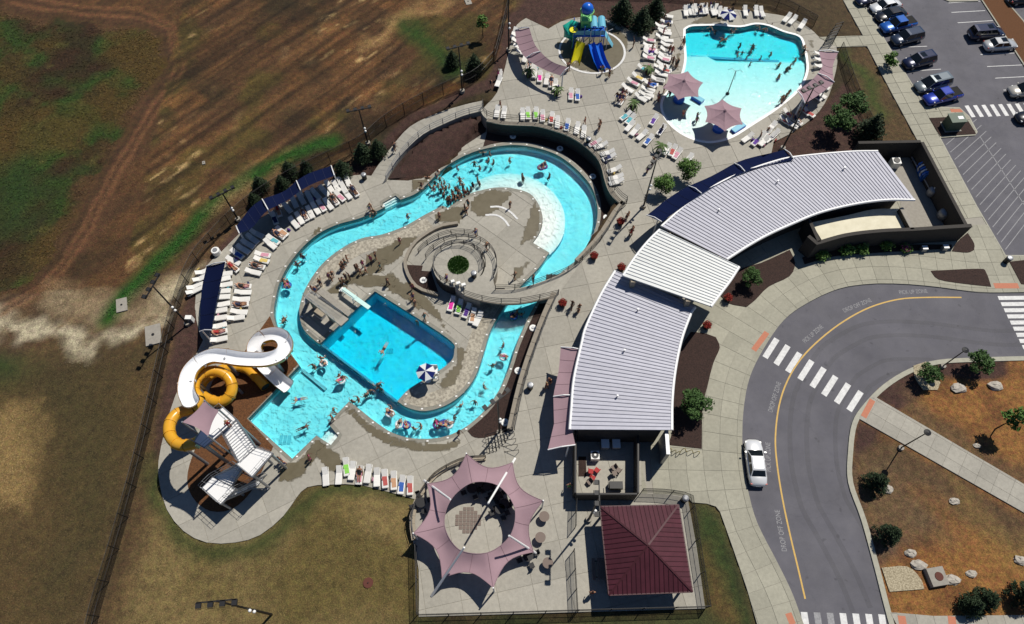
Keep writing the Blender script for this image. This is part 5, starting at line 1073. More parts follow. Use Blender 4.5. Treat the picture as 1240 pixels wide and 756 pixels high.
MB().add(V, [(i * 7 + j, i * 7 + j + 1, (i + 1) * 7 + j + 1, (i + 1) * 7 + j) for i in range(6) for j in range(6)]).build('sunshade', 'sail_pink', tw, True)
for p in ts: c = p.lerp(sum(ts, Vector()) / 4, .02); MB().cyl((c.x, c.y, ZA_ - 2 if False else L), (c.x, c.y, c.z + .1), .09, .08, 8).build('mast', 'steel_grey', tw)

# ---------------------------------------------------------------- diving boards
db = thing('diving_board', 'pale green springboard on a white stand at the diving pool', 'diving board', g(425, 356, L))
a, b = g(*ZR(340, 320, 6.87)((515, 205))[0], L + 1.1), g(*ZR(340, 320, 6.87)((738, 365))[0], L + 1.15)
mat('board', (.55, .78, .74), .6); MB().beam(a, b, .5, .06).build('board', 'board', db)
d = (b - a).normalized(); n = Vector((-d.y, d.x, 0))
for k in (.03, .42):
    p = a.lerp(b, k)
    for s in (-1, 1): MB().cyl(Vector((p.x, p.y, L)) + n * .3 * s, p + n * .3 * s, .05, .05, 6).build('leg', 'steel_white', db)
for s in (-1, 1): MB().tube([a + n * .34 * s + Vector((0, 0, .0)), a + n * .34 * s + Vector((0, 0, .8)), a.lerp(b, .5) + n * .34 * s + Vector((0, 0, .8)), a.lerp(b, .5) + n * .34 * s], .025, 5).build('handrail', 'steel_grey', db)
for k in range(3): MB().box(a - d * (.2 + .15 * k) - Vector((0, 0, .25 + .28 * k)), (.3, .5, .04), math.atan2(d.y, d.x)).build('step', 'steel_white', db)
pf = thing('diving_platform', 'high grey concrete diving platform with stairs and rails', 'diving platform', g(385, 372, L)); zp = ZR(340, 320, 6.87); PH = L + 2.6
q = G(zp((195, 265), (300, 235), (580, 410), (500, 515)), PH); lp = [(v.x, v.y) for v in q]; 
q2 = G(zp((200, 275), (245, 240), (565, 455), (500, 515)), PH); MB().tris(cdt([[(v.x, v.y) for v in q2]])[-1], PH, 0, .3).build('platform', 'deck', pf)
q3 = G(zp((300, 235), (350, 205), (590, 400), (560, 435)), L + 1.0); MB().tris(cdt([[(v.x, v.y) for v in q3]])[-1], L + 1.0, 0, .25).build('low_platform', 'concrete_pad', pf)
for k in (.08, .55): p = q2[0].lerp(q2[3], k).lerp(q2[1].lerp(q2[2], k), .5); MB().box((p.x, p.y, (L + PH) / 2 - .15), (.7, .5, PH - L - .3), R(-40)).build('pier', 'wall_block', pf)
for k in (.08, .7): p = q3[0].lerp(q3[3], k).lerp(q3[1].lerp(q3[2], k), .5); MB().box((p.x, p.y, L + .38), (.6, .5, .76), R(-40)).build('pier', 'wall_block', pf)
for e in ((q2[0], q2[3]), (q2[1], q2[2])):
    for h in (.5, 1.0): MB().tube([e[0] + Vector((0, 0, h)), e[0].lerp(e[1], .85) + Vector((0, 0, h))], .025, 5).build('rail', 'steel_grey', pf)
    for k in range(5): p = e[0].lerp(e[1], .85 * k / 4); MB().cyl(p, p + Vector((0, 0, 1)), .025, .025, 5).build('rail_post', 'steel_grey', pf)
s0_ = (q2[0] + q2[1]) / 2; dd = (s0_ - (q2[2] + q2[3]) / 2).normalized()
for k in range(8): MB().box(s0_ + dd * (.12 + .1 * k) - Vector((0, 0, .3 * (k + 1))), (.22, .9, .05), math.atan2(dd.y, dd.x)).build('stair_tread', 'grate', pf)
bx = thing('storage_box', 'pale storage box on the deck tip beside the diving platform', 'box', g(*zp((330, 430))[0], L)); p = bx.location; MB().box(p + Vector((0, 0, .3)), (1.2, .7, .6), R(-35)).build('bin', 'plastic_white', bx); MB().box(p + Vector((0, 0, .63)), (1.28, .78, .07), R(-35)).build('lid', 'wall_tan', bx)

# ---------------------------------------------------------------- play tower
pc = g(714, 56, 0); pt = thing('play_tower', 'water play tower with green cabin, blue dome and coloured slides', 'play structure', pc)
def pz(x, y, z): return g(*zf((x, y))[0], z)
dk = [pz(225, 330, 2.2), pz(420, 330, 2.2), pz(420, 260, 2.2), pz(235, 255, 2.2)]
cD = sum(dk, Vector()) / 4
MB().box(cD, (4.4, 1.9, .14)).build('platform', 'toy_blue', pt)
for dx in (-2.1, -.7, .7, 2.1):
    for dy in (-.85, .85): MB().cyl(cD + Vector((dx, dy, -2.2)), cD + Vector((dx, dy, 1.6)), .07, .07, 8).build('post', 'toy_blue', pt)
for dx in (.55, 1.65): MB().tube([cD + Vector((dx, -1.05, 1.35)), cD + Vector((dx, 1.05, 1.35))], .52, 7, arc=(0, math.pi)).build('roof_panel', 'toy_cyan', pt)
for dy in (-.85, .85): MB().box(cD + Vector((0, dy, .55)), (4.2, .05, .7)).build('side_panel', 'toy_cyan', pt)
cab = pz(300, 195, 3.4); MB().box(cab, (1.4, 1.4, 1.1)).build('cabin', 'toy_green', pt)
MB().lathe(cab + Vector((-.1, -.76, 0)), [(.3, -.02), (.3, .02)], 12).build('porthole', 'toy_teal', pt)
for dx in (-.7, .7):
    for dy in (-.7, .7): MB().cyl((cab.x + dx, cab.y + dy, 0), (cab.x + dx, cab.y + dy, 5.0), .06, .06, 8).build('tower_post', 'toy_green', pt)
dome = Vector((cab.x, cab.y, 5.35)); MB().sph(dome, .85, 16, 10).build('dome', 'toy_blue', pt, True); MB().tube([dome + Vector((.92 * math.cos(a), .92 * math.sin(a), -.25)) for a in np.linspace(0, 6.28, 20)[:-1]], .06, 6, closed=True).build('dome_ring', 'toy_green', pt)
yl_ = [pz(255, 385, 2.2), pz(235, 450, 1.5), pz(215, 530, .6), pz(200, 590, .2)]
for w_, nm, ps in ((.6, 'toy_yellow', yl_),):
    s = MB().tube(ps, w_, 9, arc=(math.pi, math.pi * 2)).build('yellow_slide', nm, pt, True); MB().tube([p - Vector((0, 0, .02)) for p in ps], w_ + .05, 9, arc=(math.pi, math.pi * 2)).build('shell', nm, s, True)
for off in (-.46, .46):
    ps = [pz(380, 390, 2.2) + Vector((off, 0, 0)), pz(400, 470, 1.6) + Vector((off, 0, 0)), pz(430, 555, .9) + Vector((off, 0, 0)), pz(475, 640, .2) + Vector((off, 0, 0))]
    s = MB().tube(ps, .46, 9, arc=(math.pi, math.pi * 2)).build('blue_slide', 'toy_blue', pt, True); MB().tube([p - Vector((0, 0, .02)) for p in ps], .5, 9, arc=(math.pi, math.pi * 2)).build('shell', 'toy_blue', s, True)
tt = [pz(235, 250, 2.8), pz(170, 225, 2.6), pz(120, 255, 2.2), pz(125, 310, 1.7), pz(180, 330, 1.2), pz(215, 300, .8)]
MB().tube(tt, .62, 12, caps=False).build('teal_tube_slide', 'toy_teal', pt, True)
fw = pz(185, 290, 2.9); MB().lathe(fw, [(.1, 0), (.55, .25), (.6, .3)], 10).build('tipping_bucket', 'toy_yellow', pt); MB().cyl((fw.x, fw.y, 0), fw, .05, .05, 6).build('bucket_post', 'toy_green', pt)
net = pz(475, 320, 1.6); MB().add([cD + Vector((2.2, -.8, 0)), cD + Vector((2.2, .8, 0)), cD + Vector((3.7, .1, -2.15)), cD + Vector((3.5, -.6, -2.15))], [(0, 1, 2, 3)]).build('climbing_net', 'toy_cyan', pt)
for x in (350, 440, 510): p = pz(x, 262, 3.6); MB().tube([(p.x, p.y, 0), (p.x, p.y, 3.2), (p.x + .5, p.y - .1, 3.6)], .05, 6).build('spray_pipe', 'steel_white', pt)
cw = g(717, 62, 0); strip_path('painted_ring', [(cw.x + 4.75 * math.cos(a), cw.y + 4.5 * math.sin(a)) for a in np.linspace(0, math.tau, 65)[:-1]], .3, .034, 'paint_white', True, None, plaza)

# ---------------------------------------------------------------- people
POSE = {}
def body(name, J, fingers=True):
    """one skin-grown figure; J: joint -> (xyz, radius)"""
    order = list(J); E = [('pelvis', 'spine'), ('spine', 'chest'), ('chest', 'neck'), ('neck', 'head'), ('head', 'crown')]
    for s in 'lr': E += [('chest', 'shoulder' + s), ('shoulder' + s, 'elbow' + s), ('elbow' + s, 'wrist' + s), ('wrist' + s, 'palm' + s), ('pelvis', 'hip' + s), ('hip' + s, 'knee' + s), ('knee' + s, 'ankle' + s), ('ankle' + s, 'toe' + s)]
    me = bpy.data.meshes.new(name); me.from_pydata([J[k][0] for k in order], [(order.index(a), order.index(b)) for a, b in E], [])
    o = bpy.data.objects.new(name, me); C.objects.link(o); md = o.modifiers.new('s', 'SKIN'); sb_ = o.modifiers.new('b', 'SUBSURF'); sb_.levels = 1; sb_.render_levels = 1
    for i, k in enumerate(order):
        v = me.skin_vertices[0].data[i]; v.radius = (J[k][1] * 1.12, J[k][1] * 1.12); v.use_root = k == 'pelvis'
    dg = bpy.context.evaluated_depsgraph_get(); m2 = bpy.data.meshes.new_from_object(o.evaluated_get(dg)); bpy.data.objects.remove(o)
    mb = MB(); mb.v = [tuple(v.co) for v in m2.vertices]; mb.f = [tuple(p.vertices) for p in m2.polygons]
    K_ = {k: Vector(J[k][0]) for k in J}; part = []
    segs = [(a, b) for a, b in E]
    def near(p):
        best = None
        for a, b in segs:
            A, B = K_[a], K_[b]; t = max(0, min(1, (p - A).dot(B - A) / (B - A).length_squared)); d_ = (p - A.lerp(B, t)).length - .5 * (J[a][1] + (J[b][1] - J[a][1]) * t)
            if best is None or d_ < best[0]: best = (d_, a, b, t)
        return best
    up = (K_['crown'] - K_['neck']).normalized(); face = Vector(J['_face'][0]) if '_face' in J else None
    for f in mb.f:
        c = sum((Vector(mb.v[i]) for i in f), Vector()) / len(f); d_, a, b, t = near(c); mi = 0
        if b.startswith('hip') or (a == 'pelvis') or (a.startswith('hip') and t < .35): mi = 1
        elif a in ('spine',) or (a == 'chest' and b.startswith('sh') and t < .5) or (a == 'chest' and b == 'neck' and t < .3): mi = 2
        elif a == 'head' or b == 'head' and t > .5:
            fr = (c - K_['head']).dot(FACE[name]); mi = 3 if (fr < .035 or (c - K_['head']).dot(up) > .07) else 0
        part.append(mi)
    mb.m = part
    for s in 'lr':      # five fingers on each palm
        w_, p_ = K_['wrist' + s], K_['palm' + s]; d_ = (p_ - w_).normalized(); sd_v = d_.cross(Vector((0, 0, 1)))
        if sd_v.length < .2: sd_v = Vector((0, 1, 0))
        sd_v.normalize()
        for i, (o_, l_) in enumerate(((-.03, .062), (-.01, .075), (.01, .07), (.03, .055))):
            q0 = p_ + sd_v * o_ + d_ * .01; q1 = q0 + d_ * l_ * .55; q2_ = q1 + (d_ + Vector((0, 0, -.35))).normalized() * l_ * .5; mb.tube([q0, q1, q2_], [.011, .01, .007], 4)
        q0 = w_.lerp(p_, .5) + sd_v * .03; mb.tube([q0, q0 + (sd_v * .7 + d_ * .7) * .05, q0 + (sd_v * .5 + d_) * .075], [.013, .011, .008], 4)
    F_ = FACE[name]; hd = K_['head']; side = F_.cross(up).normalized(); r_ = J['head'][1]
    mb.add([hd + F_ * r_ * .85 + up * .03, hd + F_ * r_ * .85 - up * .02 + side * .016, hd + F_ * r_ * .85 - up * .02 - side * .016, hd + F_ * (r_ * .85 + .035) - up * .012], [(0, 1, 3), (0, 3, 2), (1, 2, 3)])      # nose
    for s in (-1, 1):
        mb.sph(hd + F_ * r_ * .80 + side * s * .032 + up * .028, .012, 5, 3, 3); mb.sph(hd + side * s * r_ * .93 + up * .0, .022, 5, 3, 0, 1.4)
    mb.beam(hd + F_ * r_ * .86 - up * .045 + side * .022, hd + F_ * r_ * .86 - up * .045 - side * .022, .012, .01, 1)
    m3 = bpy.data.meshes.new(name); m3.from_pydata(mb.v, [], mb.f); 
    for k in ('skin_a', 'suit_navy', 'suit_navy', 'hair_dark'): m3.materials.append(M[k])
    m3.polygons.foreach_set('material_index', mb.m); m3.polygons.foreach_set('use_smooth', [True] * len(mb.f)); POSE[name] = m3
for k, c in (('skin_a', (.45, .24, .15)), ('skin_b', (.30, .15, .09)), ('skin_c', (.12, .055, .035)), ('hair_dark', (.015, .011, .009)), ('hair_brown', (.06, .032, .018)), ('hair_blond', (.28, .19, .09)),
             ('suit_navy', (.01, .016, .05)), ('suit_black', (.01, .01, .011)), ('suit_red', (.35, .02, .02)), ('suit_teal', (.02, .2, .22)), ('suit_pink', (.5, .08, .2)), ('suit_blue', (.02, .08, .35)), ('suit_white', (.6, .6, .58)), ('suit_green', (.03, .30, .06)), ('suit_purple', (.10, .03, .20)), ('suit_orange', (.55, .16, .03)), ('suit_yellow', (.6, .45, .05))): mat(k, c, .7)
FACE = {}
def stand(dx=0.0, arm=.0, step=0.0, up_=False, h=1.0):
    J = {'pelvis': ((0, 0, .95), .135), 'spine': ((0, .01, 1.13), .125), 'chest': ((0, 0, 1.32), .15), 'neck': ((0, .01, 1.49), .058), 'head': ((0, .03, 1.60), .098), 'crown': ((0, .02, 1.70), .08)}
    for s, k in (('l', -1), ('r', 1)):
        st_k = step * k
        if up_ and k > 0: arm_p = ((.26, .10, 1.55), (.28, .16, 1.80), (.28, .19, 1.89))
        else: arm_p = ((k * .27, -st_k * .25 + .02, 1.14), (k * .28, -st_k * .4 + .10 + arm, .93 + arm * .8), (k * .275, -st_k * .45 + .13 + arm * 1.2, .85 + arm))
        J['shoulder' + s] = ((k * .185, 0, 1.40), .066); J['elbow' + s] = (arm_p[0], .046); J['wrist' + s] = (arm_p[1], .034); J['palm' + s] = (arm_p[2], .036)
        J['hip' + s] = ((k * .095, 0, .88), .105); J['knee' + s] = ((k * .10, st_k * .18 + .02, .50), .066); J['ankle' + s] = ((k * .10, st_k * .36 - .02, .09), .045); J['toe' + s] = ((k * .115, st_k * .36 + .14, .04), .038)
    return J
for nm, J in (('standing', stand()), ('walking', stand(step=.5)), ('waving', stand(up_=True)), ('bent_arms', stand(arm=.22, step=.12))): FACE[nm] = Vector((0, 1, 0)); body(nm, J)
Jt = stand(arm=.12)
for s_, k_ in (('l', -1), ('r', 1)):
    Jt['knee' + s_] = ((k_ * .13, .26, .70), .066); Jt['ankle' + s_] = ((k_ * .13, .05, .48), .045); Jt['toe' + s_] = ((k_ * .14, .0, .38), .036); Jt['elbow' + s_] = ((k_ * .36, .06, 1.20), .046); Jt['wrist' + s_] = ((k_ * .46, .22, 1.26), .034); Jt['palm' + s_] = ((k_ * .48, .30, 1.26), .036)
FACE['treading'] = Vector((0, 1, 0)); body('treading', Jt)
Js = stand(); ly = {}
for k, (p, r_) in Js.items():       # lying on the back along +x (head at -x)
    ly[k] = ((.95 - p[2] if False else (.86 - p[2]), p[0] * 1.15, .12 + (-p[1] * .3) + (.0 if k not in ('chest', 'neck', 'head', 'crown') else .0)), r_)
for k in ('kneel', 'kneer'): p, r_ = ly[k]; ly[k] = ((p[0], p[1], p[2] + .16), r_)
for k in ('spine', 'chest', 'neck', 'head', 'crown', 'shoulderl', 'shoulderr'): p, r_ = ly[k]; ly[k] = ((p[0] * .93, p[1], p[2] + max(0, (-p[0] - .05)) * .62), r_)
FACE['lying'] = Vector((.45, 0, .89)).normalized(); body('lying', ly)
sw = {k: ((p[2] - .86, p[0] * 1.1, .0 - p[1] * .4), r_) for k, (p, r_) in Js.items()}
for s, k in (('l', -1), ('r', 1)):
    sw['elbow' + s] = ((.55 + .15 * k, k * .42, -.02), .046); sw['wrist' + s] = ((.80 + .2 * k, k * .36, .0), .034); sw['palm' + s] = ((.89 + .2 * k, k * .34, .0), .036); sw['toe' + s] = ((-.98, k * .11, -.05), .035)
FACE['swimming'] = Vector((.3, 0, -.95)).normalized(); body('swimming', sw)
PALETTE = {'navy': 'suit_navy', 'black': 'suit_black', 'red': 'suit_red', 'teal': 'suit_teal', 'pink': 'suit_pink', 'blue': 'suit_blue', 'white': 'suit_white', 'green': 'suit_green', 'purple': 'suit_purple', 'orange': 'suit_orange'}
def person(px, z, pose, where, rz=None, suit=None, top=None, sc=1.0, group=None, pos=None):
    p = g(*px, z) if pos is None else Vector(pos); suit = suit or random.choice(['navy', 'black', 'navy', 'black', 'red', 'blue', 'teal', 'purple', 'black', 'navy', 'pink'])
    top = top if top is not None else random.choice([None, None, suit, suit, None])
    o = bpy.data.objects.new('person', POSE[pose]); C.objects.link(o); o.location = p; o.rotation_euler = (0, 0, random.uniform(0, 6.28) if rz is None else rz); o.scale = (sc, sc, sc)
    sk = random.choice(['skin_a', 'skin_a', 'skin_b', 'skin_b', 'skin_c']); mats = [sk, PALETTE[suit], PALETTE[top] if top else sk, random.choice(['hair_dark', 'hair_dark', 'hair_brown', 'hair_brown', 'hair_blond'])]
    for i, k in enumerate(mats): o.material_slots[i].link = 'OBJECT'; o.material_slots[i].material = M[k]
    wear = f'{suit} swimsuit' if top == suit else f'{top} top and {suit} shorts' if top else f'{suit} swim shorts'
    return tag(o, f'person in {wear} {where}', 'person', group)
WL = L - .10
def many(F_, pts, z, poses, where, group, depth=0.0, sc=(.72, 1.0), z2=None):
    for q in pts: person(F_(q)[0], z - depth, random.choice(poses), where, sc=random.uniform(*sc), group=group)
STAND = ['standing', 'walking', 'bent_arms', 'waving']
many(r7, [(165, 355), (38, 350), (218, 245), (212, 262), (240, 220), (270, 208), (278, 195), (260, 255), (290, 247), (300, 232), (357, 232), (355, 224), (345, 180), (408, 165), (428, 180), (440, 130), (463, 128), (460, 155), (478, 162), (535, 152), (680, 215), (265, 235), (305, 258), (318, 246), (248, 250), (282, 222)], WL - 1.12, ['treading'], 'wading in the river near the beach entry', 'people wading in the river', 0, (.85, 1.05))
many(r7, [(420, 222), (426, 236), (318, 285), (330, 292), (345, 283), (360, 274), (375, 268), (383, 258), (395, 252), (310, 300), (297, 280), (350, 270), (340, 296), (322, 302), (368, 262), (388, 268), (330, 275), (354, 290)], L - .75, STAND, 'crowding at the beach entry of the river', 'people at the beach entry', 0, (.75, 1.0))
many(r7, [(585, 218), (582, 210)], L - .4, STAND, 'standing on the white beach shelf', 'people on the beach shelf')
many(r7, [(135, 440), (280, 352), (278, 345), (385, 306), (380, 330), (372, 318), (537, 308), (555, 568), (90, 590), (180, 606), (188, 668), (118, 100)], L, STAND, 'walking on the island deck', 'people on the island deck')
many(r6, [(760, 432), (745, 457), (755, 502), (705, 492), (800, 462), (820, 452), (830, 472), (850, 432), (868, 422), (885, 457), (735, 517), (770, 500), (745, 515), (810, 480), (795, 470), (700, 505), (690, 497), (738, 462), (752, 445)], L, STAND, 'queueing for the diving boards', 'people queueing for the diving boards', 0, (.7, 1.0))
many(r6, [(660, 525), (655, 515), (640, 550), (628, 545), (845, 240), (850, 235)], L, STAND, 'standing beside the diving platform', 'people beside the diving platform')
many(s4, [(75, 527), (350, 258), (190, 480), (65, 430)], WL, ['swimming'], 'swimming in the pool below the slides', 'people swimming', 0.02)
many(s4, [(20, 180), (145, 305), (205, 362), (220, 370), (270, 440), (300, 425), (310, 415), (295, 430), (340, 390), (345, 408), (335, 395), (365, 482), (380, 470), (378, 485), (612, 465), (660, 450), (800, 150), (785, 155), (815, 160), (790, 165), (755, 262)], WL - 1.12, ['treading'], 'wading in the lower bend of the river', 'people wading in the lower river', 0, (.85, 1.05))
many(r6, [(525, 520), (590, 425), (600, 432), (570, 455), (578, 462), (530, 670), (858, 272), (866, 262)], WL - 1.12, ['treading'], 'wading in the outer bend of the river', 'people wading in the outer bend', 0, (.85, 1.05))
many(s4, [(185, 475), (605, 550), (105, 640), (100, 630), (365, 42), (455, 112), (450, 92), (490, 160), (465, 180), (180, 500), (10, 650), (5, 640), (18, 655)], L, STAND, 'walking on the wet pool deck', 'people on the pool deck')
many(r4, [(295, 160), (318, 170), (390, 168), (405, 164), (345, 210), (352, 206), (365, 208), (358, 214), (430, 237), (490, 245), (480, 254), (486, 240), (515, 155), (540, 163), (548, 160), (575, 140), (570, 274), (418, 274), (440, 268), (460, 286), (525, 289), (475, 318)], -.09 - 1.0, ['treading'], 'wading in the deep half of the wading pool', 'people in the deep half of the wading pool', 0, (.72, .95))
many(r4, [(605, 328), (655, 333), (640, 348), (643, 340), (605, 385), (603, 376), (680, 303), (718, 275), (720, 262), (720, 245), (724, 240)], -.09 - .95, ['treading'], 'wading along the far rim of the wading pool', 'people along the rim of the wading pool', 0, (.8, 1.0))
many(r4, [(175, 538), (238, 565), (236, 552)], -.2, STAND, 'walking in the shallow beach of the wading pool', 'people in the shallow beach', 0, (.6, 1.0))
many(r4, [(650, 448), (657, 440), (640, 460), (630, 468), (618, 474), (625, 470), (180, 215), (115, 445), (110, 435), (175, 208), (315, 40), (130, 300), (145, 310), (120, 290), (320, 22), (420, 10)], 0, STAND, 'standing on the deck round the wading pool', 'people round the wading pool', 0, (.65, 1.0))
many(r3, [(70, 580), (525, 668), (600, 705), (605, 690), (785, 258), (655, 418), (440, 375), (432, 385), (617, 400), (20, 470), (60, 420)], 0, STAND, 'walking on the upper plaza', 'people on the upper plaza')
many(r8, [(245, 335), (252, 328), (345, 130), (325, 155), (350, 118), (36, 680), (40, 665), (62, 690), (66, 680)], 0, STAND, 'walking between the river wall and the bathhouse', 'people by the bathhouse')
person(r8((262, 398))[0], 0, 'standing', 'standing beside the navy bathhouse sail', 0, 'red', 'red'); person(r8((266, 388))[0], 0, 'walking', 'walking beside the navy bathhouse sail', 1, 'orange', 'red')
person(s6((185, 665))[0], 0, 'standing', 'standing at the corner of the service yard', 0, 'green', 'green'); person(s6((100, 285))[0], 0, 'walking', 'walking under the pink bathhouse sail', 2, 'black', 'red'); person(s6((112, 268))[0], 0, 'standing', 'standing under the pink bathhouse sail', 2.5, 'navy', 'orange')
person(s5((770, 585))[0], 0, 'standing', 'standing beside the maroon pavilion', 0, 'black', 'red'); person(r2((535, 548))[0], ground_z(*g(478, 183, -1).xy) + .15 if False else g(478, 183, -1.2).z, 'walking', 'walking up the curved ramp', 1, 'navy', 'navy')
person(r7((412, 412))[0], -1.0, 'walking', 'walking down the winding ramp', 1, 'blue', 'blue'); person(r7((452, 462))[0], -.55, 'walking', 'walking up the winding ramp', 1, 'black', 'black'); person(r7((622, 580))[0], .02, 'standing', 'standing on the footbridge', 1, 'navy', 'navy'); person(r7((307, 578))[0], .0, 'standing', 'standing on the round overlook', 1, 'purple', 'purple')
person(ze((378, 155))[0], L + HT - .2, 'standing', 'standing at the top of the slide tower stairs', 1, 'red', 'red')
many(zc_, [(365, 95), (350, 85), (375, 102), (300, 245), (270, 300), (265, 288), (30, 292), (45, 303), (60, 272), (205, 700), (235, 662), (330, 22), (285, 475), (300, 135), (210, 220), (345, 30), (230, 20)], 0, STAND, 'standing among the loungers left of the wading pool', 'people among the wading pool loungers', 0, (.65, 1.0))
many(r4, [(210, 40), (245, 38), (275, 40), (300, 36), (340, 44), (380, 66), (395, 72), (250, 64), (90, 95), (105, 130), (85, 165), (660, 545), (700, 530), (735, 500), (560, 610), (525, 640), (780, 440), (800, 425), (760, 455)], 0, STAND, 'standing beside loungers at the edge of the wading pool deck', 'people at the edge of the wading pool deck', 0, (.65, 1.0))
many(r7, [(312, 292), (336, 284), (348, 262), (372, 280), (326, 268), (362, 284), (402, 244), (286, 262), (276, 244), (366, 246), (340, 258)], L - .85, STAND, 'crowding at the beach entry of the river', 'people at the beach entry', 0, (.75, 1.0))
many(s4, [(120, 330), (250, 450), (455, 540), (480, 530), (590, 500), (690, 400), (720, 330)], WL - 1.12, ['treading'], 'wading in the lower bend of the river', 'people wading in the lower river', 0, (.85, 1.0))
# inner tubes on the river with their riders
def ring_mesh():
    mb = MB(); mb.tube([(.36 * math.cos(a), .36 * math.sin(a), 0) for a in np.linspace(0, math.tau, 19)[:-1]], .14, 8, closed=True); return mb
mat('tube_clear', (.62, .72, .75), .25); rmesh = None
for F_, q, m in ((r7, (650, 160), 'suit_purple'), (r7, (662, 156), 'suit_purple'), (s4, (755, 287), 'tube_clear'), (s4, (790, 148), 'suit_blue'), (s4, (402, 515), 'tube_clear'), (s4, (426, 518), 'suit_blue'), (s4, (530, 516), 'suit_purple'), (s4, (553, 512), 'suit_blue'), (s4, (570, 516), 'tube_clear'), (s4, (205, 366), 'tube_clear'), (r6, (530, 522), 'suit_blue'), (s4, (145, 308), 'tube_clear'), (s4, (20, 42), 'suit_blue'), (s4, (370, 478), 'tube_clear')):
    p = g(*F_(q)[0], WL + .05); cn = {'suit_purple': 'purple', 'tube_clear': 'pale', 'suit_blue': 'blue'}[m]
    o = ring_mesh(); t = thing('swim_ring', f'{cn} inflatable swim ring floating on the river', 'swim ring', p, 0, f'{cn} swim rings'); o.v = [tuple(Vector(v) + p) for v in o.v]; o.build('ring', m, t, True); MB().cyl(p + Vector((.36, 0, .13)), p + Vector((.36, 0, .17)), .02, .02, 6).build('valve', 'plastic_white', t)
    person(None, 0, 'lying', f'riding a {cn} swim ring on the river', sc=.78, pos=p + Vector((0, 0, .06)), group='people riding swim rings')

# ---------------------------------------------------------------- sun loungers, chairs, towels
TOWEL = {'pink': (.62, .30, .38), 'red': (.45, .10, .09), 'blue': (.04, .12, .42), 'teal': (.12, .42, .48), 'green': (.25, .60, .10), 'yellow': (.66, .50, .16), 'purple': (.12, .05, .30), 'magenta': (.70, .04, .35), 'orange': (.52, .30, .18), 'navy': (.03, .04, .11)}
for k, c in TOWEL.items(): mat('towel_' + k, c, .9, tuple(v * .85 for v in c), 6)
lg = thing('sun_lounger', 'white sun lounger', 'sun lounger')
MB().beam((-.95, -.3, .33), (.95, -.3, .33), .05, .06).beam((-.95, .3, .33), (.95, .3, .33), .05, .06).beam((.95, -.3, .33), (.95, .3, .33), .05, .06).beam((-.2, -.3, .33), (-.2, .3, .33), .05, .05).build('frame', 'plastic_white', lg)
MB().box((.36, 0, .37), (1.14, .56, .04)).build('seat', 'fabric_white', lg)
MB().beam((-.22, 0, .38), (-.9, 0, .72), .56, .04).build('backrest', 'fabric_white', lg)
for x in (-.75, .8):
    for y in (-.28, .28): MB().beam((x, y, .0), (x, y, .31), .05, .05).build('leg', 'plastic_white', lg)
tw_seat = MB().box((.28, .02, .405), (.9, .44, .03), .06).box((.0, -.03, .415), (.4, .5, .04), -.1)
tw_mesh = {}
def lounger(px, z, ang, where, towel=None, group=None, occupant=None):
    p = g(*px, z) + Vector((0, 0, .022)); lab = f'white sun lounger {where}' if not towel else f'sun lounger with a {towel} towel {where}'
    o = dup(lg, p, ang, 1, lab, (group or where) + (' with ' + towel + ' towels' if towel else ''))
    if towel:
        if towel not in tw_mesh: tw_mesh[towel] = tw_seat.build('towel', 'towel_' + towel); me_ = tw_mesh[towel].data; bpy.data.objects.remove(tw_mesh[towel]); tw_mesh[towel] = me_
        t = bpy.data.objects.new('beach_towel', tw_mesh[towel]); C.objects.link(t); t.location = p; t.rotation_euler = (0, 0, ang); tag(t, f'{towel} towel on the lounger {where}', 'towel', f'{towel} towels {where}')
    if random.random() < .3:
        q = p + Vector((math.cos(ang) * random.uniform(-.8, .8) - math.sin(ang) * .5, math.sin(ang) * random.uniform(-.8, .8) + math.cos(ang) * .5, -.02)); bc = random.choice(['navy', 'red', 'teal', 'yellow', 'pink', 'purple']); bg = thing('beach_bag', f'{bc} beach bag beside a lounger {where}', 'bag', q, 0, f'{bc} beach bags {where}')
        ra_ = random.random() * 3; MB().box(q + Vector((0, 0, .17)), (.42, .2, .34), ra_, top=.85).build('bag_body', 'towel_' + bc, bg); MB().tube([q + Vector((.13 * math.cos(ra_) * c_, .13 * math.sin(ra_) * c_, .33 + h_)) for c_, h_ in ((-1, 0), (-.7, .16), (.7, .16), (1, 0))], .015, 4).build('strap', 'towel_navy', bg)
    if occupant: person(None, 0, 'lying', f'lying on a lounger {where}', rz=ang, suit=occupant, top=occupant, pos=p + Vector((0, 0, .40)), group=f'people lying {where}')
    return o
def row(F_, pts, z, a, b, where, jit=8):
    """a,b: two photo points giving the head->foot direction; pts: (x, y[, towel[, occupant]])"""
    h = zhead(F_(a)[0], F_(b)[0], z)
    for q in pts: lounger(F_(q[:2])[0], z, h + R(random.uniform(-jit, jit)), where, q[2] if len(q) > 2 else None, where, q[3] if len(q) > 3 else None)
row(za, [(152, 275), (135, 318), (98, 372), (92, 400)], L, (0, 0), (60, -22), 'behind the short navy sail')
row(za, [(285, 290), (272, 325), (285, 362), (272, 402), (270, 440), (268, 490), (250, 530), (247, 578), (247, 630), (250, 672, 'pink', 'red'), (250, 717)], L, (0, 0), (90, -12), 'in the column beside the short navy sail')
row(za, [(408, 372, 'pink', 'black'), (408, 410), (398, 456), (390, 492, 'orange', 'navy'), (383, 538), (363, 577)], L, (0, 0), (90, -3), 'in the column nearest the river bend')
row(za, [(537, 165, 'pink'), (530, 200, 'yellow'), (500, 240, None, 'black'), (475, 278)], L, (0, 0), (85, 15), 'in the short row above the river bend')
row(za, [(345, 205), (340, 245, 'orange', 'red'), (370, 160, 'blue'), (410, 130), (440, 95), (470, 62), (500, 30)], L, (0, 0), (70, 40), 'at the end of the long navy sail')
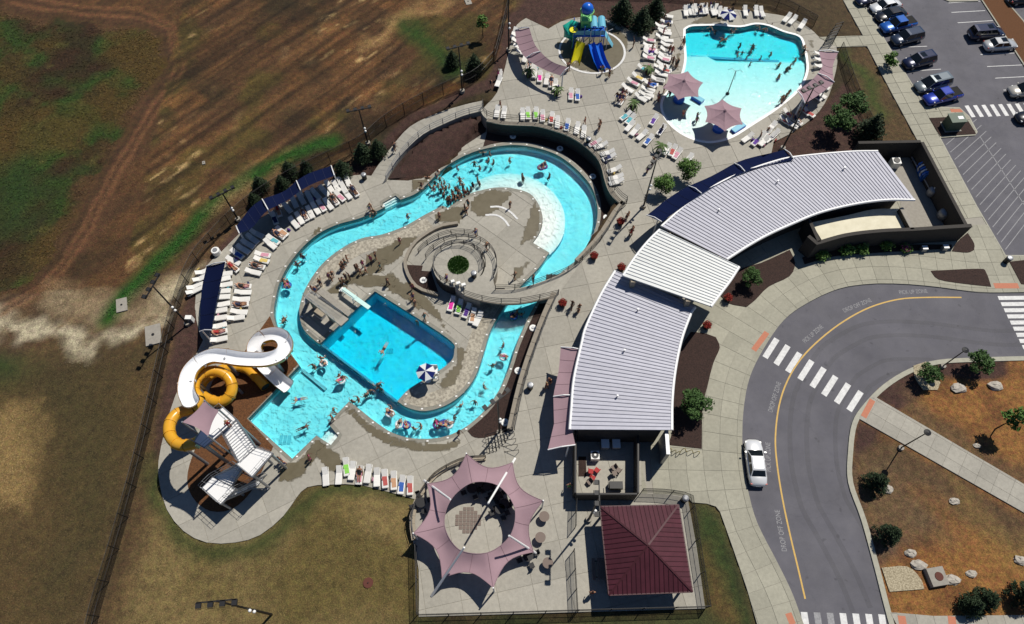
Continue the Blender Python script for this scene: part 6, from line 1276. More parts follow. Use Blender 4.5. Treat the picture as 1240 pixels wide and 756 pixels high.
row(za, [(585, 95), (605, 68, 'teal'), (640, 35, None, 'navy'), (662, 15, 'orange')], L, (0, 0), (70, 45), 'in front of the long navy sail')
row(zb, [(205, 620), (255, 580), (300, 550, None, 'navy'), (352, 525), (402, 490), (455, 465, 'pink'), (517, 450), (570, 408, None, 'black'), (622, 378, 'pink'), (685, 355), (752, 330, 'orange', 'navy')], L, (0, 0), (62, 85), 'in the front row along the river')
row(zb, [(140, 480), (205, 430), (270, 400), (345, 385), (402, 357)], L, (0, 0), (62, 85), 'in the shade of the long navy sail')
row(zb, [(525, 290), (632, 262), (690, 232), (60, 510, 'orange', 'red'), (25, 580, 'navy')], L, (0, 0), (40, 85), 'beside the sail masts near the ramp foot')
row(zn, [(60, 140), (102, 147), (215, 158), (248, 152, 'green'), (297, 152, 'green'), (337, 168, 'pink'), (392, 180, 'red'), (427, 205), (487, 222, 'blue'), (547, 242), (587, 264)], U, (0, 0), (-6, 40), 'backed against the curved wall railing')
row(zn, [(657, 330, 'pink'), (692, 347), (732, 390), (742, 418, 'navy'), (775, 492), (785, 540), (787, 568)], U, (60, -18), (0, 0), 'at the bend of the wall railing')
row(zc_, [(222, 12, 'pink'), (218, 35), (212, 58, 'pink')], U, (0, 0), (60, 10), 'in the double row beside the play tower ring')
row(zc_, [(312, 18), (302, 45), (300, 68, 'pink'), (292, 100), (300, 128, 'red'), (282, 152), (262, 182)], U, (0, 0), (60, 15), 'in the column along the wading pool rim')
row(zc_, [(182, 122, 'teal'), (150, 170, 'yellow'), (122, 200, 'pink'), (90, 235)], U, (0, 0), (60, 28), 'beside the potted palm near the play tower')
row(zc_, [(217, 210, 'blue'), (202, 245), (188, 275), (165, 288)], U, (0, 0), (60, 25), 'between the potted palms')
row(zc_, [(82, 392, 'teal'), (108, 410, 'teal'), (105, 450), (135, 475), (175, 502), (212, 530, 'blue')], U, (0, 0), (-45, 35), 'in the slanted row on the open plaza')
row(zc_, [(242, 415, 'purple'), (72, 280, 'navy', 'black'), (62, 300, None, 'navy'), (315, 582), (350, 590, 'red'), (376, 608, 'pink'), (440, 640), (285, 472, 'navy')], U, (0, 0), (-35, 55), 'scattered between the wading pool and the bathhouse')
row(r4, [(208, 58), (232, 55), (255, 54, 'navy'), (280, 52), (312, 60), (345, 66), (330, 55)], U, (0, 0), (6, 30), 'behind the wading pool under the fence')
row(r4, [(460, 62), (510, 62), (535, 66)], U, (0, 0), (6, 30), 'behind the far rim of the wading pool')
row(r4, [(650, 92), (676, 102), (720, 122)], U, (0, 0), (-28, 30), 'at the far corner of the wading pool')
row(r4, [(100, 82), (98, 110, 'navy'), (88, 150), (92, 160), (100, 195), (100, 215), (100, 242), (95, 270), (60, 375), (30, 395, 'blue'), (15, 420), (10, 445)], U, (0, 0), (60, 8), 'in the outer column left of the wading pool')
row(r4, [(800, 255), (800, 282), (800, 312)], U, (0, 0), (30, -5), 'under the pink sail past the wading pool')
row(r4, [(655, 532, 'red'), (640, 562, 'red'), (668, 576), (728, 515, 'red'), (748, 525, 'red'), (690, 560, None, 'navy')], U, (0, 0), (40, 30), 'below the far pink sail')
row(r4, [(512, 655, 'purple'), (532, 637), (555, 620), (580, 590), (592, 625, 'navy')], U, (0, 0), (-32, 24), 'at the end of the bathhouse sail')
row(r4, [(760, 430, 'navy'), (790, 410, 'navy'), (815, 400, 'navy'), (780, 450, 'navy'), (800, 440)], U, (0, 0), (40, 30), 'in the shade at the fence past the wading pool')
row(r3, [(165, 205), (165, 235, 'pink'), (175, 267), (190, 297)], U, (0, 0), (60, 10), 'behind the play tower sail')
row(r3, [(228, 360, None, 'navy'), (243, 385), (283, 425, 'magenta'), (345, 455, None, 'navy'), (450, 520, 'pink'), (485, 525, 'blue'), (68, 420), (62, 450)], U, (0, 0), (-15, 50), 'below the play tower sail')
row(s4, [(155, 695), (200, 690), (245, 675), (225, 662, 'green'), (270, 690, 'pink', 'black'), (298, 685), (328, 697), (355, 702, 'red'), (385, 708, 'orange'), (412, 722, 'blue'), (440, 725, 'red')], L, (8, 0), (0, 60), 'in the row along the lawn')
row(s4, [(580, 112, 'magenta'), (606, 122, 'green'), (632, 135, 'purple'), (652, 152, 'orange'), (670, 162)], L, (10, 0), (-10, 40), 'below the footbridge wall')
row(zq, [(345, 470), (380, 480), (412, 490)], U, (0, 0), (-10, 35), 'on the round overlook') if False else None
row(r4, [(188, 62), (370, 72), (222, 58), (268, 54), (395, 78)], U, (0, 0), (6, 30), 'behind the wading pool under the fence')
row(r3, [(868, 228, 'pink'), (870, 258), (872, 290, 'purple'), (868, 322)], U, (0, 0), (60, 8), 'in the stack of four beside the play tower ring')
row(r4, [(75, 130), (78, 180), (72, 258), (70, 318), (92, 330)], U, (0, 0), (60, 8), 'in the outer column left of the wading pool')
row(r4, [(470, 640), (545, 655), (572, 640)], U, (0, 0), (-32, 24), 'at the end of the bathhouse sail')
row(r3, [(145, 190), (205, 320), (255, 405), (320, 440), (365, 470)], U, (0, 0), (-15, 50), 'in the shade of the play tower sail')
row(zb, [(590, 290), (660, 310), (480, 330)], L, (0, 0), (62, 85), 'in the shade of the long navy sail')
purge(lg)
p = g(*r4((390, 56))[0], 2.1); b0 = Vector((p.x, p.y, 0)); t = thing('patio_umbrella', 'navy and white panelled umbrella behind the wading pool', 'umbrella', b0)
for i in range(8):
    a0, a1 = math.tau * i / 8, math.tau * (i + 1) / 8; MB().add([p, p + Vector((1.2 * math.cos(a0), 1.2 * math.sin(a0), -.45)), p + Vector((1.2 * math.cos(a1), 1.2 * math.sin(a1), -.45))], [(0, 1, 2)]).build('panel', 'umbrella_navy' if i % 2 else 'umbrella_white', t)
MB().cyl(b0, p, .035, .03, 6).build('pole', 'steel_white', t); MB().lathe(b0, [(.3, 0), (.3, .1), (.08, .14)], 12).build('base', 'steel_white', t)
gt = thing('entry_gate', 'black metal entry gate where the path meets the wading pool deck', 'gate', g(1003, 50, 0))
for k in range(4):
    a, b = g(*r4((815 + k * 12, 215 - k * 16))[0], 0), g(*r4((860 + k * 8, 205 - k * 16))[0], 0)
    for q in (a, b): MB().cyl(q, q + Vector((0, 0, 2.1)), .05, .05, 6).build('post', 'steel_black', gt)
    for h in (.2, .7, 1.2, 1.7, 2.1): MB().beam(a + Vector((0, 0, h)), b + Vector((0, 0, h)), .05, .05).build('bar', 'steel_black', gt)
# small white chairs on the overlook
def chair_proto(nm, m):
    t = thing(nm, 'chair', 'chair'); MB().box((0, 0, .42), (.46, .46, .04)).build('seat', m, t); MB().beam((0, -.23, .44), (0, -.3, .86), .44, .04).build('backrest', m, t)
    for x in (-.2, .2):
        for y in (-.2, .2): MB().cyl((x, y, 0), (x, y, .41), .02, .02, 5).build('leg', m, t)
    return t
chw = chair_proto('patio_chair', 'plastic_white'); chd = chair_proto('patio_chair', 'steel_black'); chr_ = chair_proto('patio_chair', 'suit_red'); chg = chair_proto('patio_chair', 'table_brown')
for q in ((345, 470), (380, 480), (412, 490)): dup(chw, g(*zq(q)[0], 0.0), .3, 1, 'white patio chair on the round overlook', 'white chairs on the overlook')
for q in ((290, 600), (268, 605), (275, 630)): dup(chr_, g(*s6(q)[0], 0), random.random() * 6, 1, 'red patio chair in the service yard', 'red chairs in the service yard')
for q in ((262, 645), (355, 590), (372, 600), (358, 612)): dup(chg, g(*s6(q)[0], 0), random.random() * 6, 1, 'brown patio chair in the service yard', 'brown chairs in the service yard')
def round_table(px, z, lab, m='table_brown', r=.55, group=None, chairs=0, cl=None):
    p = g(*px, z); t = thing('round_table', lab, 'table', p, 0, group); MB().lathe(p, [(r, .72), (r, .76)], 20).build('table_top', m, t); MB().cyl(p, p + Vector((0, 0, .72)), .05, .05, 8).build('stem', 'steel_black', t); MB().lathe(p, [(.3, .02), (.28, .05)], 12).build('base', 'steel_black', t)
    for k in range(chairs): a = math.tau * k / chairs + .4; dup(chd, p + Vector((.85 * math.cos(a), .85 * math.sin(a), 0)), a - math.pi / 2 + math.pi, 1, cl or 'black patio chair at a round table under the ring sail', 'black chairs under the ring sail')
for q in ((583, 285), (568, 367), (597, 467)): round_table(s5(q)[0], 0, 'round brown table on the sunny edge of the dining plaza', r=.5, group='round tables on the plaza edge')
for q in ((330, 150), (395, 200), (425, 235), (410, 255), (300, 175), (360, 165), (520, 440), (100, 230), (230, 460)): round_table(s5(q)[0], 0, 'round dark table under the pink ring sail', 'steel_black', .5, 'round tables under the ring sail', 4)
fd = g(567, 630, 0); t = thing('paving_feature', 'grid of dark square blocks in the middle of the dining plaza', 'paving', fd)
for i in range(-3, 4):
    for j in range(-3, 4):
        if abs(i) + abs(j) < 5: MB().box(fd + Vector((i * .36 - .0, j * .36, .02)), (.31, .31, .05)).build('block', 'table_brown', t)
for c_ in (chw, chd, chr_, chg): purge(c_)

# ---------------------------------------------------------------- plants
def leafcloud(lobes, n, size, seed):
    r = random.Random(seed); mb = MB(); wts = [l[3] ** 2 for l in lobes]
    for _ in range(n):
        cx, cy, cz_, rr, sq = r.choices(lobes, wts)[0]
        d = Vector((r.gauss(0, 1), r.gauss(0, 1), r.gauss(0, 1))).normalized() * rr * (r.uniform(.45, 1.08) if r.random() > .12 else r.uniform(1.0, 1.25)); p = Vector((cx + d.x, cy + d.y, cz_ + d.z * sq))
        a, b = Vector((r.gauss(0, 1), r.gauss(0, 1), r.gauss(0, .6))).normalized(), Vector((r.gauss(0, 1), r.gauss(0, 1), r.gauss(0, .6))).normalized(); s = size * r.uniform(.6, 1.5)
        mb.add([p - a * s, p + b * s * .55, p + a * s, p - b * s * .55], [(0, 1, 2, 3)])
    return mb
def tree_proto(nm, leaf, lobes, n, size, h0, tr, seed):
    t = thing(nm, 'tree', 'tree'); tk = MB().tube([(0, 0, -.15), (.03, .02, h0 * .5), (0, 0, h0)], [tr, tr * .75, tr * .5], 7)
    for l in lobes[:14]: tk.tube([(0, 0, h0 * .7), (l[0] * .5, l[1] * .5, (h0 + l[2]) / 2), (l[0], l[1], l[2])], [tr * .45, tr * .3, tr * .12], 5)
    tk.build('trunk', 'bark', t); leafcloud(lobes, n, size, seed).build('crown', leaf, t); return t
rr_ = random.Random(3)
def lob(n, R_, z0, z1, r0, r1): return [(R_ * rr_.uniform(.3, 1) * math.cos(k * 2.4), R_ * rr_.uniform(.3, 1) * math.sin(k * 2.4), rr_.uniform(z0, z1), rr_.uniform(r0, r1), .85) for k in range(n)] + [(0, 0, z1, r1, .9)]
T_round = tree_proto('deciduous_tree', 'leaf_bright', lob(9, 1.15, 1.3, 2.7, .38, .7), 2400, .13, 1.5, .09, 1)
T_round2 = tree_proto('deciduous_tree', 'leaf_mid', lob(10, 1.25, 1.2, 2.6, .36, .68), 2300, .13, 1.4, .09, 2)
T_dark = tree_proto('evergreen_tree', 'leaf_dark', [(0, 0, .7 + k * .45, 1.15 - k * .2, .55) for k in range(6)], 2800, .11, 2.6, .09, 3)
T_spruce = tree_proto('spruce_tree', 'leaf_dark', [((1.15 - .16 * k) * rr_.uniform(.75, 1.15) * math.cos(j * 1.05 + k * .5), (1.15 - .16 * k) * rr_.uniform(.75, 1.15) * math.sin(j * 1.05 + k * .5), .45 + k * .42, .30, .55) for k in range(6) for j in range(6)] + [(0, 0, .8 + k * .5, .55 - k * .07, .8) for k in range(5)], 3200, .10, 3.4, .09, 4)
T_thin = tree_proto('young_tree', 'leaf_bright', [(.35, .1, 2.0, .35, .9), (-.25, .2, 1.8, .3, .9), (.1, -.3, 2.3, .35, 1), (0, 0, 2.7, .3, 1.1), (-.3, -.25, 2.2, .25, 1)], 420, .13, 1.9, .05, 5)
T_open = tree_proto('broad_tree', 'leaf_mid', [(1.0 * math.cos(k * 1.26), 1.0 * math.sin(k * 1.26), 2.0 + .25 * (k % 3), .62, .75) for k in range(5)] + [(0, 0, 2.7, .8, .8)], 1500, .16, 1.8, .09, 6)
T_bush = tree_proto('shrub', 'leaf_bright', [(.25 * math.cos(k * 2.1), .25 * math.sin(k * 2.1), .35 + .1 * (k % 2), .38, .8) for k in range(4)], 420, .09, .3, .03, 7)
def plant(T, px, lab, sc, z=None, group=None, cat='tree'):
    p = on_ground(*px) if z is None else g(*px, z)
    return dup(T, p, random.uniform(0, 6.28), (sc * random.uniform(.93, 1.07), sc * random.uniform(.93, 1.07), sc), lab, group, cat)
plant(T_round, (800, 234), 'bushy bright green tree on the plaza beside the light pole', .88, U); plant(T_round, (828, 216), 'bushy bright green tree on the plaza beside the navy bathhouse sail', .95, U)
for px, sc in (((417, 213), 1.0), ((441, 193), 1.05), ((459, 188), 1.0)): plant(T_dark, px, 'dark round evergreen at the foot of the ramp', sc, None, 'evergreens at the ramp foot')
for px, sc in (((353, 213), .95), ((344, 227), .8), ((318, 230), .9), ((310, 247), .75), ((372, 208), .75)): plant(T_dark, px, 'dark evergreen in the green strip behind the long navy sail', sc, None, 'evergreens behind the long navy sail')
for px, sc, lab in (((752, 27), 1.5, 'tallest dark evergreen nearest the play tower'), ((775, 38), 1.4, 'middle dark evergreen of the three past the play tower'), ((792, 22), 1.3, 'dark evergreen nearest the wading pool loungers')): plant(T_dark, px, lab, sc, None, 'evergreens behind the play tower')
for px, sc in (((575, 88), 1.1), ((548, 80), .9)): plant(T_dark, px, 'dark evergreen beside the fence and light pole', sc, None, 'evergreens beside the field fence')
plant(T_thin, (585, 46), 'small young tree on the field side of the fence', 1.25)
for px, sc, lab in (((1008, 162), 1.25, 'round leafy tree on the mulch slope nearest the bathhouse roof'), ((1024, 142), 1.2, 'round leafy tree on the mulch slope nearest the far pink sail')): plant(T_round2, px, lab, sc, None, 'leafy trees on the mulch slope')
plant(T_dark, (1048, 168), 'dark leafy tree beside the pump yard wall', 1.5); plant(T_thin, (1066, 94), 'thin young tree in the grass strip beside the car park', 1.5)
plant(T_round2, (905, 343), 'small leafy tree in the mulch bed beside the white canopy', .78, U); plant(T_round2, (835, 497), 'leafy tree in the mulch bed beside the ribbed roof', 1.05, U)
plant(T_open, (1176, 447), 'leafy tree beside the upper boulders in the orange mulch', .85); plant(T_open, (1117, 459), 'low leafy tree on the pale stone patch', .75); plant(T_thin, (1205, 520), 'young leaning tree in the open orange mulch', 1.6)
plant(T_spruce, (1056, 588), 'spruce beside the garden lamp', .9); plant(T_spruce, (1070, 650), 'spruce beside the pale gravel patch', .95)
plant(T_spruce, (1183, 728), 'spruce beside the concrete valve box', 1.0); plant(T_spruce, (1232, 722), 'spruce at the end of the boulder row', 1.05); plant(T_dark, (1170, 735), 'dark low evergreen beside the foot path', .9)
for px, lab in zip(s1((200, 478), (290, 458), (350, 455), (445, 440)), ('green shrub at the annex corner end of the parapet bed', 'second green shrub from the annex corner in the parapet bed', 'third green shrub from the annex corner in the parapet bed', 'yellow green shrub beside the pink flowering shrub')): plant(T_bush, px, lab, 1.5, U, 'shrubs along the annex', 'shrub')
p = s1((520, 452))[0]; o = plant(T_bush, p, 'pink flowering shrub in the bed along the annex parapet', 1.1, U, None, 'shrub')
mat('flower_pink', (.5, .04, .25), .8)
fl_ = leafcloud([(0, 0, .5, .4, .7)], 160, .07, 9); fl_.v = [(x + o.location.x, y + o.location.y, z + o.location.z) for x, y, z in fl_.v]; fl_.build('blossom', 'flower_pink', o)
for px in s1((588, 452), (668, 448)):
    p = g(*px, 0) + Vector((0, 0, .05)); t = thing('utility_box', 'low grey utility box in the bed along the annex parapet', 'box', p, 0, 'utility boxes by the annex'); MB().box(p + Vector((0, 0, .3)), (.6, .5, .6), top=.9).build('cabinet', 'steel_grey', t); MB().box(p + Vector((0, 0, .62)), (.62, .52, .05)).build('lid', 'steel_white', t)
for T in (T_round, T_round2, T_dark, T_spruce, T_thin, T_open, T_bush): purge(T)
# potted palms and red flower pots
def palm(px, z, lab):
    p = g(*px, z); t = thing('potted_palm', lab, 'plant', p, 0, 'potted palms'); MB().lathe(p, [(.28, 0), (.38, .5), (.36, .52)], 12).build('pot', 'pot', t); MB().tube([p + Vector((0, 0, .45)), p + Vector((.04, 0, 1.2))], [.09, .06], 7).build('trunk', 'bark', t)
    for k in range(14):
        a = k * 2.4 + random.random() * .3; l = random.uniform(.9, 1.25); e = random.uniform(.1, .8); d = Vector((math.cos(a), math.sin(a), 0)); n = Vector((-d.y, d.x, 0)) * .11; c = p + Vector((.04, 0, 1.2)); mb = MB(); A_, B_ = [], []
        for j in range(6): s = j / 5; q = c + d * l * s + Vector((0, 0, e * s * 1.1 - 1.1 * s * s)); wv = n * math.sin(math.pi * (.12 + .88 * s)) * 1.0; A_.append(q + wv); B_.append(q - wv)
        mb.strip(A_, B_).build('frond', 'leaf_palm', t)
for q, lab in (((862, 400), 'potted palm between the loungers by the play tower'), ((780, 590), 'potted palm at the plaza lounger row'), ((222, 415), 'potted palm under the play tower sail'), ((372, 512), 'potted palm at the tip of the play tower sail')): palm(r3(q)[0], 0, lab)
palm(zc_((275, 585))[0], 0, 'potted palm beside the plaza light pole')
def flowerpot(px, lab):
    p = g(*px, 0); t = thing('flower_pot', lab, 'planter', p, 0, 'red flower pots'); MB().lathe(p, [(.3, 0), (.45, .5), (.42, .52)], 12).build('pot', 'pot', t); leafcloud([(p.x, p.y, .75, .45, .75)], 420, .075, 5).build('flowers', 'flower_red', t); leafcloud([(p.x, p.y, .6, .42, .5)], 160, .08, 6).build('leaves', 'leaf_mid', t)
for px, lab in ((r8((122, 482))[0], 'red flower pot at the wall railing corner'), (r8((223, 352))[0], 'red flower pot near the navy sail end'), ((681, 370), 'red flower pot at the footbridge entrance'), (r8((226, 526))[0], 'red flower pot beside the bathhouse canopy corner'), (r8((630, 642))[0], 'red flower pot at the edge of the canopy mulch bed'), (r8((550, 746))[0], 'red flower pot at the tip of the long mulch bed')): flowerpot(px, lab)

# ---------------------------------------------------------------- light poles
def flood_pole(base, top, lab, cross, z=None, nl=4, group=None):
    b = on_ground(*base) if z is None else g(*base, z)
    best = min(np.arange(3, 16, .1), key=lambda h: (Vector(topx(b + Vector((0, 0, h)))) - Vector(top)).length); h = float(best)
    t = thing('light_pole', lab, 'light pole', b, 0, group); MB().cyl(b, b + Vector((0, 0, h)), .12, .07, 10).build('pole', 'steel_black', t); MB().lathe(b - Vector((0, 0, .3)), [(.32, 0), (.32, .75)], 14).build('footing', 'concrete_pad', t)
    a = cross; d = Vector((math.cos(a), math.sin(a), 0)); n = Vector((-d.y, d.x, 0)); top_ = b + Vector((0, 0, h)); MB().beam(top_ - d * 1.5, top_ + d * 1.5, .1, .1).build('crossarm', 'steel_black', t)
    for k in range(nl):
        q = top_ + d * (-1.35 + 2.7 * k / (nl - 1)); hd = MB().box(q + n * .2 + Vector((0, 0, -.05)), (.40, .42, .2), a).build('floodlight', 'flood', t); MB().box(q + n * .48 + Vector((0, 0, -.08)), (.4, .03, .18), a).build('lens', 'glass_dark', hd)
    for k in (.42, .5): MB().sph(b + Vector((.14, -.14, h * k)), .16, 8, 5).build('speaker', 'plastic_white', t, True)
    return t
flood_pole((228, 393), (186, 345), 'tall floodlight pole at the short navy sail', R(75)); flood_pole((289, 267), (265, 237), 'tall floodlight pole behind the long navy sail', R(35)); flood_pole((446, 175), (434, 133), 'tall floodlight pole beside the evergreens at the ramp', R(15))
flood_pole((560, 112), (556, 57), 'tall floodlight pole at the top of the ramp', R(20)); flood_pole((616, 62), (614, -10), 'tall floodlight pole behind the play tower sail', R(60)); flood_pole((779, 251), (795, 193), 'tall floodlight pole on the plaza beside two trees', R(60), U); flood_pole((947, 181), (988, 107), 'tall floodlight pole on the mulch slope beside the wading pool', R(30), U)
flood_pole((605, 525), (604, 485), 'tall floodlight pole in the mulch strip at the stairs', R(40), L); flood_pole((713, 629), (725, 603), 'tall floodlight pole between the service yard and the pavilion', R(88), U); flood_pole((332, 745), (262, 728), 'tall floodlight pole on the lawn', R(185), L - .2)
def street_lamp(base, h, lab):
    b = on_ground(*base); t = thing('garden_lamp', lab, 'lamp post', b, 0, 'garden lamp posts'); MB().lathe(b - Vector((0, 0, .3)), [(.28, 0), (.28, .6)], 12).build('footing', 'concrete_pad', t); MB().cyl(b, b + Vector((0, 0, h)), .07, .05, 8).build('pole', 'steel_black', t); MB().lathe(b + Vector((0, 0, h)), [(.1, 0), (.34, .05), (.34, .12), (.05, .22)], 14).build('lamp_head', 'steel_black', t)
street_lamp((1090, 543), 5.1, 'black garden lamp beside the diagonal path'); street_lamp((1141, 444), 4.2, 'black garden lamp beside the kerb and stone patch')
# ---------------------------------------------------------------- cars
def car_mat(name, col): mat(name, col, .28, metal=.25, spec=.5, coat=.8)
for k, c in (('car_white', (.72, .73, .74)), ('car_navy', (.008, .012, .045)), ('car_blue', (.012, .10, .42)), ('car_royal', (.012, .035, .32)), ('car_slate', (.025, .038, .07)), ('car_grey', (.16, .19, .21)), ('car_silver', (.48, .49, .50)), ('car_black', (.01, .01, .014)), ('car_champagne', (.42, .40, .36))): car_mat(k, c)
KINDS = {   # length, width, stations (x, half width, z bottom, z top), cabin (x0b, x1b, x0t, x1t, z roof), bed
    'sedan': (4.75, 1.82, [(-2.4, .40, .42, .66), (-2.33, .66, .34, .80), (-2.15, .82, .26, .93), (-1.6, .90, .2, 1.0), (-.6, .92, .2, .98), (.8, .92, .2, .96), (1.4, .90, .2, .89), (1.95, .84, .22, .80), (2.25, .68, .28, .70), (2.4, .40, .38, .56)], (-1.62, 1.18, -1.0, .42, 1.44)),
    'suv': (4.7, 1.88, [(-2.35, .72, .42, .80), (-2.27, .86, .3, 1.02), (-1.5, .93, .26, 1.08), (.9, .93, .26, 1.05), (1.6, .90, .26, .98), (2.2, .82, .3, .86), (2.35, .64, .4, .68)], (-2.2, 1.2, -1.9, .45, 1.70)),
    'van': (5.1, 1.98, [(-2.55, .76, .42, .82), (-2.47, .9, .28, 1.02), (-1.5, .98, .24, 1.06), (1.1, .98, .24, 1.02), (1.8, .93, .24, .92), (2.4, .82, .28, .78), (2.55, .66, .38, .62)], (-2.42, 1.55, -2.2, .6, 1.74)),
    'pickup': (5.3, 1.9, [(-2.65, .86, .5, .98), (-2.6, .92, .4, 1.04), (-1.5, .93, .34, 1.06), (.9, .93, .34, 1.06), (1.8, .91, .34, 1.02), (2.5, .84, .38, .92), (2.65, .7, .46, .74)], (-.95, 1.25, -.75, .55, 1.76))}
def car(px, z, hd, kind, paint, lab):
    Lc, Wc, S, cab = KINDS[kind]; p = g(*px, z); t = thing('car' if kind != 'pickup' else 'pickup_truck', lab, 'car' if kind != 'pickup' else 'truck', (0, 0, 0)); mb = MB(); n = 10
    for x, w_, z0, z1 in S:
        hgt_ = z1 - z0
        mb.v += [(x, y, zz) for y, zz in ((-w_ * .8, z0), (-w_ * .96, z0 + .12 * hgt_), (-w_, z0 + .5 * hgt_), (-w_ * .97, z0 + .82 * hgt_), (-w_ * .80, z1), (w_ * .80, z1), (w_ * .97, z0 + .82 * hgt_), (w_, z0 + .5 * hgt_), (w_ * .96, z0 + .12 * hgt_), (w_ * .8, z0))]
    fs = [(i * n + k, (i + 1) * n + k, (i + 1) * n + (k + 1) % n, i * n + (k + 1) % n) for i in range(len(S) - 1) for k in range(n)] + [tuple(range(n)), tuple((len(S) - 1) * n + k for k in range(n))[::-1]]
    mb.f += fs; mb.m += [0] * len(fs); body_ = mb.build('body', paint, t, False)
    for poly in body_.data.polygons: poly.use_smooth = True
    x0b, x1b, x0t, x1t, zr_ = cab; wb, wt = Wc / 2 * .86, Wc / 2 * .70; zb_ = np.interp((x0b + x1b) / 2, [s[0] for s in S], [s[3] for s in S]) - .06
    B = [Vector((x0b, -wb, zb_)), Vector((x1b, -wb, zb_ - .02)), Vector((x1b, wb, zb_ - .02)), Vector((x0b, wb, zb_))]; Tt = [Vector((x0t, -wt, zr_ - .04)), Vector((x1t, -wt, zr_ - .03)), Vector((x1t, wt, zr_ - .03)), Vector((x0t, wt, zr_ - .04))]
    mc = MB(); mc.add(B + Tt, [(0, 1, 5, 4), (1, 2, 6, 5), (2, 3, 7, 6), (3, 0, 4, 7), (4, 5, 6, 7)]); mc.build('cabin', paint, t)
    crown_ = [v + Vector((0, 0, .0)) for v in Tt]; cm = sum(Tt, Vector()) / 4; MB().add(Tt + [v.lerp(cm, .25) + Vector((0, 0, .05)) for v in Tt], [(0, 1, 5, 4), (1, 2, 6, 5), (2, 3, 7, 6), (3, 0, 4, 7), (4, 5, 6, 7)]).build('roof', paint, t, False)
    def pane(a, b, c, d, nm, e=.07, split=1):
        nrm = (b - a).cross(d - a).normalized() * .012
        for k in range(split):
            s0_, s1_ = k / split + (.02 if split > 1 else 0), (k + 1) / split - (.02 if split > 1 else 0)
            A, B_, C_, D = a.lerp(b, s0_), a.lerp(b, s1_), d.lerp(c, s1_), d.lerp(c, s0_); m_ = (A + B_ + C_ + D) / 4; q = [v.lerp(m_, e) + nrm for v in (A, B_, C_, D)]; MB().add(q, [(0, 1, 2, 3)]).build(nm, 'glass_dark', t)
    pane(B[1], B[2], Tt[2], Tt[1], 'windshield', .06); pane(B[3], B[0], Tt[0], Tt[3], 'rear_window', .10)
    pane(B[0], B[1], Tt[1], Tt[0], 'side_window', .12, 2 if kind != 'pickup' else 1); pane(B[2], B[3], Tt[3], Tt[2], 'side_window', .12, 2 if kind != 'pickup' else 1)
    if kind == 'pickup': MB().box((-1.75, 0, 1.075), (1.55, 1.45, .04)).build('bed_floor', 'rubber', t)
    if paint in ('car_grey', 'car_silver', 'car_navy') and kind != 'pickup': MB().box((x0t * .2 + x1t * .6, 0, zr_ + .012), (.75, .85, .02)).build('sunroof', 'glass_dark', t)
    wx_ = Lc * .295
    for x in (-wx_, wx_):
        for y in (-1, 1):
            w_ = MB().cyl((x, y * (Wc / 2 - .24), .33), (x, y * (Wc / 2 - .02), .33), .33, .33, 18).build('wheel', 'rubber', t); MB().cyl((x, y * (Wc / 2 - .03), .33), (x, y * (Wc / 2 + .0), .33), .2, .2, 12).build('rim', 'rim', w_)
    zl = S[-3][3] - .08
    for y in (-1, 1):
        MB().box((S[-3][0] + .1, y * S[-3][1] * .80, zl - .04), (.22, .34, .12), top=.8).build('headlight', 'lamp_white', t); MB().box((S[2][0] - .06, y * S[2][1] * .84, S[2][3] - .16), (.12, .26, .16)).build('taillight', 'lamp_red', t); MB().box((x1b - .25, y * (Wc / 2 + .06), zb_ + .08), (.12, .18, .13)).build('mirror', paint, t)
        MB().box((x1b - .9, y * (Wc / 2 * 1.0), zb_ - .16), (.18, .03, .035)).build('door_handle', paint, t)
    MB().box((S[-1][0] + .005, 0, .48), (.06, .9, .16)).build('grille', 'rubber', t); MB().box((S[0][0] - .012, 0, .55), (.03, .5, .13)).build('number_plate', 'plastic_white', t)
    t.location = p; t.rotation_euler = (0, 0, hd); return t
hw = zhead(zk((550, 365))[0], zk((310, 425))[0]); he = zhead(zk((750, 235))[0], zk((1000, 215))[0])
car(zk((120, 12))[0], RD, hw, 'sedan', 'car_navy', 'dark sedan at the top end of the parked row'); car(zk((215, 62))[0], RD, hw, 'sedan', 'car_white', 'white sedan parked in the row along the pavement'); car(zk((250, 120))[0], RD, hw, 'sedan', 'car_black', 'black sedan parked between the white sedan and the bright blue pickup')
car(zk((295, 188))[0], RD, hw, 'pickup', 'car_blue', 'bright blue pickup parked next to the slate car'); car(zk((355, 270))[0], RD, hw, 'suv', 'car_slate', 'slate blue car parked at the path junction'); car(zk((432, 422))[0], RD, hw, 'suv', 'car_navy', 'navy car parked alone between two empty bays')
car(zk((520, 572))[0], RD, hw, 'van', 'car_grey', 'grey van with a sunroof parked beside the royal blue pickup'); car(zk((582, 655))[0], RD, hw, 'pickup', 'car_royal', 'royal blue pickup parked at the crossing end of the row')
car(zk((872, 240))[0], RD, he, 'van', 'car_navy', 'large navy van parked nose to the orange island'); car(zk((962, 315))[0], RD, he, 'sedan', 'car_silver', 'silver sedan parked beside the large navy van'); car(zk((1125, 615))[0], RD, he + math.pi, 'suv', 'car_champagne', 'pale champagne car near the far crossing')
car(zk((1115, 15))[0], RD, he, 'sedan', 'car_black', 'black sedan beyond the orange parking island'); car((1248, 145), RD, he + math.pi, 'sedan', 'car_black', 'black car just below the far crossing')
car((912.5, 562), RD, zhead((917, 590), (909, 530)), 'sedan', 'car_white', 'white sedan driving in the drop off lane')

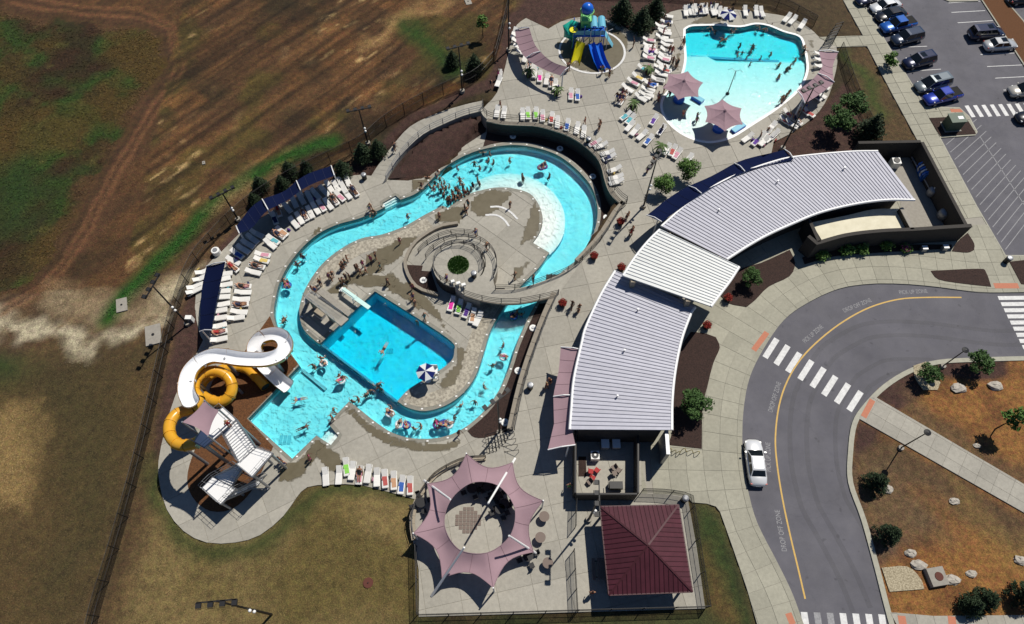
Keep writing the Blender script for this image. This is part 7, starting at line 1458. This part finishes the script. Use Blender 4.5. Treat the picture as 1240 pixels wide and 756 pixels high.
# ---------------------------------------------------------------- boulders and small fittings
def boulder(px, r, lab, sq=.6):
    r *= .72; p = on_ground(*px); mb = MB(); rd = random.Random(int(px[0])); n = 9; prof = [(0.25, 1.0), (.75, .8), (1.0, .35), (.95, -.1)]; V = []
    for f, h in prof:
        for k in range(n): a = math.tau * k / n; q = rd.uniform(.78, 1.15); V.append(p + Vector((math.cos(a) * r * f * q * 1.25, math.sin(a) * r * f * q * .85, h * r * sq + rd.uniform(-.06, .06))))
    mb.add(V, [(i * n + k, i * n + (k + 1) % n, (i + 1) * n + (k + 1) % n, (i + 1) * n + k)[::-1] for i in range(3) for k in range(n)] + [tuple(range(n))]); o = mb.build('boulder', 'boulder'); o.location = (0, 0, 0); return tag(o, lab, 'boulder')
for px, r, lab in ((s7((872, 380))[0], .95, 'pale boulder at the foot of the upper leafy tree'), (s7((1003, 372))[0], .95, 'flat pale boulder in the orange mulch beside the upper tree'), (s8((728, 225))[0], .7, 'pale boulder at the foot of the lamp spruce'), (s8((812, 465))[0], .7, 'tan boulder at the top of the boulder row'), (s8((842, 510))[0], .85, 'long pale boulder in the boulder row'), (s8((968, 565))[0], .85, 'wide pale boulder beside the concrete valve box'), (s8((1042, 543))[0], .6, 'small pale boulder behind the spruce'), (s8((1225, 492))[0], .75, 'pale boulder near the end spruce'), (s8((1062, 62))[0], .45, 'small pale stone beside the upper planting edge'), (s8((978, 270))[0], .6, 'pale stone in the brown grass strip'), (s7((1160, 560))[0] if False else (1155, 606), .4, 'small stone next to the brown grass strip')): boulder(px, r, lab)
vb = thing('valve_box', 'square concrete valve box with a round rusty lid', 'utility box', on_ground(*s8((905, 555))[0])); p = vb.location; MB().box(p + Vector((0, 0, .25)), (1.7, 1.7, .6), .15, top=.94).build('concrete_body', 'concrete_pad', vb); MB().lathe(p + Vector((.1, 0, .55)), [(.4, 0), (.38, .05)], 18).build('lid', 'iron_red', vb)
tf = thing('transformer', 'dark green utility transformer in the mulch corner of the car park', 'utility box', g(*r5((662, 462))[0], 0)); p = tf.location; MB().box(p + Vector((0, 0, .85)), (1.9, 1.5, 1.6), R(5), top=.95).build('cabinet', 'transformer', tf); MB().box(p + Vector((0, 0, 1.68)), (2.0, 1.6, .1), R(5)).build('lid', 'transformer', tf); MB().box(p + Vector((0, 0, .06)), (2.2, 1.8, .12), R(5)).build('pad', 'concrete_pad', tf); MB().box(p + Vector((.4, .0, 1.74)), (.7, .5, .02), R(5)).build('label_plate', 'steel_grey', tf)
for px, lab in (((642, 470), 'black litter bin on the walk below the footbridge'), (zq((474, 430))[0], 'black litter bin on the round overlook'), (zn((615, 320))[0], 'dark litter bin at the bend of the wall railing'), (r2((425, 650))[0], 'black litter bin at the foot of the ramp'), (s1((905, 495))[0], 'black litter bin at the pavement corner'), (s5((1135, 215))[0], 'black litter bin at the pavilion fence corner')):
    z = L if 'ramp' in lab else U; p = g(*px, z); t = thing('litter_bin', lab, 'bin', p, 0); MB().lathe(p, [(.3, 0), (.33, .85)], 14).build('drum', 'steel_black', t); MB().lathe(p + Vector((0, 0, .85)), [(.36, 0), (.3, .12), (.15, .16)], 14).build('lid', 'steel_grey', t)
# round fixtures in the river mulch beds, pale caps along the river rim
for F_, q in ((r7, (350, 80)), (r7, (548, 48)), (r7, (720, 93)), (r7, (840, 195)), (r7, (890, 345)), (r7, (220, 575)), (s4, (855, 190)), (s4, (805, 335)), (s4, (760, 510))):
    p = g(*F_(q)[0], L) + Vector((0, 0, .04 if q != (350, 80) else .3)); t = thing('mulch_light', 'round white light fixture in the river mulch bed', 'light', p, 0, 'white light fixtures in the mulch'); MB().lathe(p, [(.42, 0), (.42, .12), (.34, .14)], 16).build('ring', 'plastic_white', t); MB().lathe(p + Vector((0, 0, .13)), [(.2, 0), (.16, .1)], 12).build('lens', 'steel_grey', t)
for lp, par in ((river_w, deck), (island_w, island)):
    q = resample(list(lp) + [lp[0]], step=2.1); base = None
    off = .24
    qq = offset(q, (-off if area(lp) > 0 else off) if par is deck else (off if area(lp) > 0 else -off), True)
    for x, y in qq:
        if base is None: base = MB().box((0, 0, L + .035), (.22, .16, .03)).build('rim_cap', 'plastic_white', par); o = base
        else: o = base.copy(); C.objects.link(o); o.parent = par
        o.location = (x, y, 0)
# bike racks, sign board, hatch
br = thing('bike_rack', 'wavy yellow bike rack on the pavement beside the long mulch bed', 'bike rack', g(825, 548, 0))
mat('rack_yellow', (.30, .24, .05), .5)
for x0, x1 in ((566, 606), (614, 680)):
    pts = []
    for k in range(25): s = k / 24; a, b = g(*s6((x0, 522))[0], 0), g(*s6((x1, 535))[0], 0); q = a.lerp(b, s); pts.append((q.x, q.y, .42 + .4 * math.sin(s * math.pi * 5)))
    MB().tube(pts, .035, 6).build('rail', 'rack_yellow', br)
    MB().cyl((pts[0][0], pts[0][1], 0), pts[0], .035, .035, 6).build('foot', 'rack_yellow', br); MB().cyl((pts[-1][0], pts[-1][1], 0), pts[-1], .035, .035, 6).build('foot', 'rack_yellow', br)
for px, lab, w_ in (((186, 406), 'pale concrete utility slab beside the gravel track', 1.7), (zf((1, 1))[0] if False else (567, 3), 'small pale concrete slab on the field', .9), ((247, 198), 'small white marker stone on the dark grass', .35), ((446, 706), 'round brown hatch in the lawn', .5), ((148, 370), 'pale concrete hatch beside the green strip', 1.2)):
    p = on_ground(*px); t = thing('utility_slab', lab, 'slab', p, 0); (MB().lathe(p - Vector((0, 0, .1)), [(w_, 0), (w_ * .95, .2)], 16) if 'round' in lab else MB().box(p + Vector((0, 0, .04)), (w_, w_ * 1.5, .26), .3)).build('slab', 'iron_red' if 'brown' in lab else 'concrete_pad', t); MB().lathe(p + Vector((0, 0, .1)), [(.1 * w_, 0), (.1 * w_, .12)], 8).build('lifting_ring', 'steel_black', t)
sb = thing('speaker_box', 'white pole mounted cabinet beside the short navy sail', 'cabinet', on_ground(232, 389)); p = sb.location; MB().box(p + Vector((0, 0, .5)), (.7, .5, 1.0)).build('cabinet', 'plastic_white', sb); MB().box(p + Vector((0, -.26, .5)), (.6, .03, .8)).build('door', 'steel_grey', sb)
ca_ = thing('umbrella_base', 'round pale cooler drum beside the long navy sail', 'drum', g(263, 307, L)); p = ca_.location; MB().lathe(p, [(.5, 0), (.5, .7), (.45, .75)], 16).build('drum', 'plastic_white', ca_); MB().lathe(p + Vector((0, 0, .75)), [(.3, 0), (.28, .06)], 12).build('lid', 'steel_grey', ca_)
# ---------------------------------------------------------------- weeds and grass on the field
def tufts(name, poly, z, n, m, h0, h1, w_, label=None):
    P = G2(poly, z); A = np.array(P); x = rng.uniform(A[:, 0].min(), A[:, 0].max(), n * 3); y = rng.uniform(A[:, 1].min(), A[:, 1].max(), n * 3); ok = inside(P, x, y) & ~(inside(lower_w, x, y) | inside(plaza_w, x, y)); x, y = x[ok][:n], y[ok][:n]
    mb = MB(); V = []; F = []
    for a, b in zip(x, y):
        zz = ground_z(a, b)
        if zz < -4: continue
        for k in range(2):
            an = random.random() * 6.28; h = random.uniform(h0, h1); ww_ = w_ * random.uniform(.6, 1.4); i = len(V); dx, dy = math.cos(an) * ww_, math.sin(an) * ww_
            V += [(a - dx, b - dy, zz - .02), (a + dx, b + dy, zz - .02), (a - dy / ww_ * h * 1.9, b + dx / ww_ * h * 1.9, zz + .02 + h * .6)]; F.append((i, i + 1, i + 2))
    mb.v = V; mb.f = F; mb.m = [0] * len(F); ob = mb.build(name, m, kind='stuff'); A = np.array(V)
    ix, iy = np.clip(np.searchsorted(xs, A[:, 0]), 0, nx - 1), np.clip(np.searchsorted(ys, A[:, 1]), 0, ny - 1); cc_ = COL[iy, ix] * np.repeat(rng.uniform(.65, 1.9, len(A) // 3), 3)[:, None]
    at_ = ob.data.color_attributes.new('tone', 'FLOAT_COLOR', 'POINT'); at_.data.foreach_set('color', np.concatenate([cc_, np.ones((len(cc_), 1))], 1).reshape(-1).astype(np.float32)); return ob
for k in ('weed', 'dry_grass', 'lush_grass'):
    mat(k, (.05, .05, .02), .9); nt = M[k].node_tree; vc = nt.nodes.new('ShaderNodeVertexColor'); vc.layer_name = 'tone'; cx_ = nt.nodes.new('ShaderNodeCombineXYZ'); cx_.inputs[2].default_value = 1; nt.links.new(cx_.outputs[0], nt.nodes['Principled BSDF'].inputs['Normal']); nt.links.new(vc.outputs[0], nt.nodes['Principled BSDF'].inputs['Base Color'])
tufts('weeds', weed, L, 20000, 'weed', .06, .18, .13); tufts('dry_grass', [(200, -30), (640, -30), (600, 70), (470, 150), (300, 240), (180, 330), (0, 400), (0, 380), (100, 260), (210, 90)], L, 26000, 'dry_grass', .04, .12, .07)
tufts('dry_grass', low, L, 14000, 'dry_grass', .04, .11, .06); tufts('dry_grass', lawn, L, 12000, 'dry_grass', .03, .07, .05)
tufts('lush_grass', [(125, 380), (150, 352), (225, 272), (300, 208), (385, 165), (405, 178), (330, 205), (262, 258), (185, 335), (140, 385)], L, 4500, 'lush_grass', .08, .25, .08)
